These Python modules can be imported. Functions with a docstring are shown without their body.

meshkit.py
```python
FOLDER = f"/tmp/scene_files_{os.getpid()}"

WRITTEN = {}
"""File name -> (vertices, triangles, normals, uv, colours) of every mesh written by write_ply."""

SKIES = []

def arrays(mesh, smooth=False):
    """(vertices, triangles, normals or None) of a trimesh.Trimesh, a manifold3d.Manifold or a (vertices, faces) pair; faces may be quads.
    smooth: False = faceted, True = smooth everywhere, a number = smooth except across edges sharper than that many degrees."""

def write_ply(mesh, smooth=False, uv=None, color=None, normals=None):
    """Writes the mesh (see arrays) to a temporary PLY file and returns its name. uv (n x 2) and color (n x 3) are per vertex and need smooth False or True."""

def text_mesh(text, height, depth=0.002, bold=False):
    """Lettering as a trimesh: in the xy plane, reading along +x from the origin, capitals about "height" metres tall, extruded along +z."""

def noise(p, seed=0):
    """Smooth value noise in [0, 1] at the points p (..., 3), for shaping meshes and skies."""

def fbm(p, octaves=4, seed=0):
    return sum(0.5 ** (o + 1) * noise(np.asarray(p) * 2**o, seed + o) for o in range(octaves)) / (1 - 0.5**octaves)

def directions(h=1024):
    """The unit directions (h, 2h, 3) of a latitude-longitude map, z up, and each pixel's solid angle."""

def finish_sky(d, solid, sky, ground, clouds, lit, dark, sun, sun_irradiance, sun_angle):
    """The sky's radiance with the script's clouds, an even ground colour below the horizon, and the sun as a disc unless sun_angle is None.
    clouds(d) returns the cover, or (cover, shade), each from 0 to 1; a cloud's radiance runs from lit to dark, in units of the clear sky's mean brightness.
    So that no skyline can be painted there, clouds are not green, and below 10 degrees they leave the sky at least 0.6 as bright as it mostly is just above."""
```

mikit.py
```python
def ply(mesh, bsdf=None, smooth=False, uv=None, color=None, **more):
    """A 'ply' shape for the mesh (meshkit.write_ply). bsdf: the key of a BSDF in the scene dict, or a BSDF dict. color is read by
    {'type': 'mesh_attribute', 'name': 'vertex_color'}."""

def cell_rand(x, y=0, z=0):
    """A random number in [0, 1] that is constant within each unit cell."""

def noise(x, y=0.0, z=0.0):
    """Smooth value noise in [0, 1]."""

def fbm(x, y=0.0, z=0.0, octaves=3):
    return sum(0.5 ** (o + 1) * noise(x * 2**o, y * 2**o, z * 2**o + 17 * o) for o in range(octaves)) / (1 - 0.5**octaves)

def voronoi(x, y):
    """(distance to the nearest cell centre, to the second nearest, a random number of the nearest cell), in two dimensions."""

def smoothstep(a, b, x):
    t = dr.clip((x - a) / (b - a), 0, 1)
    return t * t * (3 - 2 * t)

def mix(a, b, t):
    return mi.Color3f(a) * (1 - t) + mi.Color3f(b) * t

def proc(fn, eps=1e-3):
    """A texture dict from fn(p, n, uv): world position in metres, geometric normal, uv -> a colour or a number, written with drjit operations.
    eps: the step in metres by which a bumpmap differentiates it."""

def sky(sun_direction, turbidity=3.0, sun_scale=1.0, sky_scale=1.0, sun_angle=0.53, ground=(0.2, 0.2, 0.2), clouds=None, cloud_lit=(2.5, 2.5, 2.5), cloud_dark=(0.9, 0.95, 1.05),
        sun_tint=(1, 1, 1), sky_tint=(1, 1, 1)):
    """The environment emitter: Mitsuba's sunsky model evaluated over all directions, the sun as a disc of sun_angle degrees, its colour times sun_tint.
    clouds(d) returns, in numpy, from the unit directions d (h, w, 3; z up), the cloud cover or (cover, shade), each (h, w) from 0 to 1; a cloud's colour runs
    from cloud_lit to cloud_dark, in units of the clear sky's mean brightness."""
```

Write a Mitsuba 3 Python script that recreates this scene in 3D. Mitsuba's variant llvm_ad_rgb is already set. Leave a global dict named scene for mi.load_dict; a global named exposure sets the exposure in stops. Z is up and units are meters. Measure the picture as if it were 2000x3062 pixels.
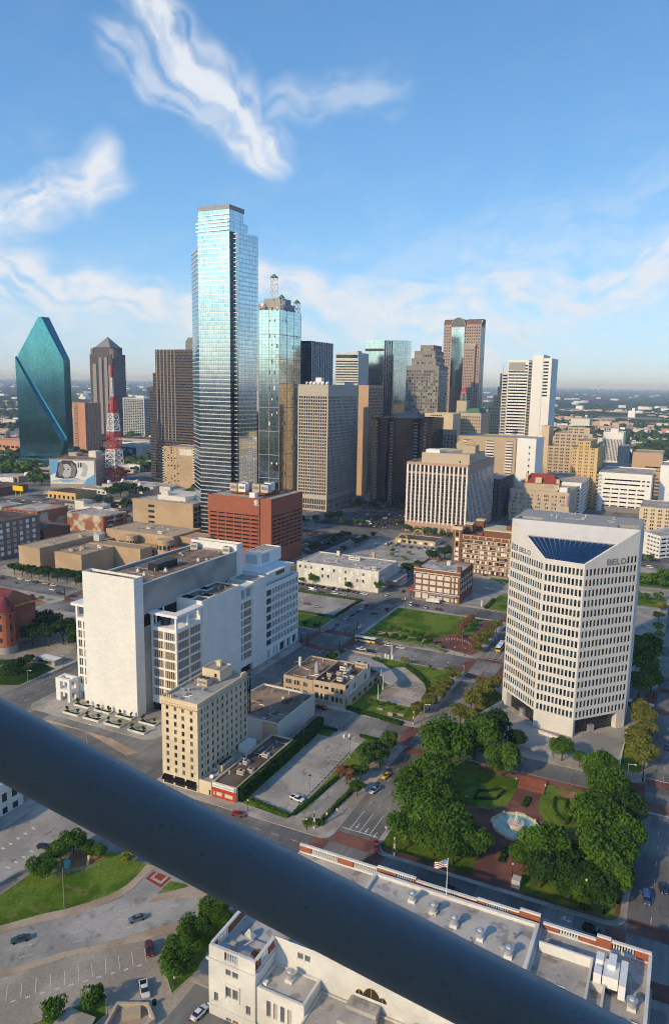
import math, random, numpy as np, trimesh, mitsuba as mi, drjit as dr, mikit, meshkit, shapely
from shapely.geometry import Polygon, LineString, Point, box as sbox
from shapely.ops import unary_union
T = mi.ScalarTransform4f
scene, labels = {'type': 'scene'}, {}
# ---------------------------------------------------------------- camera, sky, exposure
# world: x runs along the cross streets, y along the avenues (away from the camera), z up, metres; the camera stands on a 143 m high deck
YAW, PITCH, ROLL, DECK = math.radians(25.57), math.radians(9.80), math.radians(1.0), 143.0
_f0 = np.array([-math.sin(YAW), math.cos(YAW), 0]); _r0 = np.array([math.cos(YAW), math.sin(YAW), 0]); _z = np.array([0, 0, 1.])
FWD = _f0 * math.cos(PITCH) - _z * math.sin(PITCH)
_u0 = _f0 * math.sin(PITCH) + _z * math.cos(PITCH)
RIGHT = math.cos(ROLL) * _r0 + math.sin(ROLL) * _u0
UP = -math.sin(ROLL) * _r0 + math.cos(ROLL) * _u0
EYE = np.array([0, 0, DECK])
scene['camera'] = {'type': 'perspective', 'fov': math.degrees(2 * math.atan(1000 / 2222.1)), 'fov_axis': 'x', 'near_clip': 0.05, 'far_clip': 90000.0,
                   'to_world': T().look_at(origin=EYE.tolist(), target=(EYE + FWD).tolist(), up=UP.tolist()), 'medium': {'type': 'ref', 'id': 'air'}}
SUN = np.array([-0.36, -0.93, 0.47])
exposure = 2.32


def cirrus(d):
    """High cirrus streaks as soft bands over the compass (degrees right of the view's heading, degrees up), broken up by stretched noise."""
    az = np.degrees(np.arctan2(d @ _r0, d @ _f0)); el = np.degrees(np.arcsin(np.clip(d[..., 2], -1, 1)))
    n1 = meshkit.fbm(np.stack([az * .22 + el * .10, el * .55 - az * .12, az * 0 + 3], -1), 5, 3)
    n2 = meshkit.fbm(np.stack([az * .9 + el * .5, el * 2.2 - az * .7, az * 0 + 9], -1), 4, 8)
    wx = (meshkit.fbm(np.stack([az * .25, el * .3, az * 0 + 1], -1), 3, 21) - .5) * 3.2
    wy = (meshkit.fbm(np.stack([az * .25, el * .3, az * 0 + 5], -1), 3, 22) - .5) * 3.2
    ax, ey = az + wx, el + wy
    cover = np.zeros_like(az)
    streaks = [([(-21, 34), (-19, 28), (-17, 27), (-14.5, 24), (-11.5, 21), (-7.7, 17.8), (-5.7, 15)], 1.15, 1.15), ([(-24, 34), (-16, 31.5), (-10, 34)], 2.0, .5),
               ([(-20, 24.8), (-23, 24.5)], 1.0, .35), ([(-16, 20.2), (-12.5, 18.2), (-9, 16.8), (-6, 16)], .9, .6), ([(-4.5, 17.6), (-1, 18.4), (3, 18.7)], .9, .42),
               ([(-30, 9.2), (-24, 10), (-20.5, 11.2), (-17.5, 12.2)], 1.25, 1.1), ([(-26, 8), (-22.5, 7.8)], 1.2, .5),
               ([(-28, 6.6), (-23, 6.0), (-18, 5.2), (-13, 4.4), (-9, 3.2)], 1.1, 1.25), ([(-24, 4.4), (-16, 3.6), (-10, 2.6)], 1.0, .7), ([(-27, 3.2), (-18, 2.6), (-12, 1.8)], 1.2, .45),
               ([(-6, 6.0), (0, 5.0), (5, 4.0), (11, 2.8), (14, 2.4)], .9, 1.15), ([(2, 4.2), (9, 4.4), (15, 5.2), (24, 6.4), (32, 7)], 1.9, .95), ([(12, 3.0), (20, 4.2), (30, 5.0)], 1.1, .7), ([(8, 8.5), (16, 9.0), (26, 8.6)], 1.2, .4), ([(4, 8), (14, 10.5), (24, 13)], 1.2, .25),
               ([(3.4, .4), (7, .7), (11, .1)], .8, 1.2), ([(10, 1.6), (18, 2.0), (27, 2.4)], 1.3, .42), ([(-4.5, 2.2), (-2.2, 1.9)], .8, .55), ([(14, -.2), (22, .2), (30, .4)], .6, .4)]
    for pts, w, dens in streaks:
        best = np.full_like(az, 1e9); along_, across, s0 = np.zeros_like(az), np.zeros_like(az), 0.
        for (x0, y0), (x1, y1) in zip(pts[:-1], pts[1:]):
            y0, y1 = y0 + 1.2, y1 + 1.2; L = math.hypot(x1 - x0, y1 - y0); ux, uy = (x1 - x0) / L, (y1 - y0) / L
            t = np.clip((ax - x0) * ux + (ey - y0) * uy, 0, L); dx, dy = ax - x0 - t * ux, ey - y0 - t * uy; dd = np.hypot(dx, dy); near = dd < best
            best = np.where(near, dd, best); along_ = np.where(near, s0 + t, along_); across = np.where(near, dy * ux - dx * uy, across); s0 += L
        on = best < w * 2.3; sa, sc_, k = along_[on], across[on], np.clip(1 - best[on] / (w * 2.3), 0, 1)
        wob = (meshkit.fbm(np.stack([sa * .5, sc_ * .35, sa * 0 + w], -1), 4, 33) - .5) * 2.4
        fib = meshkit.fbm(np.stack([sa * .5 + x0, (sc_ + wob * .6) * 1.9, sa * 0 + w], -1), 6, 31); puff = meshkit.fbm(np.stack([sa * .7, sc_ * .7, sa * 0 + x0], -1), 5, 37)
        cover[on] = np.maximum(cover[on], dens * np.clip(k * k * (3 - 2 * k) * (.30 + 2.1 * (fib - .36) + 1.5 * (puff - .40)), 0, 1))
    veil = np.clip(n1 - .42, 0, 1) * np.clip(n2 * 1.6 - .3, 0, 1) * 1.1 * np.clip((22 - el) / 20, .12, 1)
    low = .78 * np.exp(-np.clip(el, 0, 90) / 3.8)
    return np.clip(np.maximum(cover * .95, veil * .7) + low * (1 - cover), 0, .95), 0.25 * n2


scene['sky'] = mikit.sky(SUN.tolist(), turbidity=3.2, sun_scale=0.56, sun_angle=1.0, ground=(.16, .17, .15), clouds=cirrus, cloud_lit=(2.15, 2.25, 2.4), cloud_dark=(1.45, 1.6, 1.85), sun_tint=(1.0, .965, .885), sky_tint=(.68, .99, 1.26))
scene['air'] = {'type': 'homogeneous', 'albedo': {'type': 'rgb', 'value': [.97, .985, 1.0]}, 'sigma_t': {'type': 'rgb', 'value': [3.8e-5, 4.8e-5, 7.0e-5]}}

# ---------------------------------------------------------------- helpers
RND = random.Random(11)
_count = {}


def uid(name):
    k = _count.get(name, -1) + 1
    _count[name] = k
    return name if k == 0 else f'{name}_{k:03d}'


def thing(name, label, cat, group=None, kind=None):
    key = uid(name)
    labels[key] = {'label': label, 'category': cat}
    if group: labels[key]['group'] = group
    if kind: labels[key]['kind'] = kind
    return key


def put(key, mesh, bsdf, smooth=False, **kw):
    m = mesh.mesh() if isinstance(mesh, M) else mesh
    if m is None or len(m.faces if hasattr(m, 'faces') else m[1]) == 0: return None
    scene[key] = mikit.ply(m, 'm_' + bsdf, smooth, **kw)
    return key


def part(parent, name, mesh, bsdf, smooth=False, label=None, kind=None, **kw):
    key = uid(parent + '__' + name)
    if put(key, mesh, bsdf, smooth, **kw) is None: return None
    if label: labels.setdefault(key, {})['label'] = label
    if kind: labels.setdefault(key, {})['kind'] = kind
    return key


def single(name, mesh, bsdf, label, cat=None, group=None, kind=None, smooth=False):
    key = uid(name)
    put(key, mesh, bsdf, smooth)
    labels[key] = {k: v for k, v in (('label', label), ('category', cat), ('group', group), ('kind', kind)) if v}
    return key


def structure(name, mesh, bsdf, smooth=False, label=None):
    key = uid(name)
    if put(key, mesh, bsdf, smooth): labels[key] = {'kind': 'structure'}
    if label: labels[key]['label'] = label
    return key


def ref(b): return {'type': 'ref', 'id': 'm_' + b}


def frame(c, ux, uy, uz):
    return T([[ux[0], uy[0], uz[0], c[0]], [ux[1], uy[1], uz[1], c[1]], [ux[2], uy[2], uz[2], c[2]], [0, 0, 0, 1]])


def boxpart(parent, name, bsdf, x0, x1, y0, y1, z0, z1, label=None):
    key = uid(parent + '__' + name)
    scene[key] = {'type': 'cube', 'to_world': T().translate([(x0 + x1) / 2, (y0 + y1) / 2, (z0 + z1) / 2]).scale([(x1 - x0) / 2, (y1 - y0) / 2, (z1 - z0) / 2]), 'bsdf': ref(bsdf)}
    if label: labels[key] = {'label': label}
    return key


CUBE_V = np.array([[x, y, z] for x in (0, 1) for y in (0, 1) for z in (0, 1)], float)
CUBE_F = np.array([[0, 1, 3], [0, 3, 2], [4, 6, 7], [4, 7, 5], [0, 4, 5], [0, 5, 1], [2, 3, 7], [2, 7, 6], [0, 2, 6], [0, 6, 4], [1, 5, 7], [1, 7, 3]])


class M:
    """Collects pieces of one mesh."""
    def __init__(self): self.v, self.f, self.n = [], [], 0

    def add(self, v, f):
        v = np.asarray(v, float); f = np.asarray(f, int)
        if f.shape[1] == 4: f = np.vstack([f[:, [0, 1, 2]], f[:, [0, 2, 3]]])
        self.v.append(v); self.f.append(f + self.n); self.n += len(v)
        return self

    def tm(self, m): return self.add(m.vertices, m.faces)

    def quad(self, a, b, c, d): return self.add([a, b, c, d], [[0, 1, 2, 3]])

    def box(self, x0, x1, y0, y1, z0, z1): return self.add(CUBE_V * [x1 - x0, y1 - y0, z1 - z0] + [x0, y0, z0], CUBE_F)

    def obox(self, c, u, L, W, z0, z1):
        """box centred on c, length L along the unit direction u, width W"""
        u = np.asarray(u, float); n = np.array([-u[1], u[0]]); q = CUBE_V - [.5, .5, 0]
        xy = np.asarray(c) + q[:, :1] * L * u + q[:, 1:2] * W * n
        return self.add(np.column_stack([xy, z0 + q[:, 2] * (z1 - z0)]), CUBE_F)

    def flat(self, poly, z):
        for g in getattr(poly, 'geoms', [poly]):
            if g.is_empty or g.geom_type != 'Polygon': continue
            v, f = trimesh.creation.triangulate_polygon(g, engine='earcut')
            a, b, c = v[f[:, 0]], v[f[:, 1]], v[f[:, 2]]
            neg = (b[:, 0] - a[:, 0]) * (c[:, 1] - a[:, 1]) - (b[:, 1] - a[:, 1]) * (c[:, 0] - a[:, 0]) < 0
            f[neg] = f[neg][:, ::-1]
            self.add(np.column_stack([v, np.full(len(v), z)]), f)
        return self

    def slab(self, poly, z0, z1):
        for g in getattr(poly, 'geoms', [poly]):
            if g.is_empty or g.geom_type != 'Polygon': continue
            m = trimesh.creation.extrude_polygon(g, z1 - z0, engine='earcut'); m.apply_translation([0, 0, z0]); self.tm(m)
        return self

    def tube(self, p, q, r0, r1=None, n=8):
        p, q = np.asarray(p, float), np.asarray(q, float); r1 = r0 if r1 is None else r1
        t = (q - p) / np.linalg.norm(q - p); a = np.cross(t, [0, 0, 1.] if abs(t[2]) < .9 else [1., 0, 0]); a /= np.linalg.norm(a); b = np.cross(t, a)
        an = np.arange(n) * 2 * np.pi / n; ring = np.cos(an)[:, None] * a + np.sin(an)[:, None] * b; i = np.arange(n); j = (i + 1) % n
        v = np.vstack([p + ring * r0, q + ring * r1, [p, q]])
        f = np.vstack([np.column_stack([i, i + n, j + n]), np.column_stack([i, j + n, j]), np.column_stack([np.full(n, 2 * n), i, j]), np.column_stack([np.full(n, 2 * n + 1), j + n, i + n])])
        return self.add(v, f[:, ::-1])

    def hull(self, pts): return self.tm(trimesh.convex.convex_hull(np.asarray(pts, float)))

    def ball(self, c, r, s=1): m = trimesh.creation.icosphere(s, 1.0); return self.add(m.vertices * r + c, m.faces)

    def mesh(self): return (np.vstack(self.v), np.vstack(self.f)) if self.v else None


def rect(x0, x1, y0, y1): return [(x0, y0), (x1, y0), (x1, y1), (x0, y1)]
def rrect(x0, x1, y0, y1, r): return sbox(x0 + r, y0 + r, x1 - r, y1 - r).buffer(r, quad_segs=5)


def cells(n, a, b, frac, off=.5):
    """n openings between a and b, each frac of its cell"""
    w = (b - a) / n
    return [(a + i * w + w * (1 - frac) * off, a + i * w + w * (1 - frac) * off + w * frac) for i in range(n)]


def facade(m, p, q, z0, z1, us, vs, depth, skip=None):
    """A wall from p to q (the outside on the right of p->q) with openings us x vs and their reveals; returns the openings as (centre, u, n, w, h)."""
    p, q = np.asarray(p, float), np.asarray(q, float); L = np.linalg.norm(q - p); u = (q - p) / L; n = np.array([u[1], -u[0]]); out, quads = [], []
    P = lambda s, z, d=0: (p[0] + u[0] * s - n[0] * d, p[1] + u[1] * s - n[1] * d, z)  # noqa
    R = lambda a, b, c, d: quads.append((P(a, c), P(b, c), P(b, d), P(a, d)))  # noqa
    z = z0
    for r, (c, d) in enumerate(vs):
        if c > z: R(0, L, z, c)
        s = 0
        for k, (a, b) in enumerate(us):
            if skip and skip(k, r):
                continue
            if a > s: R(s, a, c, d)
            s = b
            for A, B in (((a, c), (b, c)), ((b, c), (b, d)), ((b, d), (a, d)), ((a, d), (a, c))):
                quads.append((P(*A), P(*B), P(*B, depth), P(*A, depth)))
            out.append((P((a + b) / 2, (c + d) / 2, depth), u, n, b - a, d - c))
        if s < L: R(s, L, c, d)
        z = d
    if z < z1: R(0, L, z, z1)
    v = np.array(quads).reshape(-1, 3)
    m.add(v, np.arange(len(v)).reshape(-1, 4))
    return out


def panes(key, name, wins, mats, most=300, thick=.08, rnd=None):
    """The panes of the openings: one entry each, past `most` one joined part."""
    rnd = rnd or random.Random(len(wins)); rest = {}
    wins = sorted(wins, key=lambda w: math.hypot(w[0][0], w[0][1]) - w[0][2] * .2)
    for i, (c, u, n, w, h) in enumerate(wins):
        mat = rnd.choice(mats)
        if i < most:
            k = uid(key + '__' + name)
            scene[k] = {'type': 'cube', 'to_world': frame(c, (u[0] * (w / 2 + .02), u[1] * (w / 2 + .02), 0), (n[0] * thick / 2, n[1] * thick / 2, 0), (0, 0, h / 2 + .02)), 'bsdf': ref(mat)}
        else:
            a = np.array(c); U = np.array([u[0], u[1], 0]) * w / 2; Z = np.array([0, 0, h / 2]); N = np.array([n[0], n[1], 0]) * thick / 2
            rest.setdefault(mat, M()).quad(a - U - Z + N, a + U - Z + N, a + U + Z + N, a - U + Z + N)
    for j, (mat, m) in enumerate(rest.items()):
        part(key, 'window_field', m, mat, kind='stuff')


def shell(key, poly, h, wall, roof, specs=None, z0=0, win=('glass_dark',), most=300, par=1.0, depth=.35, wname='window', wallname='wall', roofname='roof', pw=.4):
    """Walls, parapet, roof deck and windows of one block of a building, as parts of key."""
    m = M(); wins = []; n = len(poly); specs = specs or {}
    for i in range(n):
        p, q = poly[i], poly[(i + 1) % n]; s = specs.get(i)
        if s is None: m.quad((*p, z0), (*q, z0), (*q, h), (*p, h))
        else: wins += facade(m, p, q, z0, h, s[0], s[1], (s[2] if len(s) > 2 and s[2] else depth) * (.3 if q[1] - p[1] > abs(q[0] - p[0]) else 1), s[3] if len(s) > 3 else None)
    P = Polygon(poly); inner = P.buffer(-pw, join_style=2) if par > 0 else P
    if par > 0:
        m.flat(P.difference(inner), h)
        for g in getattr(inner, 'geoms', [inner]):
            c = list(g.exterior.coords)
            for a, b in zip(c[:-1], c[1:]): m.quad((*a, h - par), (*b, h - par), (*b, h), (*a, h))
    part(key, wallname, m, wall)
    r = M().flat(inner, h - par); part(key, roofname, r, roof)
    panes(key, wname, wins, win, most)
    return wins


def building(name, label, poly, h, wall, roof, specs=None, cat='building', group=None, **kw):
    key = thing(name, label, cat, group)
    shell(key, poly, h, wall, roof, specs, **kw)
    return key


# ---------------------------------------------------------------- materials
def mat(name, color, rough=.75, metal=0., spec=.3, **kw):
    scene['m_' + name] = {'type': 'twosided', 'b': {'type': 'principled', 'base_color': {'type': 'rgb', 'value': list(color)} if not isinstance(color, dict) else color, 'roughness': rough, 'metallic': metal, 'specular': spec, **kw}}


def dif(name, color):
    scene['m_' + name] = {'type': 'twosided', 'b': {'type': 'diffuse', 'reflectance': color if isinstance(color, dict) else {'type': 'rgb', 'value': list(color)}}}


def blot(p, k=1.0): return mikit.fbm(p.x * .11 * k, p.y * .11 * k, p.z * .11 * k, octaves=4)
def fine(p, k=1.0): return mikit.noise(p.x * 2.3 * k, p.y * 2.3 * k, p.z * 2.3 * k)
def mod(x, s): return x - s * dr.floor(x / s)
def line(x, s, w): return dr.select(mod(x, s) < w, mi.Float(1), mi.Float(0))
def along(p, n): return dr.select(dr.abs(n.x) > dr.abs(n.y), p.y, p.x)


def two(a, b, lo=.35, hi=.65, k=1.0, grain=.12):
    """a colour that wanders between a and b in blotches, with a fine grain"""
    def fn(p, n, uv):
        return mikit.mix(a, b, mikit.smoothstep(lo, hi, blot(p, k))) * (1 - grain + 2 * grain * fine(p))
    return mikit.proc(fn)


rail_tex = mikit.proc(lambda p, n, uv: mikit.mix((.17, .19, .21), (.22, .24, .26), mikit.fbm(p.x * 14, p.y * 14, p.z * 14, octaves=3)) * (1 - .25 * mikit.smoothstep(.86, .90, mikit.noise(p.x * 420, p.y * 420, p.z * 420))))


def asphalt_fn(p, n, uv):
    b = mikit.fbm(p.x * .05, p.y * .05, 0, octaves=4); s = mikit.fbm(p.x * .9, p.y * .13, 2, octaves=3)
    c = mikit.mix((.15, .148, .145), (.255, .245, .23), mikit.smoothstep(.3, .72, b))
    c = c * (.80 + .4 * s)
    pr = mikit.cell_rand(p.x / 9. + mikit.cell_rand(p.y / 17., 0, 4.), p.y / 17., 6.); c = c * dr.select(pr > .86, mi.Float(.72), dr.select(pr < .10, mi.Float(1.22), mi.Float(1)))
    crack = mikit.smoothstep(.03, .0, dr.abs(mikit.noise(p.x * .16, p.y * .16, 7.) - .5)) * .35
    return c * (1 - crack * mikit.noise(p.x * .8, p.y * .8, 3.))


def concrete_fn(p, n, uv):
    j = dr.maximum(line(p.x, 1.9, .07), line(p.y, 1.9, .07)); b = blot(p, .9)
    cell = mikit.cell_rand(p.x / 1.9, p.y / 1.9)
    return mikit.mix((.30, .27, .235), (.47, .43, .38), mikit.smoothstep(.3, .7, b)) * (.9 + .16 * cell) * (1 - .3 * j) * (.93 + .14 * fine(p))


def lot_fn(p, n, uv):
    b = mikit.fbm(p.x * .09, p.y * .09, 4., octaves=4); oil = mikit.smoothstep(.60, .85, mikit.fbm(p.x * .5, p.y * .34, 8., octaves=4))
    return mikit.mix((.30, .285, .26), (.42, .40, .365), mikit.smoothstep(.3, .7, b)) * (1 - .35 * oil) * (.92 + .16 * fine(p)) * (1 - .22 * dr.maximum(line(p.x, 6.1, .09), line(p.y, 6.1, .09)))


def grass_fn(p, n, uv):
    b = mikit.fbm(p.x * .12, p.y * .12, 1., octaves=4); g = mikit.noise(p.x * 1.7, p.y * 1.7, 5.)
    c = mikit.mix((.065, .125, .014), (.135, .205, .028), mikit.smoothstep(.3, .68, b))
    dry = mikit.smoothstep(.62, .80, mikit.fbm(p.x * .2, p.y * .2, 11., octaves=3))
    return mikit.mix(c, (.21, .19, .06), dry * .7) * (.8 + .4 * g)


def brickpave_fn(p, n, uv):
    j = dr.maximum(line(p.x + p.y, .9, .1), line(p.x - p.y, .9, .1)); b = blot(p, 1.4)
    return mikit.mix((.15, .074, .063), (.25, .118, .092), mikit.smoothstep(.3, .7, b)) * (1 - .25 * j) * (.85 + .3 * fine(p, 1.3))


def gravel_fn(p, n, uv):
    b = blot(p, 1.2); st = mikit.smoothstep(.56, .72, mikit.fbm(p.x * .5, p.y * .16, 3., octaves=4))
    return mikit.mix((.19, .145, .115), (.34, .255, .19), mikit.smoothstep(.3, .7, b)) * (1 - .55 * st) * (.85 + .3 * fine(p, 1.5))


def paleroof_fn(p, n, uv):
    b = blot(p, .9); st = mikit.smoothstep(.58, .75, mikit.fbm(p.x * .4, p.y * .4, 6., octaves=4))
    return mikit.mix((.34, .32, .30), (.53, .50, .46), mikit.smoothstep(.3, .7, b)) * (1 - .35 * st) * (.93 + .14 * fine(p))


def marble_fn(p, n, uv):
    h = along(p, n); row = dr.floor(p.z / 1.0); sh = mikit.cell_rand(row, 0, 5.) * 2.4
    j = dr.maximum(line(p.z, 1.0, .06), line(h + sh, 2.4, .06)); c = mikit.cell_rand((h + sh) / 2.4, row, 1.)
    return mikit.mix((.73, .72, .70), (.78, .775, .755), c) * (1 - .22 * j) * (.93 + .12 * mikit.fbm(h * .25, p.z * .06, 2., octaves=3))


def granite_fn(p, n, uv):
    h = along(p, n)
    j = dr.maximum(line(p.z, 2.1, .06), line(h, 1.65, .05))
    return mikit.mix((.58, .565, .55), (.66, .645, .63), mikit.fbm(h * .3, p.z * .1, 2., octaves=3)) * (1 - .16 * j)


def brick_fn(c0, c1):
    def fn(p, n, uv):
        h = along(p, n); row = dr.floor(p.z / .4)
        j = dr.maximum(line(p.z, .4, .05), line(h + row * .5, 1.0, .05)); r = mikit.cell_rand(h + row * .5, row, 2.)
        return mikit.mix(c0, c1, r * .6 + .4 * blot(p, 1.5)) * (1 - .18 * j)
    return mikit.proc(fn)


def curtain(name, glass, frame_c, w, h, lw, lh, rough=.06, tint=1.0, wave=.5):
    """Mirror glass in a grid of thin frames, each pane a shade of its own."""
    def fn(p, n, uv):
        a = along(p, n); r = mikit.cell_rand(a / w, p.z / h, 3.); big = mikit.fbm(a * .07, p.z * .035, 4., octaves=4)
        c = mi.Color3f(glass) * (.66 + .26 * r + .42 * big) * tint
        return mikit.mix(c, frame_c, dr.maximum(line(a, w, lw), line(p.z, h, lh)))
    scene['m_' + name] = {'type': 'twosided', 'b': {'type': 'principled', 'base_color': mikit.proc(fn), 'roughness': rough, 'metallic': 1.0, 'specular': .5}}


dif('asphalt', mikit.proc(asphalt_fn)); dif('concrete', mikit.proc(concrete_fn)); dif('lot', mikit.proc(lot_fn)); dif('grass', mikit.proc(grass_fn))
dif('brick_paving', mikit.proc(brickpave_fn)); dif('gravel_roof', mikit.proc(gravel_fn)); dif('pale_roof', mikit.proc(paleroof_fn))
dif('marble', mikit.proc(marble_fn)); dif('granite', mikit.proc(granite_fn))
dif('red_brick', brick_fn((.28, .095, .06), (.38, .14, .085))); dif('brown_brick', brick_fn((.16, .075, .045), (.27, .13, .075)))
dif('stucco', two((.60, .50, .355), (.68, .57, .41), k=.7, grain=.05)); dif('tan_stone', two((.40, .295, .19), (.47, .35, .23), k=.6, grain=.06))
dif('white_paint', two((.56, .55, .52), (.68, .67, .64), k=1.2, grain=.05)); dif('weathered', two((.30, .13, .08), (.55, .50, .44), .40, .60, k=1.1))
dif('sidewalk_tan', two((.36,.27,.19),(.47,.37,.27),k=1.1)); dif('sandstone', two((.34,.11,.065),(.42,.155,.095),k=1.2)); dif('maroon_roof', two((.13,.035,.05),(.19,.06,.07),k=1.5)); dif('poster_blue', {'type':'rgb','value':[.16,.40,.68]}); dif('hair_grey', {'type':'rgb','value':[.07,.07,.075]}); dif('pool_blue', {'type':'rgb','value':[.15,.47,.49]}); dif('wood_pole', {'type':'rgb','value':[.27,.20,.14]}); dif('skin', {'type':'rgb','value':[.42,.25,.17]}); dif('arch_yellow', {'type':'rgb','value':[.55,.45,.10]}); scene['m_water'] = {'type':'thindielectric','int_ior':1.33}; dif('terracotta2', {'type':'rgb','value':[.33,.16,.11]}); mat('rail_paint', rail_tex, .42, 0., .5); dif('lot_tan', two((.32,.28,.23),(.41,.36,.30),k=.9)); dif('dirt', two((.25, .15, .08), (.36, .22, .11), k=1.5)); dif('dark_asphalt', two((.05, .05, .055), (.11, .11, .115), k=.6)); dif('tar_roof', two((.035, .033, .032), (.20, .145, .10), .45, .75, k=1.3))
dif('agg_concrete', two((.27, .265, .25), (.38, .37, .35), k=.8)); dif('dark_roof', two((.10, .08, .07), (.17, .135, .115), k=1.0))
for nm, c in dict(white=(.78, .78, .77), offwhite=(.62, .60, .56), cream=(.62, .51, .36), beige=(.50, .42, .32), tan=(.42, .31, .20), sand=(.47, .37, .26), pinkstone=(.47, .31, .24), brownstone=(.20, .15, .13), taupe=(.115, .10, .097), greystone=(.36, .34, .31),
                  concrete_grid=(.47, .43, .38), dark=(.02, .02, .02), black=(.012, .012, .012), grey=(.22, .22, .22), midgrey=(.35, .35, .35), palegrey=(.5, .5, .5), redpaint=(.42, .06, .035), salmon=(.5, .26, .17), peach=(.50, .35, .24), ochre=(.60, .40, .18),
                  yellow=(.75, .48, .02), marking=(.62, .62, .60), kerb=(.42, .40, .36), darkgreen=(.02, .05, .012), hedge=(.035, .075, .012), bark=(.09, .065, .045), copper_green=(.10, .22, .16), rust=(.27, .09, .03), shade_blue=(.16, .28, .50), terracotta=(.30, .065, .05), olive=(.16, .15, .05), navy=(.012,.018,.05), lightblue=(.22,.32,.5), taupe_pale=(.27,.25,.24), pinkgrey=(.40,.31,.28), copper=(.17,.13,.11), purple=(.22,.16,.42), yellowstone=(.62,.45,.24), shade_grey=(.30,.31,.33), dark_slate=(.03,.035,.045), green_pane=(.30,.36,.30)).items():
    dif(nm, c)
mat('glass_dark', (.018, .022, .026), .14, 0, .42); mat('glass_blue', (.03, .045, .06), .12, 0, .45); mat('glass_pale', (.12, .13, .13), .2, 0, .5); mat('glass_brown', (.035, .025, .018), .12, 0, .6); mat('blind', (.42, .40, .36), .4)
mat('glass_teal', (.02, .055, .065), .12, 0, .45); mat('skylight', (.010, .035, .105), .10, 0, .35); mat('metal', (.62, .63, .64), .35, .7); mat('white_metal', (.72, .72, .71), .4, 0, .5); mat('dark_metal', (.03, .03, .032), .45, .3)
mat('galvanized', (.5, .51, .52), .4, .5); mat('tower_red', (.50, .035, .025), .5); mat('gold_glass', (.30, .20, .09), .15, .8); mat('band', (.66, .67, .67), .35, .6); mat('gate', (.70, .70, .685), .6)
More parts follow.
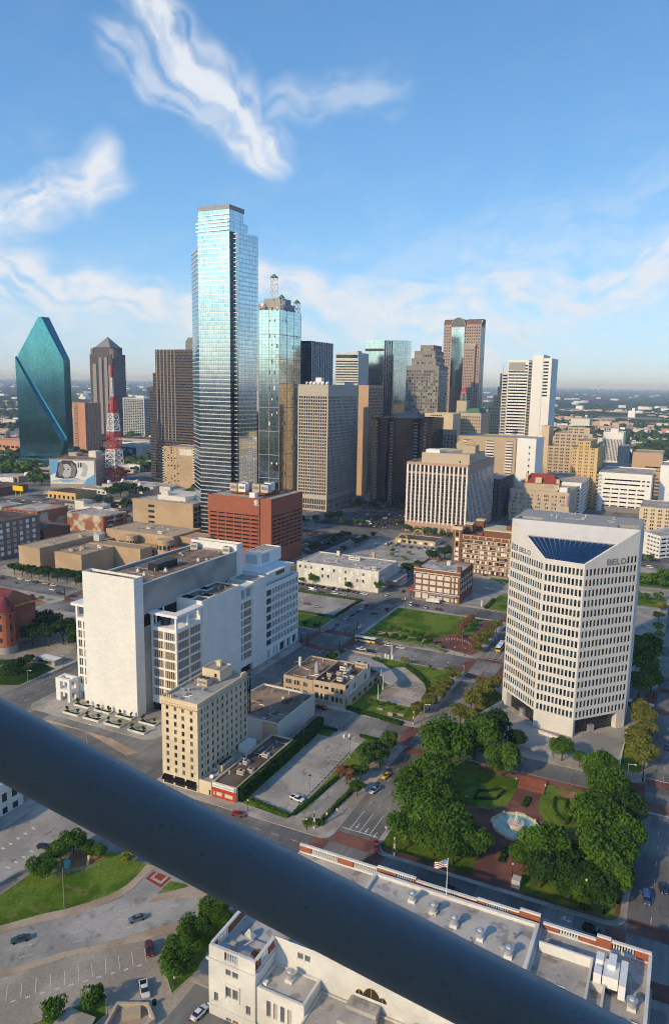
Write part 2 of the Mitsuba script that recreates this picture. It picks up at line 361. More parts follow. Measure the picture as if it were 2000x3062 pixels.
curtain('notch_glass', (.26, .31, .34), (.10, .11, .12), 1.9, 3.75, .3, .4); curtain('boa_glass', (.63, .68, .68), (.22, .25, .27), 1.9, 3.75, .22, .25); curtain('ren_glass', (.60, .69, .66), (.27, .33, .31), 4.6, 3.9, .5, .35, .08); curtain('teal_glass', (.115, .37, .40), (.17, .36, .37), 3.0, 3.9, .35, .45, .07)
curtain('bronze_glass', (.17, .135, .115), (.10, .08, .07), 1.6, 3.7, .3, .5, .12); curtain('green_glass', (.64, .69, .64), (.32, .37, .34), 2.4, 3.8, .3, .3, .08)

# ---------------------------------------------------------------- ground, streets, blocks
def ground_fn(p, n, uv):
    b = mikit.fbm(p.x * .0035, p.y * .0035, 0, octaves=5); c = mikit.fbm(p.x * .02, p.y * .02, 3., octaves=3)
    g = mikit.mix((.045, .075, .03), (.10, .12, .055), c); town = mikit.mix((.20, .19, .17), (.36, .32, .28), c)
    return mikit.mix(g, town, mikit.smoothstep(.45, .60, b))


dif('far_ground', mikit.proc(ground_fn))
structure('ground', M().quad((-42000, -42000, -.25), (42000, -42000, -.25), (42000, 42000, -.25), (-42000, 42000, -.25)), 'far_ground')
structure('street', M().flat(Polygon([(-900, -60), (140, -60), (140, 1200), (-1500, 2100), (-1500, 700), (-700, 300)]), 0), 'asphalt')
KERB = .13
# city blocks: (x0, x1, y0, y1, corner radius)
BLOCKS = [(-164.3, -92.6, 193.6, 263.5, 4), (-164.3, -92.4, 281.2, 350.2, 5), (-164.3, -92.2, 372.6, 443.0, 5), (-164.3, -92.4, 462.5, 640, 5), (-78.6, -4.6, 194.2, 264.6, 5), (-78.6, -4.6, 276.6, 350.2, 5), (-78.6, -4.6, 372.6, 443.0, 5), (-78.6, -4.6, 462.0, 640, 5),
          (-254.8, -184.2, 219.6, 350.2, 6), (-254.8, -188.3, 372.6, 441.6, 3), (-262, -187.6, 462.3, 640, 4), (-100, 3, 128, 178.5, 4), (30, 95, 194, 350, 5), (30, 95, 370, 640, 5),
          (-350.5, -274.5, 222.0, 330.5, 5), (-460, -362.0, 296.0, 351.5, 5), (-350, -275, 352, 442, 4), (-470, -366.5, 373.5, 448, 5), (-350, -276, 462, 640, 4)]
sidewalks = M(); kerbs = M()
for x0, x1, y0, y1, r in BLOCKS:
    B = rrect(x0, x1, y0, y1, r); sidewalks.flat(B.buffer(-.18), KERB)
    ring = B.difference(B.buffer(-.18)); kerbs.slab(ring, 0, KERB + .004)
structure('pavement', sidewalks, 'concrete'); structure('kerb', kerbs, 'kerb')


def sheet(name, poly, bsdf, z): return structure(name, M().flat(poly, z), bsdf)


Z1, Z2, Z3 = KERB + .006, KERB + .012, KERB + .018
# red brick crossings: intersections (street x-range, y-range)
for (x0, x1, y0, y1) in [(-92.4, -78.8, 264.2, 281.0), (-92.2, -78.8, 350.5, 371.5), (-183.8, -164.8, 351.0, 372.0), (-4.2, 30, 264.6, 276.6), (-92.4, -78.8, 178.5, 194.0), (-4.2, 30, 178.5, 194.0), (-4.2, 30, 350, 371), (-92.2, -78.8, 443.5, 462), (-362, -351, 351.5, 373), (-470, -455, 352, 374)]:
    a, b = 5.6, 5.2
    P = sbox(x0 - b, y0 - a, x1 + b, y1 + a).difference(sbox(x0, y0 + .3, x1, y1 - .3)).difference(unary_union([sbox(x0 - 9, y0 - 9, x0, y0), sbox(x1, y0 - 9, x1 + 9, y0), sbox(x0 - 9, y1, x0, y1 + 9), sbox(x1, y1, x1 + 9, y1 + 9)]))
    sheet('brick_crossing', P, 'brick_paving', .005)
# lane markings and stop lines, one mesh per street stretch
mk = M()
def dash(x0, y0, x1, y1, w=.14, on=3.0, off=6.0, z=.010):
    a, b = np.array([x0, y0], float), np.array([x1, y1], float); L = np.linalg.norm(b - a); u = (b - a) / L; s = 0
    while s < L:
        e = min(s + on, L); mk.obox(a + u * (s + e) / 2, u, e - s, w, .004, z); s += on + off
for x in (-89.2, -85.8, -82.3):
    dash(x, 202.4, x, 214, .2, 12, 1); dash(x, 218, x, 258, .15, 3, 5.5); dash(x, 288.6, x, 300, .18, 12, 1); dash(x, 304, x, 344, .14, 3, 6); dash(x, 376, x, 388, .18, 12, 1); dash(x, 394, x, 440, .14, 3, 6)
for y0 in (202.2, 288.3, 375.4): mk.box(-92.0, -79.2, y0 - .25, y0 + .1, .004, .012)
for x in (-181, -174.5, -171): dash(x, 378, x, 440, .15, 3, 6); dash(x, 225, x, 345, .15, 3, 6); dash(x, 466, x, 620, .15, 3, 6)
for y in (355.5, 360.5, 365.5): dash(-160, y, -98, y, .15, 3, 6); dash(-74, y, -8, y, .15, 3, 6); dash(-250, y, -190, y, .15, 3, 6)
for y in (183.3, 188.6): dash(-160, y, -98, y, .15, 3, 4); dash(-72, y, -10, y, .18, 30, 1)
for x in (1.5, 6.0, 10.5, 15): dash(x, 200, x, 258, .14, 3, 6); dash(x, 283, x, 345, .14, 3, 6); dash(x, 376, x, 640, .14, 3, 6)
for x in (-270.5, -267, -263.5, -260): dash(x, 215, x, 345, .15, 3, 6); dash(x, 378, x, 440, .15, 3, 6)
for y in (356, 361, 366): dash(-470, y, -278, y, .15, 3, 6)
for x in (-268, -264.5, -271.5): dash(x, 470, x, 700, .15, 3, 6)
mk.box(-4, 15, 257.6, 258.1, .004, .012); mk.box(-4, 15, 281.9, 282.3, .004, .012)
# arrows on the street beside the station
for (ax, ay) in ((-19.5, 186.2), (-19.5, 191.0)):
    for q in ([(-1.6, -.16), (.5, -.16), (.5, .16), (-1.6, .16)], [(.5, -.65), (1.8, 0), (.5, .65)], [(-.4, .1), (.2, 1.1), (-.5, 1.6), (-1.1, .9)]): mk.slab(Polygon([(ax + x, ay + y) for x, y in q]), .004, .012)
for (ax, ay) in ((-87.6, 206), (-84, 205), (-80.6, 204)):
    for q in ([(-.12, -1.4), (.12, -1.4), (.12, .6), (-.12, .6)], [(-.5, -1.4), (0, -2.6), (.5, -1.4)]): mk.slab(Polygon([(ax + x, ay + y) for x, y in q]), .004, .012)
structure('road_marking', mk, 'marking')

# ------------------------------------------------ block with the hotel and the two car parks
lot_main = Polygon([(-127.8, 203.5), (-109.9, 201.0), (-109.6, 256.2), (-113.2, 256.2), (-113.5, 261.5), (-122.5, 261.5), (-123, 256.0), (-128.0, 256.0)])
sheet('car_park', lot_main, 'lot', Z1)
sheet('car_park', Polygon([(-108.3, 199.6), (-99.3, 203.6), (-98.6, 228.5), (-100.5, 230.5), (-105.6, 230.5)]), 'lot', Z1)
sheet('lawn', unary_union([sbox(-109.3, 203, -106.4, 262), sbox(-106.4, 231.5, -100.6, 262), sbox(-130.5, 256.6, -123.3, 261.6), Polygon([(-130, 199), (-110.5, 197.8), (-109.9, 200.6), (-128, 203.1)]), Polygon([(-105.6, 199.2), (-102.5, 196.0), (-97.5, 200.8), (-99.3, 203.2)])]), 'grass', Z1)
sheet('lawn', sbox(-130.2, 203, -128.2, 256), 'grass', Z1)
pm = M()
for k in range(20):
    y = 205 + k * 2.62
    pm.box(-127.6, -122.6, y, y + .11, Z2 - .004, Z2 + .004)
    if y < 255: pm.box(-114.9, -110.0, y - 1, y - .89, Z2 - .004, Z2 + .004)
structure('bay_marking', pm, 'marking')
single('parking_kerb', M().slab(Polygon(lot_main.exterior.coords).buffer(.14).difference(lot_main).difference(sbox(-123, 256, -113, 263)), Z1 - .01, KERB + .16), 'kerb', 'pale concrete kerb round the half empty car park beside the tall hedge', 'kerb')
for k in range(17): single('wheel_stop', M().box(-110.5, -110.25, 205 + k * 2.62, 206.9 + k * 2.62, Z1, KERB + .16), 'dark', 'dark rubber wheel stop along the right edge of the half empty car park', 'wheel stop', 'wheel stops along the right edge of the car park')
for k in range(9): single('wheel_stop', M().box(-99.75 + k * .05, -99.5 + k * .05, 206 + k * 2.5, 207.8 + k * 2.5, Z1, KERB + .16), 'dark', 'dark rubber wheel stop in the small empty car park beside the avenue', 'wheel stop', 'wheel stops in the small car park')

# ------------------------------------------------ crescent block
cp = Polygon([(-126.7, 339.5), (-122.8, 342.4), (-113.4, 333.8), (-107, 326.6), (-103.4, 319.8), (-101.7, 309.7), (-100.3, 300), (-105.2, 299.3), (-119.5, 299.8), (-121, 309), (-124, 318), (-131, 330)]).buffer(1.2).buffer(-1.2)
sheet('lawn', unary_union([sbox(-128.3, 285.6, -98, 349), sbox(-140, 329, -128, 349)]).difference(cp.buffer(.3)), 'grass', Z1)
single('parking_kerb', M().slab(cp.buffer(.25).difference(cp), Z1, KERB + .15), 'kerb', 'pale curved kerb round the crescent car park', 'kerb')
pm = M()
for k in range(13):
    q = LineString([(-122.8, 341.2), (-113.4, 332.8), (-107.4, 326), (-104.2, 319.4), (-102.5, 309.7), (-101.2, 300.6)]).interpolate(k / 12, True); d = np.array([q.x + 128, q.y - 303]); d /= np.linalg.norm(d); pm.obox((q.x - d[0] * 2.4, q.y - d[1] * 2.4), d, 4.8, .13, Z2, Z2 + .006)
structure('bay_marking', pm, 'marking')
sheet('disabled_bay', Polygon([(-113, 300.6), (-110.6, 300.4), (-110.4, 303), (-112.8, 303.2)]), 'shade_blue', Z3)

# ------------------------------------------------ the garden with the round brick place
gard = sbox(-163.0, 375.5, -95.5, 439.6)
round_place = unary_union([Point(-109.5, 391.5).buffer(12.8, quad_segs=20), Polygon([(-110, 379), (-97, 376), (-95.0, 384), (-97, 400), (-100, 441), (-106, 441), (-106, 400)])])
sheet('lawn', Polygon([(-162.6, 438.6), (-120, 440.0), (-104, 440), (-102.5, 396), (-121, 396.5), (-121, 381), (-161.8, 383.5)]).difference(round_place.buffer(.1)), 'grass', Z1)
sheet('garden_bed', sbox(-162, 375.6, -121, 383).difference(round_place), 'grass', Z1)
sheet('brick_place', round_place, 'brick_paving', Z2)
gp = M()
gp.obox((-141, 388.0), (1, -.01), 40, .8, Z2, Z2 + .1); gp.obox((-150, 388.5), (.75, .66), 16, .8, Z2, Z2 + .1)
structure('garden_path', gp, 'concrete')
# car parks and lawns around
sheet('car_park', sbox(-254, 399, -191.5, 438), 'lot', Z1); sheet('lawn', sbox(-254, 375, -189.8, 397), 'grass', Z1)
sheet('car_park', sbox(-128, 466, -112, 512).union(sbox(-129, 500, -105, 535)), 'lot', Z1)
sheet('lawn', Polygon([(-111.5, 463.5), (-93.5, 463.5), (-93.5, 545), (-128, 545), (-128, 536), (-104.5, 535), (-104.5, 512), (-111.5, 500)]), 'grass', Z1)
sheet('car_park', sbox(-77, 430, -14, 520), 'lot', Z2); sheet('lawn', sbox(-77, 522, -6, 545), 'grass', Z1); sheet('lawn', sbox(-40, 575, -6, 620), 'grass', Z1)
# big lots in the middle distance
sheet('car_park', Polygon([(-258, 532), (-190, 525), (-190, 618), (-258, 612)]), 'lot', Z2)
sheet('car_park', sbox(-350, 545, -279, 640), 'dark_asphalt', Z1)
structure('street', M().flat(Polygon([(-420, 640), (-190, 640), (-190, 672), (-420, 660)]), .02), 'asphalt')
sheet('car_park', Polygon([(-345, 676), (-255, 684), (-270, 790), (-335, 770), (-352, 730)]), 'dark_asphalt', .16)
pm = M()
for k in range(7):
    for j in range(22): pm.box(-345 + k * 9.5, -344.8 + k * 9.5, 550 + j * 4, 551.4 + j * 4, .2, .21)
for k in range(14): pm.box(-338, -305, 590 + k * 1.1, 590.12 + k * 1.1, .2, .21)
for k in range(4):
    for j in range(10): pm.box(-250 + j * 5.6, -246.5 + j * 5.6, 555 + k * 15, 555.5 + k * 15, .2, .30)
structure('bay_marking', pm, 'marking')

# ------------------------------------------------ plaza with the fountain
sheet('brick_place', rrect(-77.0, -6.4, 195.8, 263.6, 4), 'brick_paving', Z1)
lw = Polygon([(-64, 236), (-58, 233.8), (-52, 234.5), (-47.2, 240), (-46.4, 250), (-46.8, 258.5), (-63, 258.5)])
rw = Polygon([(-36.0, 259.5), (-23, 260.5), (-20, 250), (-21, 236), (-26, 233.2), (-31.5, 235.0), (-35.2, 240), (-36.6, 247)])
for L_ in (lw, rw): sheet('lawn', L_.buffer(1.2).buffer(-.6), 'grass', Z2)
sheet('lawn', unary_union([sbox(-77, 198, -62, 262), sbox(-62, 197.5, -48, 226), sbox(-20, 197, -7.5, 262), sbox(-34, 197, -20, 222)]).difference(Point(-42, 228).buffer(15)), 'grass', Z2)
sheet('bare_patch', Polygon([(-33, 257.5), (-27, 258.6), (-24, 255), (-23, 249), (-24.6, 248.4), (-26.4, 253), (-30, 255.6)]).buffer(.8), 'dirt', Z3)
for i in range(6):
    single('brick_step', M().box(-45.9, -36.6, 253.0 + i * 1.2, 261.0, KERB, KERB + .05 + .12 * (i + 1)), 'red_brick', f'{["lowest","second","third","fourth","fifth","topmost"][i]} of the wide red brick steps behind the fountain', 'step')
sheet('street_apron', sbox(-48, 261.2, -20, 264.3), 'brick_paving', Z2)
# Belo forecourt
sheet('forecourt', Polygon([(-76, 300), (-68, 322), (-50.5, 304), (-34, 302), (-16, 322), (-13, 322), (-15, 284), (-30, 281.5), (-55, 283.5), (-76, 290)]), 'agg_concrete', Z2)
sheet('lawn', Polygon([(-77.5, 300), (-72.5, 312), (-68.5, 330), (-77.5, 340)]), 'grass', Z1); sheet('lawn', Polygon([(-14.0, 284), (-6.5, 284), (-6.5, 340), (-14, 322)]), 'grass', Z2)

# ------------------------------------------------ lower left: the curving ramp road, its lawn and the small car park
up = [(-153.4, 120.3), (-146.8, 128.8), (-143.0, 132.6), (-139.0, 138.0), (-136.0, 143.0), (-134.8, 147.9), (-134.9, 151.9), (-135.9, 158.0)]
cu = [(-151.0, 118.2), (-146.9, 124.2), (-141.7, 129.7), (-137.4, 135.2), (-134.7, 139.2), (-132.9, 143.2), (-132.2, 147.4), (-132.6, 152.4), (-132.8, 158.4)]
lo = [(-140.4, 109.2), (-136.4, 114.7), (-131.7, 121.0), (-127.3, 125.2), (-121.9, 131.4), (-118.1, 136.4), (-114.4, 140.4), (-106, 150)]
so = [(-138.9, 107.9), (-134.8, 113.3), (-130.2, 119.5), (-125.5, 124.9), (-120.3, 129.6), (-115.8, 133.6), (-112.3, 138.1), (-104, 148)]
ext = lambda L: [tuple(2.6 * np.array(L[0]) - 1.6 * np.array(L[1]))] + L  # noqa
sheet('ramp_road', Polygon(ext(cu) + [(-104, 160), (-98, 158)] + ext(lo)[::-1]), 'lot', .012)
structure('pavement', M().slab(Polygon(ext(up) + ext(cu)[::-1]), 0, KERB), 'sidewalk_tan'); structure('pavement', M().slab(Polygon(ext(lo) + ext(so)[::-1]), 0, KERB), 'sidewalk_tan')
sheet('lawn', Polygon(ext(up) + [(-149.6, 158), (-163, 146), (-163.5, 118), (-161, 108)]), 'grass', .02)
sheet('car_park', Polygon(ext(so) + [(-96, 140), (-96, 90), (-140, 84)]), 'lot_tan', .018)
pm = M(); dA = np.array([.707, -.707])
for k in range(11):
    a = np.array([-135.5, 107.1]) + (np.array([-114.3, 131.2]) - np.array([-135.5, 107.1])) * k / 10
    pm.obox(a + dA * 2.4, dA, 4.8, .14, .02, .030)
    if k < 10:
        for t in (0, .55, 1.1): pm.obox(a + dA * (5.3) + np.array([.45, .55]) * (1.6 + t), dA, .5, .28, .02, .030)
for (x0, y0, x1, y1) in ((-143.1, 117.2, -140.8, 119.5), (-140.2, 114.7, -137.9, 117.3), (-137.2, 129.5, -135.7, 131.2), (-135.0, 126.6, -133.0, 129.0), (-132.2, 124.5, -130.0, 126.7), (-129.5, 138.5, -127.7, 140.4), (-127.1, 136.2, -125.6, 137.6), (-123.8, 134.1, -122.2, 136.1), (-119.0, 145.9, -116.8, 148.3)):
    d = np.array([x1 - x0, y1 - y0]); L = np.linalg.norm(d); pm.obox(((x0 + x1) / 2, (y0 + y1) / 2), d / L, L, .15, .014, .024)
structure('bay_marking', pm, 'marking')
structure('traffic_island', M().slab(Polygon([(-124.7, 144.8), (-124.7, 148.1), (-118.5, 155.5), (-110, 160), (-112, 154), (-118, 151)]), .01, KERB), 'sidewalk_tan'); sheet('lawn', Polygon([(-124.7, 148.9), (-124.9, 155), (-120.2, 156), (-118.9, 155.4)]), 'grass', KERB)
sheet('brick_panel', Polygon([(-132.0, 152.7), (-132.0, 156.5), (-125.5, 156.5), (-125.4, 151.6)]), 'terracotta', .018); sheet('brick_panel', Polygon([(-131, 153.5), (-131, 156.5), (-126.4, 156.5), (-126.4, 152.8)]), 'concrete', .024); sheet('brick_panel', Polygon([(-130.2, 154.3), (-130.2, 156.5), (-127.3, 156.5), (-127.3, 153.9)]), 'terracotta', .030)
isl = Polygon([(-103.8, 126.4), (-99.0, 122.4), (-98.0, 130.7), (-99.0, 137.4), (-96, 146), (-101.3, 152.6), (-106, 146)]); structure('traffic_island', M().slab(isl, .012, KERB), 'kerb'); sheet('lawn', isl.buffer(-.25), 'grass', KERB + .006)
isl = Polygon([(-122.4, 101.5), (-115.8, 111.8), (-115.8, 113.8), (-113.2, 116.1), (-108.6, 111.5), (-109.2, 107), (-116, 98)]); structure('traffic_island', M().slab(isl, .012, KERB), 'kerb'); sheet('lawn', isl.buffer(-.25), 'grass', KERB + .006)
sheet('car_park', Polygon([(-192, 128), (-166, 128), (-164, 160), (-160, 172), (-192, 172)]), 'lot', .018)
pm = M()
for (x, y) in ((-180.1, 144.1), (-179.9, 146.7), (-180.1, 149.8), (-180.1, 152.6), (-180.1, 155.8), (-171.1, 138.2), (-171.1, 141.1), (-171.1, 143.9), (-171.2, 147.0)): pm.box(x - .7, x + .7, y - .35, y + .35, .02, .03)
structure('bay_marking', pm, 'marking')
single('retaining_wall', M().slab(Polygon([(-167.6, 128), (-166.9, 128), (-165.6, 137), (-163.0, 141.8), (-158, 146), (-158.3, 146.6), (-163.4, 142.4), (-166.2, 137.4)]), 0, 1.1), 'agg_concrete', 'low grey concrete retaining wall along the upper left edge of the green lawn', 'wall')

# ------------------------------------------------ left: courthouse forecourt, island, bare ground with saplings
structure('traffic_island', M().slab(Polygon([(-236, 213.5), (-215, 214.4), (-186, 206.5), (-183.5, 210.5), (-200, 214.2), (-236, 215)]), 0, KERB), 'sidewalk_tan')
sheet('bare_ground', Polygon([(-430, 318), (-372, 312), (-366, 338), (-395, 346), (-430, 346)]), 'dirt', Z2)
sheet('lawn', Polygon([(-350, 226), (-300, 224), (-276, 235), (-276.5, 258), (-296, 262), (-318, 250), (-349, 262)]), 'hedge', Z1)

# ---------------------------------------------------------------- near buildings
def hvac(x, y, z, L=2.4, W=1.6, h=1.3, label='', group='cooling units on the flat roofs', fans=2, rot=0):
    k = thing('cooling_unit', label, 'cooling unit', group)
    c, s = math.cos(rot), math.sin(rot)
    k0 = k; k = part(k, 'casing', M().obox((x, y), (c, s), L, W, z, z + h), RND.choice(('offwhite', 'palegrey', 'white_metal', 'beige')))
    for i in range(fans):
        t = (i - (fans - 1) / 2) * L / max(fans, 1); part(k, 'fan', M().tube((x + c * t, y + s * t, z + h), (x + c * t, y + s * t, z + h + .12), W * .33, n=10), 'dark_metal')
    part(k, 'vent', M().obox((x - s * (W / 2 + .02), y + c * (W / 2 + .02)), (c, s), L * .8, .06, z + h * .35, z + h * .7), 'grey')
    part(k, 'vent', M().obox((x + s * (W / 2 + .02), y - c * (W / 2 + .02)), (c, s), L * .8, .06, z + h * .35, z + h * .7), 'grey')
    return k0


def clutter(key, x0, x1, y0, y1, z, n=5, seed=1):
    """pipes, hatches and little vents standing on a flat roof"""
    r = random.Random(seed * 7 + int(abs(x0)))
    for i in range(n):
        x, y = r.uniform(x0, x1), r.uniform(y0, y1); L = r.uniform(2, .3 * max(x1 - x0, y1 - y0)); dx, dy = ((1, 0), (0, 1))[r.randrange(2)]; ex, ey = min(max(x + dx * L, x0), x1), min(max(y + dy * L, y0), y1)
        if abs(ex - x) + abs(ey - y) > .6: part(key, 'roof_pipe', M().tube((x, y, z + .25), (ex, ey, z + .25), .12, .12, 6).box(x - .15, x + .15, y - .15, y + .15, z, z + .4), r.choice(('galvanized', 'palegrey', 'rust')))
        x, y, s = r.uniform(x0, x1), r.uniform(y0, y1), r.uniform(.35, .8); part(key, 'roof_vent', M().box(x - s, x + s, y - s * .7, y + s * .7, z, z + s * 1.2) if i % 2 else M().tube((x, y, z), (x, y, z + 1.1), s * .35, s * .35, 8).tube((x, y, z + 1.1), (x, y, z + 1.4), s * .6, s * .5, 8), r.choice(('galvanized', 'offwhite', 'grey')))


def sign_text(key, name, text, h, origin, u, up, bsdf, depth=.12, bold=True, center=False):
    """lettering on a wall: origin, reading direction u, up direction"""
    t = meshkit.text_mesh(text, h, depth, bold); u, up = np.asarray(u, float), np.asarray(up, float); n = np.cross(u, up); v = t.vertices.copy()
    if center: v[:, 0] -= (v[:, 0].max() + v[:, 0].min()) / 2
    w = np.asarray(origin) + v[:, :1] * u + v[:, 1:2] * up + v[:, 2:3] * n
    return part(key, name, (w, t.faces), bsdf)


# --- cream hotel
hx0, hx1, hy0, hy1, hh = -161.1, -145.6, 197.4, 229.2, 33.3
k = thing('hotel', 'tall cream stucco hotel with dark awnings at its foot and a vertical black sign', 'hotel')
rows = [(5.2 + i * 2.93, 5.2 + i * 2.93 + 1.75) for i in range(9)]
fu = [(1.9, 3.1), (5.4, 6.6), (8.7, 9.9), (12.3, 13.5)]
su = [(2.0, 3.0), (4.1, 4.6), (5.5, 6.6)] + [(8.6 + i * 3.05, 9.7 + i * 3.05) for i in range(8)]
shell(k, rect(hx0, hx1, hy0, hy1), hh, 'stucco', 'pale_roof', {0: (fu, rows), 1: (su, rows)}, z0=0, win=('glass_dark', 'glass_dark', 'glass_pale', 'glass_blue'), par=.9)
c = M()
for z, d, t in ((30.9, .35, .35), (31.3, .6, .3), (32.6, .3, .7)):
    c.box(hx0 - d, hx1 + d, hy0 - d, hy0 - .003, z, z + t); c.box(hx1 + .003, hx1 + d, hy0 - .003, hy1 + d, z, z + t)
kc_ = part(k, 'cornice', c, 'stucco')
for i in range(22): boxpart(kc_, 'bracket', 'stucco', hx0 + .2 + i * .7, hx0 + .5 + i * .7, hy0 - .5, hy0 - .004, 30.35, 30.895)
for (a, b) in fu[:1] + fu[-1:]:
    for z in (rows[0], rows[8]):
        boxpart(k, 'window_surround', 'stucco', hx0 + a - .5, hx0 + b + .5, hy0 - .18, hy0 - .004, z[0] - .6, z[0] - .1); boxpart(k, 'window_surround', 'stucco', hx0 + a - .5, hx0 + b + .5, hy0 - .22, hy0 - .004, z[1] + .1, z[1] + .7)
for i in range(3):
    x = hx0 + 2.2 + i * .9; boxpart(k, 'finial', 'stucco', x, x + .4, hy0 + .05, hy0 + .45, hh, hh + 1.1)
for i in range(4):
    x = hx1 - 1.6 - i * .0; boxpart(k, 'finial', 'stucco', hx1 - .45, hx1 - .05, hy1 - 4 + i * .9, hy1 - 3.6 + i * .9, hh, hh + 1.0)
for i in range(3):
    x0 = hx0 + .5 + i * 5.0
    ksf = part(k, 'storefront', M().box(x0, x0 + 4.2, hy0 - .05, hy0 - .003, .4, 2.9), 'glass_dark')
    for j in range(3):
        a = x0 + j * 1.42; aw = M().add([(a, hy0 - .05, 3.9), (a + 1.3, hy0 - .05, 3.9), (a + 1.3, hy0 - 1.5, 2.6), (a, hy0 - 1.5, 2.6), (a, hy0 - 1.5, 2.3), (a + 1.3, hy0 - 1.5, 2.3), (a, hy0 - .05, 3.75), (a + 1.3, hy0 - .05, 3.75)], [[0, 1, 2, 3], [3, 2, 5, 4], [6, 3, 0, 6], [1, 7, 2, 1], [7, 6, 4, 5]])
        part(ksf, 'awning', aw, 'black')
px, py = -159.2, 221.5
ph = thing('roof_house', 'cream lift house with a flat roof on top of the cream hotel', 'roof house')
shell(ph, rect(-158.6, -150.6, 218.5, 226.5), 36.9, 'stucco', 'pale_roof', {0: ([(5.5, 6.6)], [(33.9, 35.4)])}, z0=hh - .9, par=.5)
part(ph, 'chimney', M().box(-155.4, -153.6, 223.2, 224.6, 36.4, 38.6), 'stucco')
hvac(-154.6, 214.4, hh - .9, 4.4, 3.4, 2.6, 'large white cooling unit beside the lift house on the cream hotel roof', None, 2)
for i, (x, y) in enumerate(((-157.5, 206), (-156.3, 207.2), (-151.8, 209.6), (-154.6, 203))): single('roof_vent', M().box(x - .3, x + .3, y - .3, y + .3, hh - .9, hh - .1).box(x - .45, x + .45, y - .45, y + .45, hh - .1, hh + .1), 'galvanized', 'small grey vent standing on the cream hotel roof', 'vent', 'small vents on the cream hotel roof')
hs = thing('vertical_sign', 'tall narrow black vertical sign of the cream hotel with white letters', 'sign')
part(hs, 'panel', M().box(hx1 + .4, hx1 + 1.7, hy1 - .35, hy1 - .05, 17.5, 33.2), 'black'); part(hs, 'bracket', M().box(hx1, hx1 + .4, hy1 - .3, hy1 - .1, 19, 19.3).box(hx1, hx1 + .4, hy1 - .3, hy1 - .1, 31, 31.3), 'dark_metal')
for i, ch in enumerate('HOTEL LAWRENCE'):
    if ch != ' ': sign_text(hs, 'letter', ch, .78, (hx1 + 1.05, hy1 - .35, 31.6 - i * 1.04), (1, 0, 0), (0, 0, 1), 'white', .05, True, True)
sign_text(hs, 'letter', 'L', .8, (hx1 + 1.05, hy1 - .35, 32.35), (1, 0, 0), (0, 0, 1), 'white', .05, False, True)

# --- low cream annex, red cafe, blind brown-roofed hall
building('annex', 'low cream annex with a grey roof between the cream hotel and the red cafe', rect(-145.5, -140.2, 197.6, 228.6), 5.2, 'stucco', 'pale_roof', {0: ([(4.2, 5.0)], [(.2, 2.3)])}, cat='building', par=.5)
kc = building('cafe', 'small red-fronted cafe with a long white name board and a dark flat roof', rect(-140.0, -130.3, 198.0, 238.6), 5.6, 'stucco', 'dark_roof', None, cat='cafe', par=.6)
facade(fm := M(), (-140.0, 197.9), (-130.3, 197.9), 0, 3.9, [(.5, 1.0), (1.5, 3.9), (5.0, 8.3)], [(.9, 2.3)], .25)
part(kc, 'front', fm, 'redpaint')
for a, b in ((.5, 1.0), (1.5, 3.9), (5.0, 8.3)):
    boxpart(kc, 'window', 'glass_dark', -140 + a, -140 + b, 198.1 - .05, 198.19, .85, 2.35)
    for j in range(1, 4): boxpart(kc, 'mullion', 'white_metal', -140 + a + (b - a) * j / 4 - .05, -140 + a + (b - a) * j / 4 + .05, 197.86, 197.97, .9, 2.3)
part(kc, 'name_board', M().box(-139.8, -130.9, 197.55, 197.85, 4.0, 5.4), 'white'); sign_text(kc, 'lettering', "HOUSE'S LANDMARK CAFE", .56, (-139.5, 197.55, 4.4), (.98, 0, 0), (0, 0, 1), 'shade_blue', .04)
hvac(-142.8, 210, 4.7, 7.4, 2.6, 2.3, 'long cooling unit with eight fans on the annex roof beside the cream hotel', None, 4, math.pi / 2)
for i, (x, y, L) in enumerate(((-134.6, 207.8, 2.8), (-136.9, 214.6, 1.8), (-133.2, 222.5, 2.6), (-132.2, 210.5, 2.2), (-139.0, 216.5, 1.6))): hvac(x, y, 5.0, L, 1.8, 1.4, f'{["beige cooling unit nearest the red front of the cafe","upright cooling unit in the middle of the cafe roof","large beige cooling unit near the back of the cafe roof","flat cooling unit beside the ivy edge of the cafe roof","small grey cooling unit at the left edge of the cafe roof"][i]}', None, 1)
single('satellite_dish', M().tube((-142.2, 200.6, 4.7), (-142.2, 200.6, 5.5), .05).tube((-142.2, 200.6, 5.5), (-142.1, 200.3, 5.75), .75, .7, 12), 'white_metal', 'small white dish at the front of the annex roof', 'dish')
single('roof_house', M().box(-144.6, -140.9, 221.5, 228.2, 4.7, 7.6), 'white_paint', 'white shed at the back of the annex roof against the brown-roofed hall', 'roof house')
building('hall', 'windowless low hall with a stained brown flat roof behind the cream hotel', [(-168.0, 240.4), (-138.3, 240.4), (-138.3, 272.6), (-164.0, 272.6)], 9.4, 'offwhite', 'gravel_roof', None, par=.8)
part('hall', 'front_panel', M().box(-145.5, -138.35, 240.2, 240.396, 0, 9.0), 'peach')

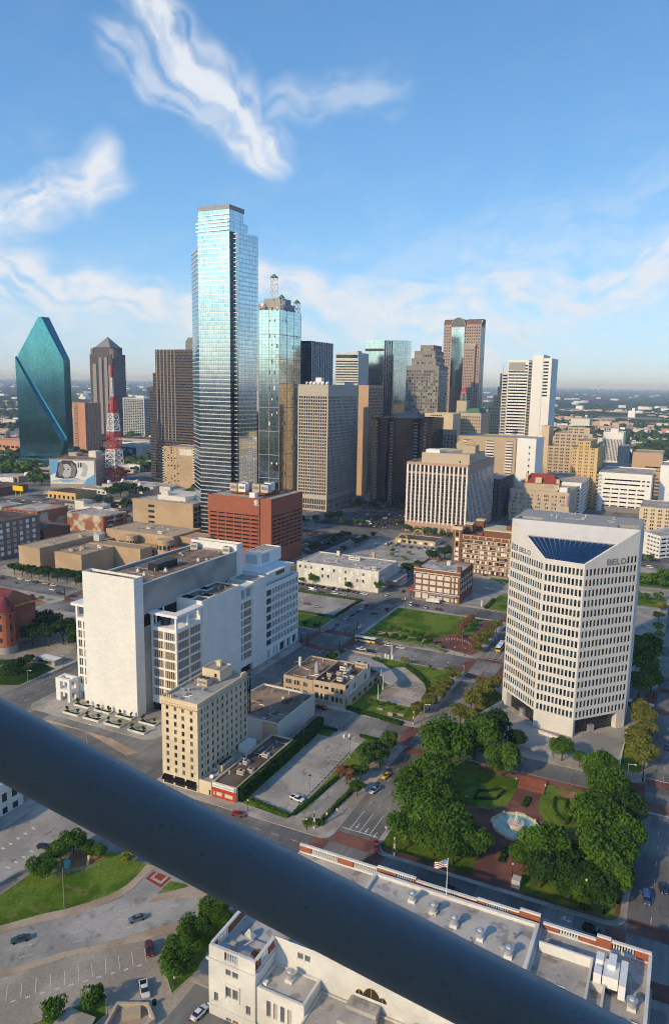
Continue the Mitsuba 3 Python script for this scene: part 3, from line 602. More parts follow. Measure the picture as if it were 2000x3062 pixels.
# --- two storey brick row with the crescent canopy (station)
kb = thing('brick_row', 'two storey cream brick row with dark cluttered roofs beside the crescent canopy', 'building')
yb, yf = 286.4, 285.3
shell(kb, rect(-161.6, -146.3, 286.0, 314), 9.2, 'sand', 'gravel_roof', {0: ([(1.2, 4.4), (5.6, 8.6), (10.4, 12.6)], [(1.4, 3.7), (5.4, 7.6)])}, win=('glass_dark',), par=.6)
shell(kb, rect(-146.2, -137.5, 286.2, 314), 9.6, 'beige', 'tar_roof', {0: ([(.8, 2.8), (3.7, 4.8), (5.8, 7.8)], [(1.0, 3.8), (6.2, 7.5)])}, win=('glass_dark', 'glass_blue'), par=.6)
shell(kb, rect(-137.4, -130.0, 285.9, 314.2), 10.2, 'sand', 'tar_roof', {0: ([(.6, 2.0), (2.7, 4.1), (4.8, 6.2)], [(1.0, 3.6), (5.6, 7.8)])}, win=('glass_dark', 'glass_pale'), par=.7)
part(kb, 'side_wall', M().box(-129.99, -129.9, 286, 314, 3.5, 10.15), 'white_paint')
for y in (294.5, 296.2, 307.5, 308.7): boxpart(kb, 'window', 'glass_dark', -129.92, -129.86, y, y + .8, 5.0, 7.4)
boxpart(kb, 'name_board', 'darkgreen', -129.92, -129.8, 286.4, 289.5, 8.2, 9.4)
for j in (1, 2, 3):
    for (a, b) in ((1.2, 4.4), (5.6, 8.6), (10.4, 12.6)):
        for z0, z1 in ((1.4, 3.7), (5.4, 7.6)): boxpart(kb, 'mullion', 'white_metal', -161.6 + a + (b - a) * j / 4 - .05, -161.6 + a + (b - a) * j / 4 + .05, 286.1, 286.25, z0, z1)
kw = thing('side_passage', 'low cream wall with framed windows along the right side of the brick row', 'building')
shell(kw, rect(-129.7, -127.8, 287.2, 321.5), 3.7, 'sand', 'pale_roof', {1: (cells(5, 1, 32, .55), [(1.2, 2.9)])}, win=('glass_blue',), par=.3)
for i, (x, y, l, w, h, t) in enumerate(((-135.4, 300, 7.0, 1.6, 1.8, 'long white duct on the dark roof of the brick row'), (-138.3, 297.8, 2.6, 2.2, 1.8, 'square cooling unit beside the long white duct'), (-139.5, 304.5, 3.0, 2.4, 1.8, 'grey cooling unit behind the long white duct'), (-133.8, 294.6, 2.6, 2.0, 1.7, 'white cooling unit nearest the right end of the brick row roof'), (-135.0, 291.2, 2.6, 2.0, 1.9, 'pale cooling unit nearest the front of the brick row roof'), (-131.4, 296.3, 2.4, 1.8, 1.5, 'low cooling unit by the right parapet of the brick row'), (-142.0, 294.5, 2.2, 1.8, 1.6, 'greenish cooling unit over the middle of the brick row'), (-132.5, 310.5, 6.5, 2.4, 2.6, 'rusty brown cooling rack at the back of the brick row roof'))): hvac(x, y, 9.2 if x < -137.5 else 9.5, l, w, h, t, None, 2, .0 if i else 1.57)
single('chimney', M().box(-150.6, -148.9, 296, 297.6, 8.4, 12.8).box(-150.2, -149.3, 296.3, 297.3, 12.8, 14), 'midgrey', 'square grey chimney on the tan roof of the brick row', 'chimney')
single('chimney', M().box(-161.3, -160.2, 300, 301.2, 8.6, 13.0), 'offwhite', 'pale chimney at the left edge of the brick row', 'chimney')
cn = thing('canopy', 'grey crescent canopy on white masts curving round the brick row', 'canopy')
ca = Polygon([(-148.2, 335.1), (-138.0, 333.7), (-129.5, 330.3), (-122.4, 323.8), (-116.4, 316.0), (-114.0, 306.9), (-113.6, 300.0), (-118.5, 297.4), (-119.3, 304.1), (-121.3, 311.1), (-124.0, 315.6), (-128.7, 320.5), (-132.8, 322.0), (-146.8, 327.6)]).buffer(3).buffer(-6).buffer(3)
part(cn, 'roof', M().slab(ca, 4.6, 5.1), 'midgrey')
ring = [(-120.1, 300.8), (-121.9, 311.2), (-125.4, 316.8), (-129.1, 320.9), (-133.6, 323.4), (-141, 326.6)]
for x, y in ring: part(cn, 'mast', M().tube((x, y, 0), (x, y, 7.6), .28, .06), 'white_metal')

# --- white office tower with the sloping glass roof
A, B, C, D = (-68, 322.8), (-50.5, 305.6), (-34.1, 303.0), (-15.7, 323.3); E_, F_ = (-15.9, 352), (-67.6, 352); ZT, ZL = 86.2, 73.6
kt = thing('office_tower', 'pale granite office tower with rows of slot windows and a sloping blue glass roof', 'office tower')
lv = [(8.4 + i * 4.32, 8.4 + i * 4.32 + 2.75) for i in range(15)]
wins = []; wm = M()
wins += facade(wm, B, C, 7.4, ZL, cells(10, .4, 16.2, .60), lv, .22)
nL = np.hypot(17.5, 17.2); nR = np.hypot(18.4, 20.3)
for p, q, L in ((A, B, nL), (C, D, nR)):
    n_ = 14; us = cells(n_, .5, L - .5, .60)
    wins += facade(wm, p, q, 7.4, 72.0, us, lv, .18)
    hi = us[:3] if p == A else us[-3:]
    # the wall above, cut by the slope
    u = (np.array(q) - p) / L
    P3 = lambda s, z: (p[0] + u[0] * s, p[1] + u[1] * s, z)  # noqa
    top = lambda s: (ZT - (ZT - ZL) * s / L) if p == A else (ZL + (ZT - ZL) * s / L)  # noqa
    a, b = hi[0][0], hi[-1][1]
    w2 = facade(wm, P3(a - .2, 0)[:2], P3(b + .2, 0)[:2], 72.0, 75.8, [(x - a + .2, y - a + .2) for x, y in hi], [(72.6, 75.4)], .18); wins += w2
    for s0, s1 in (((0, a - .2), (b + .2, L)) if p == A else ((0, a - .2), (b + .2, L))):
        cut = L * (ZT - 75.8) / (ZT - ZL) if p == A else L * (75.8 - ZL) / (ZT - ZL)
        for t0, t1 in ((s0, min(s1, cut)), (max(s0, cut), s1)):
            if t1 > t0: wm.quad(P3(t0, 72.0), P3(t1, 72.0), P3(t1, min(75.8, top(t1))), P3(t0, min(75.8, top(t0))))
    sc_ = L * (ZT - 75.8) / (ZT - ZL)
    if p == A: wm.quad(P3(0, 75.8), P3(sc_, 75.8), P3(0, ZT), P3(0, ZT))
    else: wm.quad(P3(L - sc_, 75.8), P3(L, 75.8), P3(L, ZT), P3(L, ZT))
wm.quad((*D, 0), (*E_, 0), (*E_, ZT), (*D, ZT)).quad((*E_, 0), (*F_, 0), (*F_, ZT), (*E_, ZT)).quad((*F_, 0), (*A, 0), (*A, ZT), (*F_, ZT))
# ground floor: solid centre, two recessed lobbies
def base(p, q, segs):
    p, q = np.array(p), np.array(q); L = np.linalg.norm(q - p); u = (q - p) / L; n = np.array([u[1], -u[0]])
    for s0, s1 in segs:
        a, b = p + u * s0, p + u * s1; wm.quad((*a, 0), (*b, 0), (*b, 7.4), (*a, 7.4))
        for c in (a, b): wm.quad((*c, 0), (*(c - n * 3), 0), (*(c - n * 3), 7.4), (*c, 7.4))
    return p, u, n, L
base(B, C, [(0, 16.6)]); base(A, B, [(0, 3.6), (24.2, nL)]); base(C, D, [(0, .3), (22.9, nR)])
part(kt, 'wall', wm, 'granite')
panes(kt, 'window', wins, ('glass_dark', 'glass_dark', 'glass_teal', 'glass_dark', 'glass_blue'), 300)
for p, q, s0, s1 in ((A, B, 3.6, 24.2), (C, D, .3, 22.9)):
    p = np.array(p); q = np.array(q); u = (q - p) / np.linalg.norm(q - p); n = np.array([u[1], -u[0]]); a, b = p + u * s0 - n * 2.6, p + u * s1 - n * 2.6
    part(kt, 'soffit', M().quad((*(a + n * 2.6), 7.4), (*(b + n * 2.6), 7.4), (*b, 7.4), (*a, 7.4)), 'granite')
    for i in range(8):
        for j in range(2):
            c = a + (b - a) * (i + .5) / 8; part(kt, 'lobby_pane', M().obox(c, u, (s1 - s0) / 8 - .14, .1, .1 + j * 3.65, 3.65 + j * 3.65), 'glass_dark')
    part(kt, 'lobby_frame', M().obox((a + b) / 2 - n * .12, u, s1 - s0, .1, 0, 7.4), 'metal')
    c = a + (b - a) * .48 + n * .7; part(kt, 'entrance', M().obox(c, u, 2.6, 1.3, 0, 3.1), 'metal')
# sloping top: plane through the ledge B-C and the top edge
def lerp(a, b, t): return tuple(np.array(a, float) + (np.array(b, float) - np.array(a, float)) * t)
b3, c3, d3, a3 = (*B, ZL), (*C, ZL), (*D, ZT), (*A, ZT)
sl = M(); tq = .60
g0, g1, g2, g3 = b3, c3, lerp(c3, d3, tq), lerp(b3, a3, tq)
nv = np.cross(np.array(c3) - b3, np.array(a3) - b3); nv /= np.linalg.norm(nv)
rim = lambda p, d: tuple(np.array(p) - nv * d)  # noqa
sl.quad(g3, g2, d3, a3)
cs = np.mean([g0, g1, g2, g3], 0); ins = [tuple(np.array(p) + (cs - p) * .06) for p in (g0, g1, g2, g3)]
for i in range(4):
    o, o2, i1, i2 = (g0, g1, g2, g3)[i], (g0, g1, g2, g3)[(i + 1) % 4], ins[i], ins[(i + 1) % 4]
    sl.quad(o, o2, i2, i1); sl.quad(i1, i2, rim(i2, 1.0), rim(i1, 1.0))
part(kt, 'sloping_panel', sl, 'granite')
i0, i1, i2, i3 = [np.array(rim(p, .7)) for p in ins]
NU, NVV = 16, 7
for v in range(NVV):
    l0, r0, l1, r1 = i0 + (i3 - i0) * v / NVV, i1 + (i2 - i1) * v / NVV, i0 + (i3 - i0) * (v + 1) / NVV, i1 + (i2 - i1) * (v + 1) / NVV
    xs0 = np.linalg.norm(r0 - l0)
    for u in range(NU):
        q = [l0 + (r0 - l0) * (u + .03) / NU, l0 + (r0 - l0) * (u + .97) / NU, l1 + (r1 - l1) * (u + .97) / NU, l1 + (r1 - l1) * (u + .03) / NU]
        cq = np.mean(q, 0); q = [cq + (x - cq) * .97 for x in q]; bt = [x - nv * .08 for x in q]
        part(kt, 'roof_pane', M().add(q + bt, [[0, 1, 2, 3], [4, 7, 6, 5], [0, 4, 5, 1], [1, 5, 6, 2], [2, 6, 7, 3], [3, 7, 4, 0]]), 'skylight')
part(kt, 'roof_frame', M().quad(*[tuple(x - nv * .05) for x in (i0, i1, i2, i3)]), 'metal')
tp = Polygon([A, D, E_, F_]); hole = unary_union([Polygon([(-66.5, 326), (-56, 324.6), (-56, 331), (-66, 332)]), Polygon([(-25, 325.0), (-17, 325.5), (-17, 333), (-25.2, 331.5)])])
part(kt, 'roof', M().flat(tp.difference(hole), ZT), 'midgrey'); part(kt, 'roof_well', M().flat(hole, ZT - 3), 'dark')
for g in hole.geoms:
    c = list(g.exterior.coords); w = M()
    for a, b in zip(c[:-1], c[1:]): w.quad((*a, ZT - 3), (*b, ZT - 3), (*b, ZT), (*a, ZT))
    part(kt, 'well_wall', w, 'greystone')
for x in np.linspace(-62, -57, 5): part(kt, 'well_beam', M().tube((x, 326, ZT - .6), (x - 3, 331, ZT - .6), .25), 'galvanized')
uL = (np.array(B) - A) / nL; uR = (np.array(D) - C) / nR
sign_text(kt, 'lettering', 'BELO', 2.0, (A[0] + uL[0] * 6.3 + uL[1] * .05, A[1] + uL[1] * 6.3 - uL[0] * .05, 72.9), (*(uL * 1.25), 0), (0, 0, 1), 'grey', .15)
sign_text(kt, 'lettering', 'BELO', 2.3, (C[0] + uR[0] * 10.6 + uR[1] * .05, C[1] + uR[1] * 10.6 - uR[0] * .05, 72.7), (*(uR * 1.25), 0), (0, 0, 1), 'grey', .15)
for i in range(6): single('forecourt_step', M().box(-57 + i * .2, -38 - i * .2, 281.0 + i * .5, 288, KERB, KERB + .08 + i * .14), 'agg_concrete', f'{["lowest","second","third","fourth","fifth","topmost"][i]} broad grey step before the pale granite office tower', 'step')
single('planter_wall', M().box(-14.4, -13.9, 283, 323, 0, .9), 'granite', 'low granite wall between the tower forecourt and the bright green planting', 'wall')
single('planter_wall', M().slab(Polygon([(-76, 297), (-75.6, 296.6), (-67.6, 322), (-68.0, 322.4)]), 0, 1.6), 'granite', 'low granite wall on the left of the tower forecourt', 'wall')
single('stair_wall', M().slab(Polygon([(-47.5, 300.6), (-47.2, 300.2), (-38, 297.5), (-38, 298.0)]), KERB, 1.5), 'granite', 'wedge shaped granite wall in front of the tower corner', 'wall')
single('tower_shelter', M().box(-22.5, -18.8, 281, 282.8, 2.5, 2.7).box(-22.4, -22.2, 281.1, 281.3, .1, 2.5).box(-19.1, -18.9, 281.1, 281.3, .1, 2.5).box(-22.4, -22.2, 282.5, 282.7, .1, 2.5).box(-19.1, -18.9, 282.5, 282.7, .1, 2.5), 'palegrey', 'small grey shelter at the kerb below the tower planting', 'shelter')

# --- white marble courthouse: slab, front tower, window bays, lower block
kc = thing('courthouse', 'big white marble courthouse slab with a brown gravel roof and window bays', 'courthouse')
MW, AG = 'marble', 'agg_concrete'
shell(kc, rect(-232.2, -203.8, 234.0, 239.6), 61.5, MW, 'gravel_roof', par=1.0)                        # blind front tower
shell(kc, rect(-232.0, -204.0, 239.7, 311.5), 58.0, AG, 'gravel_roof', par=1.0)                         # main slab
shell(kc, rect(-232.2, -203.8, 311.6, 317.2), 61.5, MW, 'gravel_roof', par=1.0, )
part(kc, 'coping', M().box(-204.3, -203.7, 239.7, 311.5, 57.9, 58.35).box(-232.3, -231.7, 239.7, 311.5, 57.9, 58.35), 'white')
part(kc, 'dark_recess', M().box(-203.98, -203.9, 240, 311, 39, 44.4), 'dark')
for y in (247, 252, 303, 308): boxpart(kc, 'pier', 'white', -203.97, -203.4, y, y + .8, 38, 44.6)
shell(kc, rect(-203.9, -190.0, 262.2, 293.6), 46.6, MW, 'gravel_roof', par=.7)                          # lower blind block
for i, (y, x) in enumerate(((266, -200), (281, -202), (272, -194.5))): part(kc, 'roof_hatch', M().box(x - 3.2, x + 3.2, y - 2.6, y + 2.6, 45.9, 46.5), 'white'); part(kc, 'roof_grille', M().box(x - 2.8, x + 2.8, y - 2.2, y + 2.2, 46.505, 46.55), 'dark')
rows = [(7.2 + i * 4.35, 7.2 + i * 4.35 + 3.45) for i in range(7)]


def bay(y0, y1, x0, x1, cols_s, cols_f):
    """a bay of brown and glass strips behind a white grid, with a pergola roof"""
    m = M(); w = []
    w += facade(m, (x0, y0), (x1, y0), 3.6, 38.5, cols_f, rows, .5)
    w += facade(m, (x1, y0), (x1, y1), 3.6, 38.5, cols_s, rows, .5)
    m.quad((x1, y1, 0), (x0, y1, 0), (x0, y1, 38.5), (x1, y1, 38.5)); m.quad((x0, y0, 38.4), (x1, y0, 38.4), (x1, y1, 38.4), (x0, y1, 38.4))
    part(kc, 'bay_wall', m, 'white')
    for c, u, n, W, H_ in w:
        k_ = max(2, int(round(W / 1.2)))
        for j in range(k_):
            s = (j + .5) / k_ * W - W / 2; cc = (c[0] + u[0] * s, c[1] + u[1] * s); fin = M().obox(np.array(cc) + np.array(n) * .18, u, W / k_ * .55, .42, c[2] - H_ / 2, c[2] + H_ / 2)
            part(kc, 'fin', fin, 'greystone' if j % 2 else 'sand')
        key = uid(kc + '__window'); scene[key] = {'type': 'cube', 'to_world': frame(c, (u[0] * W / 2, u[1] * W / 2, 0), (n[0] * .04, n[1] * .04, 0), (0, 0, H_ / 2)), 'bsdf': ref('glass_dark')}
    boxpart(kc, 'base', 'glass_dark', x0, x1 - .8, y0 + .8, y1, 0, 3.59)
    for a, b in ((x0, y0), (x1 - .9, y0)): boxpart(kc, 'pier', 'white', a, a + .9, b, b + .9, 38.5, 43.9)
    n_ = max(2, int((y1 - y0) / 8))
    for i in range(1, n_ + 1): boxpart(kc, 'pier', 'white', x1 - .9, x1, y0 + (y1 - y0) * i / n_ - .9, y0 + (y1 - y0) * i / n_, 38.5, 43.9)
    part(kc, 'pergola', M().box(x0 - .6, x1 + 1.2, y0 - 1.0, y0 + 3.2, 43.95, 45.1).box(x1 - 3.0, x1 + 1.2, y0 + 3.2, y1 + .6, 43.95, 45.1), 'white')
    boxpart(kc, 'plant_box', 'dark_metal', x0 + 3, x0 + 6, y0 + 3, y0 + 6, 38.5, 41.4)


bay(244.0, 262.0, -206.5 + 2.7, -190.2, [(.9, 8.9), (9.6, 17.4)], [(1.0, 6.6), (7.2, 12.8)])
bay(293.8, 304.6, -203.8, -190.4, [(.8, 2.4), (3.0, 10.2)], [(1.0, 12.0)])
m = M(); w = facade(m, (-241.2, 238.2), (-232.3, 238.2), 3.6, 38.5, [(1.1, 3.2), (4.2, 6.3)], rows, .5); m.quad((-241.2, 250, 3.6), (-241.2, 238.2, 3.6), (-241.2, 238.2, 38.5), (-241.2, 250, 38.5)); m.quad((-241.2, 238.2, 38.4), (-232.3, 238.2, 38.4), (-232.3, 250, 38.4), (-241.2, 250, 38.4))
part(kc, 'bay_wall', m, 'white'); panes(kc, 'window', w, ('glass_dark',))
for c, u, n, W, H_ in w: part(kc, 'fin', M().obox((c[0], c[1] - .15), u, .6, .4, c[2] - H_ / 2, c[2] + H_ / 2), 'sand')
part(kc, 'pergola', M().box(-242.6, -232.3, 236.8, 241, 43.95, 45.1).box(-242.6, -238.5, 241, 252, 43.95, 45.1), 'white'); boxpart(kc, 'pier', 'white', -241.2, -240.2, 238.2, 239.2, 38.5, 43.9)
for x in (-241.2, -234.0): boxpart(kc, 'pier', 'white', x, x + 1.0, 238.2, 239.2, 0, 3.6)
shell(kc, rect(-203.8, -189.9, 304.7, 317.0), 45.6, MW, 'pale_roof', par=.5)                           # blind pier by the annex
for i, (x, y, t) in enumerate(((-228, 309, 'white cooling box at the far left corner of the courthouse roof'), (-208.5, 309.3, 'white cooling box at the far right corner of the courthouse roof'))): hvac(x, y, 57.0, 3.6, 2.8, 3.4, t, None, 1, .3)
single('roof_monitor', M().box(-220, -214.5, 262.5, 277, 57.0, 60.4), 'dark_metal', 'long black louvred box in the middle of the brown courthouse roof', 'roof monitor')
for i, (x, y) in enumerate(((-222, 258), (-215.5, 254.5), (-211.5, 264.5), (-224, 274), (-210.5, 288))): single('roof_vent', M().box(x - .8, x + .8, y - .5, y + .5, 57, 58.1).box(x - .3, x + .3, y - .3, y + .3, 58.1, 58.8), 'offwhite', 'pale vent standing on the brown courthouse roof', 'vent', 'vents on the brown courthouse roof')
# --- annex with slot windows
ka = thing('court_annex', 'white court annex with rows of blue slot windows and a windowless box on its roof', 'building')
lv = [(7.6 + i * 4.45, 7.6 + i * 4.45 + 3.1) for i in range(7)]
cols = [(.7, 5.6)] + cells(17, 6.2, 34.2, .6)
shell(ka, rect(-213.5, -190.0, 317.3, 352.2), 39.9, 'white', 'pale_roof', {1: (cols, lv, .6)}, win=('glass_teal', 'glass_blue', 'glass_teal'), par=1.5, z0=6.4)
m = M(); w = facade(m, (-190.0, 317.3), (-190.0, 352.2), 0, 6.4, [(1.2, 4.6), (7.5, 9.0), (10.5, 12.4), (14.5, 20.5), (22.5, 26.5), (28.5, 33.5)], [(.2, 5.2)], 1.2); m.quad((-213.5, 317.3, 0), (-190, 317.3, 0), (-190, 317.3, 6.4), (-213.5, 317.3, 6.4))
part(ka, 'base_wall', m, 'white'); panes(ka, 'door', w, ('glass_teal', 'glass_dark', 'palegrey'))
for i in range(7): part(ka, 'balcony', M().box(-190.0, -189.5, 318, 323, 7.5 + i * 4.45, 7.62 + i * 4.45), 'white')
shell(ka, rect(-210, -194.2, 324, 350.5), 44.6, 'white', 'pale_roof', {1: ([(10.5, 20)], [(41.2, 43.4)])}, z0=38.4, win=('olive',), par=.2)
part(ka, 'roof_slab', M().box(-211, -192.0, 323.5, 351.5, 44.6, 45.2), 'white')
shell(ka, rect(-213.4, -203.1, 333, 355.6), 52.5, 'white', 'pale_roof', None, z0=45.2, par=.5); boxpart(ka, 'screen', 'palegrey', -203.09, -203.0, 335, 343, 46.5, 51.5); boxpart(ka, 'screen', 'palegrey', -212, -205, 332.9, 332.99, 46.5, 51.5)
# --- gate frame, planters, flags before the courthouse
kg = thing('gate_frame', 'white open concrete gate frame standing at the street beside the courthouse', 'gate')
gx0, gx1, gy0, gy1 = -248.6, -240.4, 231.8, 237.2
for x in (gx0, gx1 - 1.3):
    for y in (gy0, gy1 - 1.3): part(kg, 'post', M().box(x, x + (2.6 if x == gx0 and y == gy0 else 1.3), y, y + 1.3, 0, 9.4), 'gate')
part(kg, 'beam', M().box(gx0, gx1, gy0, gy0 + 1.3, 9.4, 10.6).box(gx0, gx1, gy1 - 1.3, gy1, 9.4, 10.6).box(gx0, gx0 + 1.3, gy0 + 1.3, gy1 - 1.3, 9.4, 10.6).box(gx1 - 1.3, gx1, gy0 + 1.3, gy1 - 1.3, 9.4, 10.6), 'gate'); part(kg, 'slab', M().box(gx0 + .01, gx1 - .01, gy0 + .01, gy1 - .01, 4.4, 5.6), 'gate'); part(kg, 'link', M().box(gx1, -233, 238.4, 241, 4.4, 5.6), 'gate'); part(kg, 'link_post', M().box(-236.5, -235, 236.9, 238.3, 0, 5.6), 'gate')
sap = []
for r, (y, xs) in enumerate(((222.6, (-235.6, -224, -212.4, -199.6)), (230.4, (-237, -225.2, -213.0, -200.4)))):
    for i, x in enumerate(xs):
        kp = thing('planter', f'{["first","second","third","fourth"][i]} from left in the {["street side","wall side"][r]} row of low white courthouse planters', 'planter')
        P = sbox(x, y, x + 8.6, y + 2.8).difference(Point(x + 4.3, y + 6.6).buffer(4.9)); part(kp, 'box', M().slab(P, 0, .95), 'offwhite'); part(kp, 'soil', M().flat(P.buffer(-.3), .96), 'darkgreen'); sap += [(x + 1.2, y + 1.5), (x + 7.4, y + 1.5)]
for i, (x, c) in enumerate(((-243.6, 'shade_blue'), (-239.5, 'terracotta'), (-236.8, 'white'))):
    kf = thing('flag_pole', f'{["left flag pole with a blue flag","middle flag pole with a red and white flag","right flag pole with a pale flag"][i]} behind the white gate frame', 'flag pole')
    part(kf, 'pole', M().tube((x, 243, 0), (x, 243, 16), .1, .06), 'white_metal'); part(kf, 'flag', M().add([(x + .1 + t * .9, 243 + .25 * math.sin(t * 2), 15.6 - t * .9 - s * 1.6) for s in (0, 1) for t in range(3)], [[0, 1, 4, 3], [1, 2, 5, 4]]), c)

# --- railway station with brick and white balustrades (white terracotta walls, grey roofs)
ks = thing('station', 'white station building with brick parapets and white balustrades round flat grey roofs', 'station')
YF = 166.0
shell(ks, rect(-22.4, 2.2, 100, YF), 15.0, 'white_paint', 'pale_roof', par=.25)
shell(ks, rect(-64.8, -22.5, 131.2, 164.0), 17.2, 'white_paint', 'pale_roof', par=.9, pw=.8)
shell(ks, rect(-64.8, -22.5, 164.1, YF), 14.4, 'white_paint', 'dark_roof', par=.1)
shell(ks, rect(-88.2, -64.9, 131.2, YF), 14.6, 'white_paint', 'pale_roof', par=.2)
m = M(); w = facade(m, (-88.2, 122.4), (-75.9, 122.4), 0, 15.0, [(1.4, 2.5), (4.6, 6.0), (6.4, 7.9), (9.9, 11.1)], [(-.001 + .01, .9), (3.9, 6.2), (6.3, 8.8), (11.8, 13.3)], .35, lambda i, r: (r == 1 and i in (1, 2)) or (r != 1 and i in (0, 3)))
m.quad((-75.9, 122.4, 0), (-75.9, 131.2, 0), (-75.9, 131.2, 15), (-75.9, 122.4, 15)); m.quad((-88.2, 131.2, 0), (-88.2, 122.4, 0), (-88.2, 122.4, 15), (-88.2, 131.2, 15)); part(ks, 'tower_wall', m, 'white_paint'); panes(ks, 'window', w, ('glass_pale', 'glass_pale', 'rust'))
part(ks, 'tower_roof', M().flat(sbox(-88.0, 122.6, -76.0, 131.2), 15.0), 'pale_roof')
part(ks, 'cornice', M().box(-88.6, -75.5, 122.0, 122.397, 14.2, 14.8).box(-88.5, -75.6, 122.15, 122.396, 2.4, 2.8).box(-75.897, -75.5, 122.0, 131, 14.2, 14.8), 'white_paint')
for x0, x1 in ((-83.9, -79.9),): part(ks, 'window_surround', M().box(x0, x1, 122.15, 122.395, 9.4, 9.9).box(x0, x0 + .35, 122.2, 122.394, 5.8, 9.4).box(x1 - .35, x1, 122.2, 122.394, 5.8, 9.4), 'white_paint')
shell(ks, rect(-75.8, -64.0, 122.9, 131.1), 11.6, 'white_paint', 'pale_roof', {0: (cells(4, 2.2, 9.2, .62), [(5.2, 9.2)])}, win=('blind', 'glass_pale'), par=.4, pw=.6)
m = M(); w = facade(m, (-75.8, 131.1), (-30, 131.1), 11.0, 18.1, [(5.8, 7.2), (7.6, 9.0)], [(14.2, 16.2)], .3); part(ks, 'back_wall', m, 'white_paint'); panes(ks, 'window', w, ('glass_pale', 'ochre'))
for cx, big in ((-54.6, .9), (-51.8, 1.9), (-49.2, .9)):
    an = np.linspace(0, math.pi, 11); P_ = [(cx + big * math.cos(a), 131.06, 11.9 + big * 1.25 * math.sin(a)) for a in an]
    part(ks, 'arched_window', M().add(P_ + [(x, 130.9, z) for x, y, z in P_], [[0, i, i + 1, 0] for i in range(1, 10)] + [[i, i + 1, 12 + i, 11 + i] for i in range(10)] + [[11, 11 + i + 1, 11 + i, 11] for i in range(1, 10)]), 'glass_brown')
    part(ks, 'arch_frame', M().tube(P_[0], P_[1], .1).tube(P_[1], P_[3], .1).tube(P_[3], P_[5], .1).tube(P_[5], P_[7], .1).tube(P_[7], P_[9], .1).tube(P_[9], P_[10], .1).tube((cx, 130.9, 11.9), (cx, 130.9, 11.9 + big * 1.25), .06), 'ochre')
shell(ks, rect(-63.9, -30, 108, 130.95), 9.0, 'white_paint', 'pale_roof', par=.25)
part(ks, 'roof_box', M().box(-56.5, -49.5, 128.0, 130.9, 8.8, 11.0).box(-57, -49, 124.5, 127.9, 8.8, 10.0), 'pale_roof'); part(ks, 'roof_box', M().box(-46, -40, 123, 128, 8.8, 10.2), 'pale_roof')
# parapets: (along x or y) brick panels, coping, balusters
def parapet(p, q, z0, z1, pattern, inside):
    """pattern: list of (fraction from, to, 'b' brick | 'c' balusters)"""
    p, q = np.array(p, float), np.array(q, float); L = np.linalg.norm(q - p); u = (q - p) / L
    part(ks, 'coping', M().obox((p + q) / 2, u, L, .75, z1 - .42, z1), 'white_paint'); part(ks, 'plinth', M().obox((p + q) / 2, u, L, .7, z0, z0 + .35), 'white_paint')
    for a, b, t in pattern:
        c = p + u * L * (a + b) / 2; l = L * (b - a)
        if t == 'b': part(ks, 'brick_panel', M().obox(c, u, l, .55, z0 + .35, z1 - .42), 'red_brick')
        else:
            n = max(3, int(l / .55))
            for i in range(n):
                d = p + u * (L * a + l * (i + .5) / n); part(ks, 'baluster', M().tube((*d, z0 + .34), (*d, z0 + .34 + (z1 - z0 - .76) * .35), .16, .19, 6).tube((*d, z0 + .34 + (z1 - z0 - .76) * .35), (*d, z1 - .41), .19, .11, 6), 'white_paint')
def stepped(x0, x1, pat, z0=14.75, z1=17.0): parapet((x0, YF - .35), (x1, YF - .35), z0, z1, pat, 0)
stepped(-21.9, -9.8, [(0, .31, 'b'), (.32, .68, 'c'), (.69, 1, 'b')], 14.75, 16.7); stepped(-9.7, -6.6, [(0, 1, 'b')], 14.75, 17.9); stepped(-6.5, 2.1, [(0, .02, 'b'), (.03, .58, 'c'), (.59, 1, 'b')], 14.75, 17.5)
parapet((1.85, YF - .8), (1.85, 110), 14.75, 17.2, [(0, .05, 'b'), (.06, .30, 'c'), (.31, .5, 'c'), (.51, .8, 'c'), (.81, 1, 'b')], 0)
stepped(-27.5, -22.6, [(0, 1, 'b')], 14.5, 18.4); stepped(-38, -27.6, [(0, .2, 'b'), (.21, .75, 'c'), (.76, 1, 'b')], 14.5, 17.6); stepped(-54, -38.1, [(0, .25, 'b'), (.26, .65, 'c'), (.66, 1, 'b')], 14.5, 17.2); stepped(-64.8, -54.1, [(0, .5, 'b'), (.51, .95, 'c'), (.96, 1, 'b')], 14.5, 17.8)
stepped(-88, -64.9, [(0, .15, 'b'), (.16, .5, 'c'), (.51, .7, 'b'), (.71, 1, 'c')], 14.7, 17.2)
parapet((-88.0, 122.8), (-76.0, 122.8), 15.0, 17.9, [(0, .34, 'b'), (.36, .62, 'c'), (.64, 1, 'b')], 0); parapet((-76.2, 123.4), (-76.2, 131), 15.0, 17.9, [(0, .2, 'b'), (.22, .65, 'c'), (.67, 1, 'b')], 0); parapet((-87.8, 123.4), (-87.8, 140), 15.0, 17.9, [(0, .1, 'b'), (.12, .36, 'c'), (.38, .9, 'b')], 0)
for (x0, x1) in ((-88.05, -83.9), (-80.4, -75.85)): part(ks, 'parapet_face', M().box(x0, x1, 122.4, 122.52, 15.0, 17.5), 'white_paint')
part(ks, 'inner_wall', M().box(-21.5, -9.6, 158.0, 158.5, 14.7, 17.2).box(-10.1, -9.6, 151.5, 158, 14.7, 17.2).box(-9.6, -6.4, 151.7, 152.2, 14.7, 16.6).box(-6.9, -6.4, 140, 151.7, 14.7, 16.6).box(-10.1, -9.6, 140, 151.5, 14.7, 17.2), 'white_paint')
ku = thing('roof_plant', 'big white cooling plant with ducts on the right wing of the station roof', 'cooling plant')
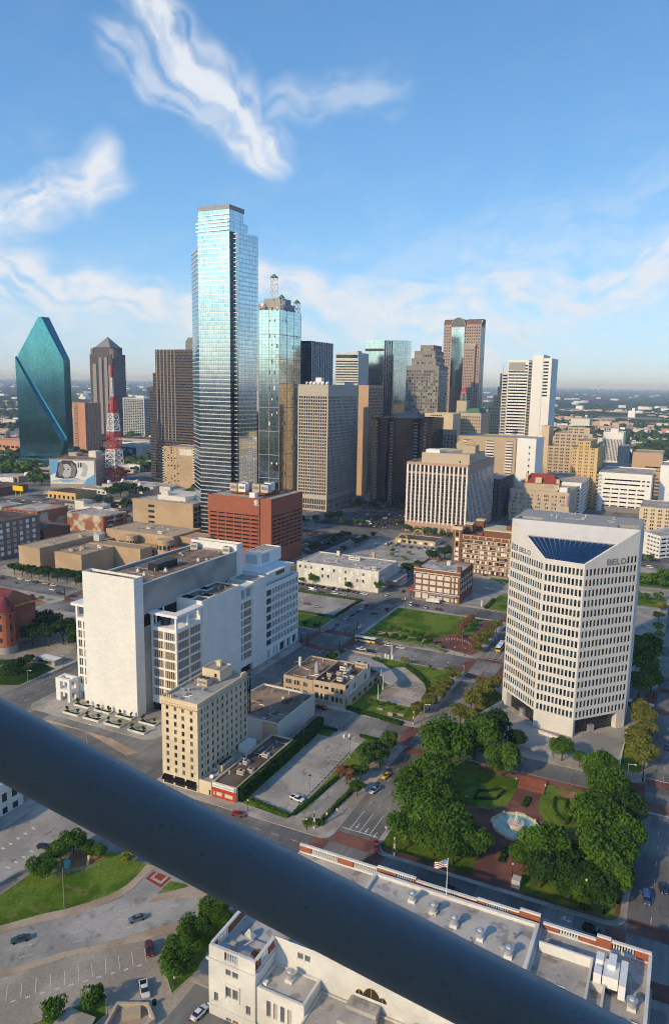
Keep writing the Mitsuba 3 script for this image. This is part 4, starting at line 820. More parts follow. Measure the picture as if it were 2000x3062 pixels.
part(ku, 'frame', M().box(-9.0, -2.6, 152.0, 158.4, 15.5, 15.9), 'dark_metal'); part(ku, 'casing', M().box(-7.2, -4.0, 152.4, 157.8, 15.9, 18.6).box(-6.4, -4.8, 155, 158.8, 18.6, 19.6), 'white_metal'); part(ku, 'duct', M().box(-9.0, -7.4, 152.0, 154.4, 15.2, 19.0).box(-9.0, -7.4, 156, 158.6, 17.0, 19.2).box(-8.8, -7.6, 154.4, 156, 17.2, 18.4), 'white_metal'); part(ku, 'duct', M().box(-3.8, -2.4, 150.6, 158.4, 15.6, 19.0), 'white_metal'); part(ku, 'louvre', M().box(-3.9, -3.81, 152, 154, 16.6, 18.4), 'dark')
def mushroom(x, y, z, lab):
    kv = thing('roof_ventilator', lab, 'ventilator', None)
    part(kv, 'base', M().box(x - .9, x + .9, y - .9, y + .9, z, z + .7), 'white_paint'); part(kv, 'neck', M().tube((x, y, z + .7), (x, y, z + 1.7), .75, .85, 14), 'galvanized'); part(kv, 'bowl', M().tube((x, y, z + 1.7), (x, y, z + 2.3), .85, 1.2, 16), 'galvanized'); part(kv, 'cap', M().tube((x, y, z + 1.9), (x, y, z + 2.6), .7, .45, 12), 'palegrey')
for x, y, z, l in ((-27.0, 151.2, 16.3, 'round metal ventilator nearest the right end of the station middle roof'), (-34.2, 153.6, 16.3, 'round metal ventilator second from the right end on the station middle roof'), (-40.8, 155.0, 16.3, 'round metal ventilator third from the right end on the station middle roof'), (-46.6, 157.0, 16.3, 'round metal ventilator fourth from the right end on the station middle roof'), (-52.6, 158.6, 16.3, 'leftmost round metal ventilator on the station middle roof'), (-.9, 150.2, 14.8, 'round metal ventilator by the right edge of the station roof'), (-70.2, 128.0, 11.2, 'round metal ventilator on the small lower roof beside the station corner tower'), (-43, 125.5, 10.2, 'round metal ventilator on the lowest station roof')): mushroom(x, y, z, l)
single('roof_hatch', M().box(-79.6, -77.9, 126.6, 128.3, 15.0, 15.5), 'rust', 'rusty square hatch on the station corner tower roof', 'hatch'); single('plank', M().obox((-82.4, 128.3), (.35, .94), 5, .5, 15.0, 15.3), 'palegrey', 'grey plank lying on the station corner tower roof', 'plank')
single('tarpaulin', M().hull([(-84.5, 131.5, 15.0), (-82, 130.6, 15.0), (-81.5, 132.5, 15.0), (-84, 133, 15), (-83, 131.8, 16.4), (-83.8, 132.4, 16.2)]), 'palegrey', 'crumpled pale tarpaulin over things on the station corner tower roof', 'tarpaulin'); single('air_duct', M().tube((-86.6, 124.6, 15.7), (-84.6, 126.2, 15.7), .9, .9, 12), 'galvanized', 'fat grey duct in the corner of the station tower roof', 'duct'); single('roof_box', M().box(-85, -83.6, 125.6, 127, 15.0, 16.6), 'beige', 'yellowish box beside the fat duct on the station tower roof', 'box')
single('roof_cover', M().box(-78.2, -76.7, 123.6, 125, 15.0, 15.8), 'palegrey', 'grey cover at the front corner of the station tower roof', 'cover'); single('roof_cover', M().box(-75.4, -74.2, 124.4, 125.4, 11.2, 11.8), 'white', 'white cover on the lower station roof beside the tower', 'cover')
kf = thing('flag_pole', 'white flag pole with a striped red and white flag on the station roof', 'flag pole')
part(kf, 'pole', M().tube((-45.3, 163.2, 16.3), (-45.3, 163.2, 27.4), .11, .07), 'white_metal'); part(kf, 'finial', M().ball((-45.3, 163.2, 27.5), .16), 'white_metal')
fl = [lambda t: (-45.35 - 3.3 * t * .93, 163.2 - 3.3 * t * .3 + .22 * math.sin(7 * t), 0)]
for i in range(9):
    z1 = 27.0 - i * .235; pts = [(*fl[0](t)[:2], z1 - .55 * t ** 1.3 + .1 * math.sin(6 * t) - dz) for dz in (0, .235) for t in np.linspace(.0 if i > 4 else .42, 1, 9)]
    part(kf, 'stripe', M().add(pts, [[j, j + 1, j + 10, j + 9] for j in range(8)]), 'terracotta' if i % 2 == 0 else 'white')
pts = [(*fl[0](t)[:2], 27.0 - .55 * t ** 1.3 + .1 * math.sin(6 * t) - dz) for dz in (0, 1.175) for t in np.linspace(0, .42, 6)]; part(kf, 'canton', M().add(pts, [[j, j + 1, j + 7, j + 6] for j in range(5)]), 'shade_blue')

# --- white warehouse with the tree shadows, carport behind
kw = thing('warehouse', 'long white painted three storey warehouse with a flat grey roof', 'warehouse')
wf = [(1.8 + i * 4.55, 3.5 + i * 4.55) for i in range(14)]
shell(kw, rect(-251.5, -187.2, 463.8, 500), 15.4, 'white_paint', 'pale_roof', {0: (wf, [(1.0, 3.0), (5.6, 8.0), (10.8, 12.8)], .3, lambda i, r: (r == 0 and i not in (10,)) or (r == 1 and i % 3 == 0)), 1: (cells(6, 1, 15, .4), [(10.4, 12.6), (6.0, 8.4)][::-1])}, win=('glass_dark', 'white', 'glass_pale'), par=.7)
part(kw, 'pilaster', M().tm(trimesh.util.concatenate([trimesh.creation.box(extents=(.35, .2, 15), transform=trimesh.transformations.translation_matrix((-251.3 + i * 4.55, 463.7, 7.5))) for i in range(15)])), 'white_paint')
for x in (-229, -201.5):
    part(kw, 'fire_escape', M().tube((x, 463.4, 8.6), (x + 4.6, 463.4, 4.6), .12).tube((x, 463.0, 8.6), (x + 4.6, 463.0, 4.6), .12).box(x - 1.5, x + .2, 462.8, 463.6, 8.4, 8.6).box(x + 4.4, x + 6, 462.8, 463.6, 4.4, 4.6), 'white_metal')
part(kw, 'rear_roof', M().box(-187.1, -179, 478, 500, 5.6, 6.6), 'pale_roof'); part(kw, 'rear_wall', M().box(-187.0, -179.5, 489, 500, 0, 5.6), 'white_paint')
part(kw, 'chimney', M().box(-207.5, -205.5, 500, 502, 6, 20), 'sand'); part(kw, 'chimney', M().box(-235.5, -233, 497, 499, 14.7, 18), 'offwhite')
for i, (x, y, L, w_, h_) in enumerate(((-246, 467, 3.4, 2, 1.2), (-193, 470, 3, 2.2, 2.6), (-199, 471, 4.5, 1.6, 1), (-204, 469, 2.2, 1.4, 1), (-226, 478, 2, 2, 1.2), (-217, 490, 9, 3, 2.4))): hvac(x, y, 14.7, L, w_, h_, 'weathered cooling unit standing on the grey warehouse roof', 'units on the grey warehouse roof', 1)
kp = thing('carport', 'flat pale carport on posts behind the white warehouse', 'carport')
part(kp, 'roof', M().slab(Polygon([(-216, 500.2), (-188.5, 500.2), (-188.5, 528), (-212, 528)]), 5.6, 6.6), 'pale_roof')
for x, y in ((-189.2, 501), (-189.2, 514), (-189.2, 527), (-205, 527)): part(kp, 'post', M().box(x - .4, x + .4, y - .4, y + .4, 0, 5.6), 'yellow' if y < 502 else 'palegrey')
part(kp, 'wall', M().box(-215, -206, 501, 527, 0, 5.58), 'offwhite')

# --- brown brick loft block with white panels
kl = thing('loft_block', 'brown brick loft block with white panelled bays and a pale flat roof', 'building')
bx = [(1.2 + i * 5.0, 5.4 + i * 5.0) for i in range(5)] + [(26.5, 28.1), (29.0, 30.8)]
w = shell(kl, rect(-162.2, -129.9, 465.5, 497), 21.4, 'brown_brick', 'pale_roof', {0: (bx, [(.4, 4.6), (6.2, 9.4), (10.6, 13.6), (14.6, 17.6)], .4), 1: (cells(7, 1, 31, .5), [(6.2, 8.8), (10.6, 13), (14.6, 17)], .3)}, win=('offwhite', 'white_paint', 'offwhite'), par=1.2)
part(kl, 'band', M().box(-162.4, -129.7, 465.2, 465.497, 18.4, 18.8).box(-162.4, -129.7, 465.25, 465.496, 5.2, 5.6).box(-162.3, -129.8, 465.3, 465.498, 20.9, 21.4), 'offwhite')
for i in range(6):
    for j in range(4): boxpart(kl, 'stripe', 'offwhite', -162.2 + i * 5.0 + (.1 if i < 5 else 1), -162.2 + i * 5.0 + (1.0 if i < 5 else 2.0), 465.3, 465.49, 17.9 + j * .55 - .8, 18.15 + j * .55 - .8)
part(kl, 'canopy', M().box(-152.5, -132, 462.4, 465.4, 4.7, 5.1), 'greystone'); part(kl, 'penthouse', M().box(-132.8, -130.2, 467, 470, 20.2, 24.6), 'brown_brick'); part(kl, 'penthouse', M().box(-146, -143.5, 487, 490, 20.2, 23.0), 'offwhite'); part(kl, 'chimney', M().box(-155, -153.6, 492, 493.4, 20.2, 24), 'brown_brick'); part(kl, 'corner', M().box(-162.3, -158.4, 465.35, 469.4, 21.4, 22.6), 'brown_brick')
boxpart(kl, 'sign', 'redpaint', -165.6, -162.4, 465.0, 465.3, 5.0, 6.6)

# --- tall brown brick block with cream bands
kf = thing('banded_block', 'brown brick office block with cream bands and a corner tower', 'building')
rows = [(4.4 + i * 3.9, 6.6 + i * 3.9) for i in range(6)]
cols = [c for i in range(11) for c in ((1.0 + i * 5.9, 2.4 + i * 5.9), (2.6 + i * 5.9, 4.0 + i * 5.9), (4.2 + i * 5.9, 5.6 + i * 5.9))]
shell(kf, rect(-153.8, -88, 551, 600), 30.2, 'brown_brick', 'dark_roof', {0: (cols, [(.8, 3.2)] + rows, .3)}, win=('white', 'glass_dark', 'white', 'glass_pale', 'blind'), par=1.0)
for z in [r[0] - .45 for r in rows] + [r[1] + .08 for r in rows] + [29.4]: boxpart(kf, 'band', 'cream', -153.8, -88, 550.75, 550.997, z, z + .4)
for i in range(11): boxpart(kf, 'ornament', 'cream', -153.4 + i * 5.9, -152.5 + i * 5.9, 550.6, 550.996, 27.6, 29.2)
shell(kf, rect(-161.2, -153.9, 550.2, 558), 35.8, 'brown_brick', 'dark_roof', {0: ([(2.4, 4.9)], [(5.0 + i * 3.9, 7.6 + i * 3.9) for i in range(7)])}, win=('white', 'glass_dark'), par=.8)
part(kf, 'tower_band', M().box(-161.6, -153.5, 549.8, 550.197, 33.2, 36).box(-153.897, -153.5, 549.8, 558, 33.2, 36).box(-159.4, -159.0, 549.95, 550.195, 4, 33).box(-156.2, -155.8, 549.95, 550.195, 4, 33), 'cream')
for x, y, h_ in ((-152, 565, 36), (-147, 580, 37)): part(kf, 'turret', M().box(x - 3, x + 3, y - 3, y + 3, 29, h_), 'brown_brick'); part(kf, 'turret_band', M().box(x - 3.4, x + 3.4, y - 3.4, y + 3.4, h_, h_ + 1.0), 'cream')
part(kf, 'roof_light', M().box(-144, -118, 575, 597, 29.2, 31.4), 'copper_green'); part(kf, 'roof_light_rib', M().tm(trimesh.util.concatenate([trimesh.creation.box(extents=(26, .5, .3), transform=trimesh.transformations.translation_matrix((-131, 576 + i * 3, 31.5))) for i in range(7)])), 'palegrey'); part(kf, 'penthouse', M().box(-138, -113, 556, 566, 29.2, 33.6), 'brown_brick'); part(kf, 'penthouse_band', M().box(-138.4, -112.6, 555.6, 566.4, 33.6, 34.6), 'cream'); part(kf, 'stair_house', M().box(-122, -116, 560, 566, 34.6, 38), 'brown_brick'); part(kf, 'red_panel', M().box(-143, -139, 556, 558, 29.2, 31.5), 'terracotta')

# ---------------------------------------------------------------- middle distance and skyline
# --- red brick parking block with deck slots
kr = thing('parking_block', 'red brick parking block with rows of open decks and cooling towers on its roof', 'parking block')
dk = [(14.5 + i * 3.15, 15.9 + i * 3.15) for i in range(8)] + [(40.0, 41.0)]
fx = cells(6, 1.5, 47.5, .86)
shell(kr, rect(-345, -297.2, 486, 534), 54.7, 'red_brick', 'pale_roof', {0: (fx, dk, 1.6)}, win=('dark',), par=.6, wname='deck_opening')
shell(kr, rect(-295.4, -286.2, 485.6, 536.5), 54.9, 'red_brick', 'pale_roof', {1: (cells(7, 2, 49, .84), dk, 1.6)}, win=('dark',), par=.6, wname='deck_opening')
boxpart(kr, 'recess', 'brownstone', -297.19, -295.41, 487, 534, 0, 54.2)
part(kr, 'band', M().tm(trimesh.util.concatenate([trimesh.creation.box(extents=(46.5, .5, 1.0), transform=trimesh.transformations.translation_matrix((-321.2, 485.9, a - .62))) for a, b in dk])), 'red_brick')
ct = [(-330, 503), (-322, 503), (-312, 508), (-304, 508), (-327, 516), (-308, 520)]
for i, (x, y) in enumerate(ct): hvac(x, y, 56.2, 6.6, 6.0, 6.4, f'{["front left", "front left middle", "front right middle", "front right", "back left", "back right"][i]} big cream cooling tower on the red parking block roof', 'cooling towers on the red parking block', 1)
single('plant_frame', M().box(-334, -300, 499, 524, 55.2, 56.1), 'rust', 'rusty steel frame carrying the cooling towers on the red parking block', 'frame'); single('roof_house', M().box(-308, -303, 489, 494, 54.2, 58), 'white', 'small white roof house at the front of the red parking block roof', 'roof house')
kem = part(kr, 'emblem', M().tube((-299.8, 485.95, 51.6), (-299.8, 485.6, 51.6), 1.7, 1.7, 18), 'white'); part(kem, 'emblem_inset', M().tube((-299.8, 485.62, 51.6), (-299.8, 485.5, 51.6), 1.15, 1.15, 16), 'red_brick'); part(kem, 'emblem_bar', M().box(-301.2, -299.2, 485.4, 485.52, 51.6, 52.3).box(-300.1, -299.5, 485.4, 485.52, 50.4, 52.2), 'white'); sign_text(kr, 'lettering', 'TeleCorp', .9, (-302.3, 485.98, 48.9), (.95, 0, 0), (0, 0, 1), 'white', .1)
# --- tan block next to it
kb = building('tan_block', 'plain tan block with a single column of windows and a white pent roof', rect(-471.5, -402, 543, 600), 33.2, 'tan_stone', 'pale_roof', {0: ([(18.5, 25.6)], [(6 + i * 5.1, 8.4 + i * 5.1) for i in range(5)]), 1: (cells(6, 1, 40, .8), [(6 + i * 5.1, 9.6 + i * 5.1) for i in range(5)])}, win=('glass_blue', 'glass_dark'), par=1)
part(kb, 'penthouse', M().box(-452, -420, 556, 590, 32, 36.5).box(-448, -440, 556, 562, 36.5, 41), 'offwhite'); part(kb, 'mural', M().box(-423.5, -411.5, 542.6, 542.997, 0, 11), 'white_paint')
for i in range(14): part(kb, 'mural_figure', M().obox((-417.5 + 4 * math.cos(i * 1.7), 542.55), (1, 0), .8 + (i % 3) * .6, .1, 3 + (i * 2.3) % 6, 4.2 + (i * 2.3) % 6), 'beige')
# --- low tan jail complex
kj = thing('jail_block', 'low windowless tan complex of stepped blocks with a round turret', 'building')
def solid(x0, x1, y0, y1, z0, z1, wall, roof, par=.5): shell(kj, rect(x0, x1, y0, y1), z1, wall, roof, z0=z0, par=par)
kfix = 1.0
solid(-452, -430, 392, 462, 0, 18.5, 'tan_stone', 'sand'); solid(-421.5, -395, 398, 432, 0, 16.2, 'tan_stone', 'tan'); solid(-430, -421.5, 410, 470, 0, 15, 'tan_stone', 'tan'); solid(-421, -370, 433, 447, 0, 16.5, 'tan_stone', 'tan'); solid(-430, -362, 462, 500, 0, 22.0, 'tan_stone', 'sand'); solid(-361.8, -340, 470, 490, 0, 21.0, 'tan_stone', 'tan')
m = M(); w = facade(m, (-394.8, 447.2), (-330, 455), 0, 14, cells(13, 1, 64, .7), [(2, 5), (6.2, 8.8), (10, 12.4)], .5); part(kj, 'wall', m, 'tan_stone'); panes(kj, 'window', w, ('glass_dark',)); part(kj, 'roof', M().slab(Polygon([(-394.8, 447.2), (-330, 455), (-335, 470), (-395, 461)]), 13.5, 14), 'tan')
for x, y, h_ in ((-361, 452, 21), (-397, 455, 20)):
    part(kj, 'turret', M().tube((x, y, 0), (x, y, h_), 6.2, 6.2, 24) if x > -380 else M().tube((x, y, 0), (x, y, h_), 4.2, 4.2, 20), 'tan_stone'); r = 6.3 if x > -380 else 4.3
    for i in range(12): a = i * math.pi / 6; c = np.array([math.cos(a), math.sin(a)]); part(kj, 'turret_window', M().obox(np.array([x, y]) + c * (r - .05), (-c[1], c[0]), 2.0 if r > 5 else 1.2, .2, h_ - 6.5, h_ - 3.2), 'glass_dark')
    part(kj, 'turret_cap', M().tube((x, y, h_), (x, y, h_ + 1.0), r + .3, r + .3, 24), 'sand')
part(kj, 'red_roof', M().add([(-352, 445, 15), (-338, 450, 15), (-338, 450, 18), (-352, 447, 17)], [[0, 1, 2, 3]]).box(-352, -338, 446, 456, 14.05, 16), 'terracotta')
for i, (x, y, z) in enumerate(((-436, 440, 18), (-431, 452, 18), (-425, 446, 15), (-410, 415, 15.8), (-402, 425, 15.8), (-412, 406, 15.8), (-400, 480, 21.5), (-380, 470, 21.5))): hvac(x, y, z, 3.6, 2.6, 2.0, 'weathered cooling unit on the flat tan roofs of the low stepped complex', 'units on the low tan roofs', 1)
single('water_tank', M().box(-423, -417, 440, 446, 16.5, 21.5), 'palegrey', 'white tank house standing among the low tan roofs', 'tank house')
# --- old red sandstone courthouse corner (left edge)
ko = thing('old_courthouse', 'old red sandstone courthouse with a round conical corner tower', 'courthouse')
ox, oy = -317.5, 264
segs = 20
m = M(); w = []
pts = [(ox + 5.6 * math.cos(t), oy + 5.6 * math.sin(t)) for t in np.arange(segs) * 2 * math.pi / segs]
for i in range(segs):
    p, q = pts[i], pts[(i + 1) % segs]; L = math.dist(p, q)
    if i % 3 == 1: w += facade(m, p, q, 4.0, 23, [(.25, L - .25)], [(6.5, 9.2), (12.5, 16.6), (19.6, 21.4)], .35)
    else: m.quad((*p, 4.0), (*q, 4.0), (*q, 23), (*p, 23))
part(ko, 'tower_wall', m, 'sandstone'); panes(ko, 'window', w, ('glass_dark', 'glass_blue')); part(ko, 'base', M().tube((ox, oy, 0), (ox, oy, 4.0), 5.9, 5.7, 24), 'greystone'); part(ko, 'tower_roof', M().tube((ox, oy, 22.9), (ox, oy, 31.2), 6.0, .15, 24), 'maroon_roof'); part(ko, 'string_course', M().tube((ox, oy, 11), (ox, oy, 11.5), 5.8, 5.8, 24).tube((ox, oy, 18.2), (ox, oy, 18.7), 5.8, 5.8, 24).tube((ox, oy, 22.4), (ox, oy, 22.9), 6.1, 6.1, 24), 'sandstone')
m = M(); w = facade(m, (-350, 262), (-322, 262), 4, 22, cells(6, 1, 27, .5), [(5.5, 8.5), (12, 15.8), (18.5, 20.6)], .4); m.quad((-322, 262, 4), (-318, 285, 4), (-318, 285, 22), (-322, 262, 22)); part(ko, 'wall', m, 'sandstone'); panes(ko, 'window', w, ('glass_dark',)); part(ko, 'base_wall', M().box(-350, -322, 261.8, 285, 0, 4), 'greystone'); part(ko, 'roof', M().add([(-350, 262, 22), (-321, 262, 22), (-321, 290, 22), (-350, 290, 22), (-350, 276, 30), (-324, 276, 30)], [[0, 1, 5, 4], [2, 3, 4, 5]]), 'maroon_roof'); part(ko, 'gable', M().add([(-321, 262, 22), (-321, 290, 22), (-324, 276, 30)], [[0, 1, 2, 0]]), 'sandstone'); part(ko, 'dormer', M().add([(-326, 261.9, 21), (-322.2, 261.9, 21), (-324.1, 261.9, 26), (-326, 266, 21), (-322.2, 266, 21), (-324.1, 266, 26)], [[0, 1, 2, 0], [0, 2, 5, 3], [1, 4, 5, 2]]), 'sandstone')
building('garage_ramp', 'low concrete ramp house with a white slab roof by the old red courthouse', rect(-292, -279, 260, 266), 3.0, 'agg_concrete', 'white', {0: ([(1.2, 11)], [(.4, 2.2)], 2.5)}, par=.2, win=('dark',))
single('ramp_wall', M().obox((-296, 254), (.55, .83), 16, .5, 0, 1.6).obox((-299, 250), (.55, .83), 22, .5, 0, 1.4), 'agg_concrete', 'curving concrete ramp walls below the old red courthouse', 'wall')
single('memorial', M().box(-262, -254.2, 333, 343, .5, 10.5), 'offwhite', 'blank white cube of a memorial behind the courthouse', 'memorial')
# --- brown slab at the left edge, old brick lofts
building('brown_slab', 'dark brown slab with stacked white bay boxes at the left edge', rect(-560, -486.5, 400, 445), 31, 'brownstone', 'dark_roof', {1: (cells(6, 3, 42, .5), [(3 + i * 4.6, 6 + i * 4.6) for i in range(6)])}, win=('white', 'blind'), par=.6)
kb = building('brick_loft', 'dark brick loft with a low pitched end and bands of old windows', rect(-540, -488, 450, 480), 16.5, 'brown_brick', 'dark_roof', {0: (cells(9, 8, 51, .6), [(8.0, 10.0), (12.2, 14.2)])}, win=('glass_dark',), par=.6)
kb = building('brick_loft', 'bright red brick loft with white cornice and a pale roof', rect(-586, -543, 494, 532), 21, 'red_brick', 'pale_roof', {0: (cells(7, 2, 42, .45), [(3, 5.4), (8, 10.4), (13, 15.4), (17.6, 19.6)])}, win=('glass_dark', 'glass_dark', 'blind'), par=.7)
part(kb, 'cornice', M().box(-586.3, -542.8, 493.6, 493.996, 16.1, 16.9), 'white'); part(kb, 'side_wall', M().box(-542.99, -542.9, 494.2, 532, 0, 20.5), 'weathered')
kb = building('brick_loft', 'weathered loft with peeling white and red walls beside the bright red one', rect(-532, -487, 520, 552), 17.5, 'weathered', 'pale_roof', {1: (cells(2, 2, 28, .8), [(4, 7), (9, 12), (13.4, 16)])}, win=('glass_dark',), par=.7)
# --- low sheds and small buildings in the left middle distance
for n_, (lab, x0, x1, y0, y1, h_, wl, rf) in enumerate((('long brick depot with arched grey roof bays at the left edge', -800, -760, 560, 680, 10, 'brown_brick', 'dark_roof'), ('low ochre brick shed with a small sign on its right end', -700, -655, 655, 690, 9, 'ochre', 'dark_roof'), ('small tan shop on the wide car park, left side', -690, -668, 560, 590, 5, 'beige', 'pale_roof'), ('low pale block at the foot of the poster building', -700, -660, 712, 735, 6, 'offwhite', 'pale_roof'), ('long low tan office behind trees at the left edge', -905, -840, 735, 765, 8, 'tan', 'pale_roof'), ('green roofed pavilion among trees behind the tan block', -600, -585, 640, 655, 5, 'greystone', 'copper_green'), ('second green roofed pavilion among trees, further left', -632, -618, 615, 630, 5, 'greystone', 'copper_green'))):
    building('low_building', lab, rect(x0, x1, y0, y1), h_, wl, rf, {0: (cells(max(2, int((x1 - x0) / 7)), 1, x1 - x0 - 1, .5), [(1, h_ * .55)])}, win=('glass_dark',), par=.5)
single('billboard', M().box(-742, -725, 640, 641, 8, 14).box(-738, -737.4, 640.2, 640.8, 0, 8).box(-730, -729.4, 640.2, 640.8, 0, 8), 'yellow', 'yellow billboard on two posts at the wide car park', 'billboard')
# --- building with the big poster
kp = building('poster_building', 'square pale building carrying a giant black and white poster', [(-765.5, 721.3), (-710.6, 748), (-745, 818), (-800, 791)], 38.5, 'greystone', 'gravel_roof', {1: ([(2, 76)], [(4 + i * 5.5, 5 + i * 5.5) for i in range(6)])}, win=('grey',), par=1.0)
part(kp, 'roof_house', M().box(-748, -735, 775, 788, 37.5, 46), 'offwhite'); part(kp, 'roof_house', M().box(-785, -770, 775, 788, 37.5, 42), 'sand')
pu = np.array([54.9, 26.7]) / math.hypot(54.9, 26.7); pn = np.array([pu[1], -pu[0]]); p0 = np.array([-765.5, 721.3])
kq = thing('poster', 'giant poster of a smiling long haired woman in black and white with blue corners', 'poster')
def plane(poly, z_of, d, bsdf, nm):
    g = Polygon([(x, y) for x, y in poly]).buffer(0); v, f = trimesh.creation.triangulate_polygon(g, engine='earcut')
    w = np.array([[*(p0 + pu * (1.2 + x * 58) + pn * d), 5.5 + y * 31] for x, y in v]); return part(kq, nm, (w, f), bsdf)
E4 = lambda cx, cy, rx, ry, n=20: [(cx + rx * math.cos(t), cy + ry * math.sin(t)) for t in np.arange(n) * 2 * math.pi / n]  # noqa
plane([(0, 0), (1, 0), (1, 1), (0, 1)], 0, .30, 'white', 'backing'); plane([(0, .35), (.16, .5), (.20, 1), (0, 1)], 0, .34, 'poster_blue', 'blue_wash'); plane([(.74, 0), (1, 0), (1, .42), (.9, .3), (.82, .22)], 0, .34, 'poster_blue', 'blue_wash'); plane([(0, .12), (.35, .24), (.62, .26), (.7, .16), (.3, .10), (.02, .06)], 0, .36, 'palegrey', 'arm')
plane([(.10, .28), (.15, .6), (.18, .9), (.28, 1), (.50, 1), (.60, .85), (.62, .5), (.56, .28), (.40, .20), (.2, .24)], 0, .36, 'hair_grey', 'hair'); plane(E4(.36, .56, .125, .30), 0, .40, 'palegrey', 'face'); plane([(.24, .95), (.33, .7), (.27, .4), (.2, .3), (.17, .6)], 0, .42, 'grey', 'hair_lock'); plane([(.47, .95), (.47, .6), (.44, .3), (.55, .3), (.6, .7)], 0, .42, 'grey', 'hair_lock')
for cx in (.31, .41): plane(E4(cx, .62, .024, .022, 10), 0, .43, 'dark', 'eye'); plane(E4(cx, .70, .03, .012, 8), 0, .43, 'grey', 'eyebrow')
plane(E4(.36, .41, .055, .035, 12), 0, .43, 'grey', 'mouth'); plane(E4(.36, .415, .045, .02, 12), 0, .45, 'white', 'teeth'); plane(E4(.362, .52, .018, .03, 8), 0, .43, 'midgrey', 'nose')
plane([(.68, .35), (.74, .55), (.70, .85), (.76, .95), (.86, .8), (.84, .5), (.80, .3)], 0, .38, 'palegrey', 'hand'); plane([(.63, .92), (.66, .92), (.66, .70), (.63, .7)], 0, .39, 'hair_grey', 'bracelet'); plane([(.68, .92), (.72, .92), (.72, .72), (.68, .72)], 0, .39, 'hair_grey', 'bracelet')
o = p0 + pu * 15 + pn * .5; sign_text(kq, 'lettering', 'smart', 4.2, (*o, 7.5), (*(pu * 1.0), 0), (0, 0, 1), 'poster_blue', .1); o = p0 + pu * 30.5 + pn * .5; sign_text(kq, 'lettering', 'water', 4.2, (*o, 7.5), (*(pu * 1.0), 0), (0, 0, 1), 'palegrey', .1, False)
# --- red and white lattice mast
kt = thing('broadcast_mast', 'tall red and white lattice broadcast mast beside the poster building', 'mast')
tx, ty = -710, 784; HT = 163
lev = np.concatenate([np.linspace(0, 120, 17), np.linspace(126, HT, 8)]); bandc = ['tower_red', 'white_metal']
wd = lambda z: 17.0 * (1 - z / 150) ** .9 + 2.6 if z < 120 else 2.2 - (z - 120) * .02  # noqa
zb = [0, 24, 50, 74, 98, 120, 146, HT]
for b in range(7):
    m = M(); zs = [z for z in lev if zb[b] - .1 <= z <= zb[b + 1] + .1]; zs = sorted(set([zb[b]] + zs + [zb[b + 1]]))
    for z0, z1 in zip(zs[:-1], zs[1:]):
        a, c = wd(z0) / 2 + .1, wd(z1) / 2 + .1; rr = .62 if z0 < 120 else .42
        for sx, sy in ((-1, -1), (1, -1), (1, 1), (-1, 1)):
            m.tube((tx + sx * a, ty + sy * a, z0), (tx + sx * c, ty + sy * c, z1), rr, rr, 5)
            ex, ey = -sy, sx
            m.tube((tx + sx * a, ty + sy * a, z0), (tx + ex * c, ty + ey * c, z1), rr * .6, rr * .6, 4); m.tube((tx + ex * a, ty + ey * a, z0), (tx + sx * c, ty + sy * c, z1), rr * .6, rr * .6, 4); m.tube((tx + sx * c, ty + sy * c, z1), (tx + ex * c, ty + ey * c, z1), rr * .7, rr * .7, 4)
    part(kt, 'section', m, bandc[b % 2], label=f'{"red" if b % 2 == 0 else "white"} lattice section of the mast')
kd = thing('dish_station', 'low pale station building with white dishes beside the lattice mast', 'building'); shell(kd, rect(-695, -610, 742, 790), 8, 'beige', 'pale_roof', par=.6)
for i, (x, y) in enumerate(((-690, 750), (-672, 755), (-655, 760), (-640, 752), (-684, 770), (-662, 772))): single('satellite_dish', M().tube((x, y, 8), (x, y, 10.5), .3).tube((x, y, 10.5), (x + .8, y - 1.6, 12), 2.6, .9, 14), 'white', 'white dish on the low station roof beside the lattice mast', 'dish', 'dishes on the low station roof')


def tower(name, label, poly, h, wall, specs=None, roof='midgrey', **kw):
    kw.setdefault('most', 300); return building(name, label, poly, h, wall, roof, specs, cat=kw.pop('cat', 'office tower'), **kw)


# --- mirror glass tower, tallest
HB = 268.6
kb = thing('glass_tower', 'tallest mirror glass tower with stepped top and white floor bands', 'skyscraper')
low = [(-421, 573), (-399, 551.5), (-366.7, 552), (-366.7, 556.5), (-361, 556.5), (-357.6, 581), (-358, 584), (-421, 584)]
def prism(poly, z0, z1): m = M(); [m.quad((*a, z0), (*b, z0), (*b, z1), (*a, z1)) for a, b in zip(poly, poly[1:] + poly[:1])]; m.flat(Polygon(poly), z1); return m  # noqa
part(kb, 'glass', prism(low[1:], 0, HB), 'boa_glass'); part(kb, 'glass', prism([(-423, 575), (-399.1, 551.7), (-399.1, 584), (-423, 584)], 0, 258), 'boa_glass')
up_ = [(-404.5, 560.5), (-373, 561.5), (-372.5, 583), (-404.5, 583)]; part(kb, 'glass', prism([(-402, 557), (-371, 558), (-368.5, 583.5), (-402, 583.5)], HB, 279), 'boa_glass'); part(kb, 'glass', prism(up_, 279, 290), 'boa_glass'); part(kb, 'crown', prism([(-405, 560.2), (-372.8, 561.2), (-371.9, 583.5), (-405, 583.5)], 288.6, 292.3), 'midgrey')
part(kb, 'notch', M().quad((-366.65, 551.9, 0), (-366.65, 556.4, 0), (-366.65, 556.4, HB), (-366.65, 551.9, HB)).quad((-366.7, 556.45, 0), (-361, 556.45, 0), (-361, 556.45, HB), (-366.7, 556.45, HB)), 'notch_glass')
def strip(p, q, z, d=.35, t=.75): p = np.array(p); q = np.array(q); u = (q - p) / np.linalg.norm(q - p); return (p + q) / 2 + np.array([u[1], -u[0]]) * d / 2, u, np.linalg.norm(q - p), d, t  # noqa
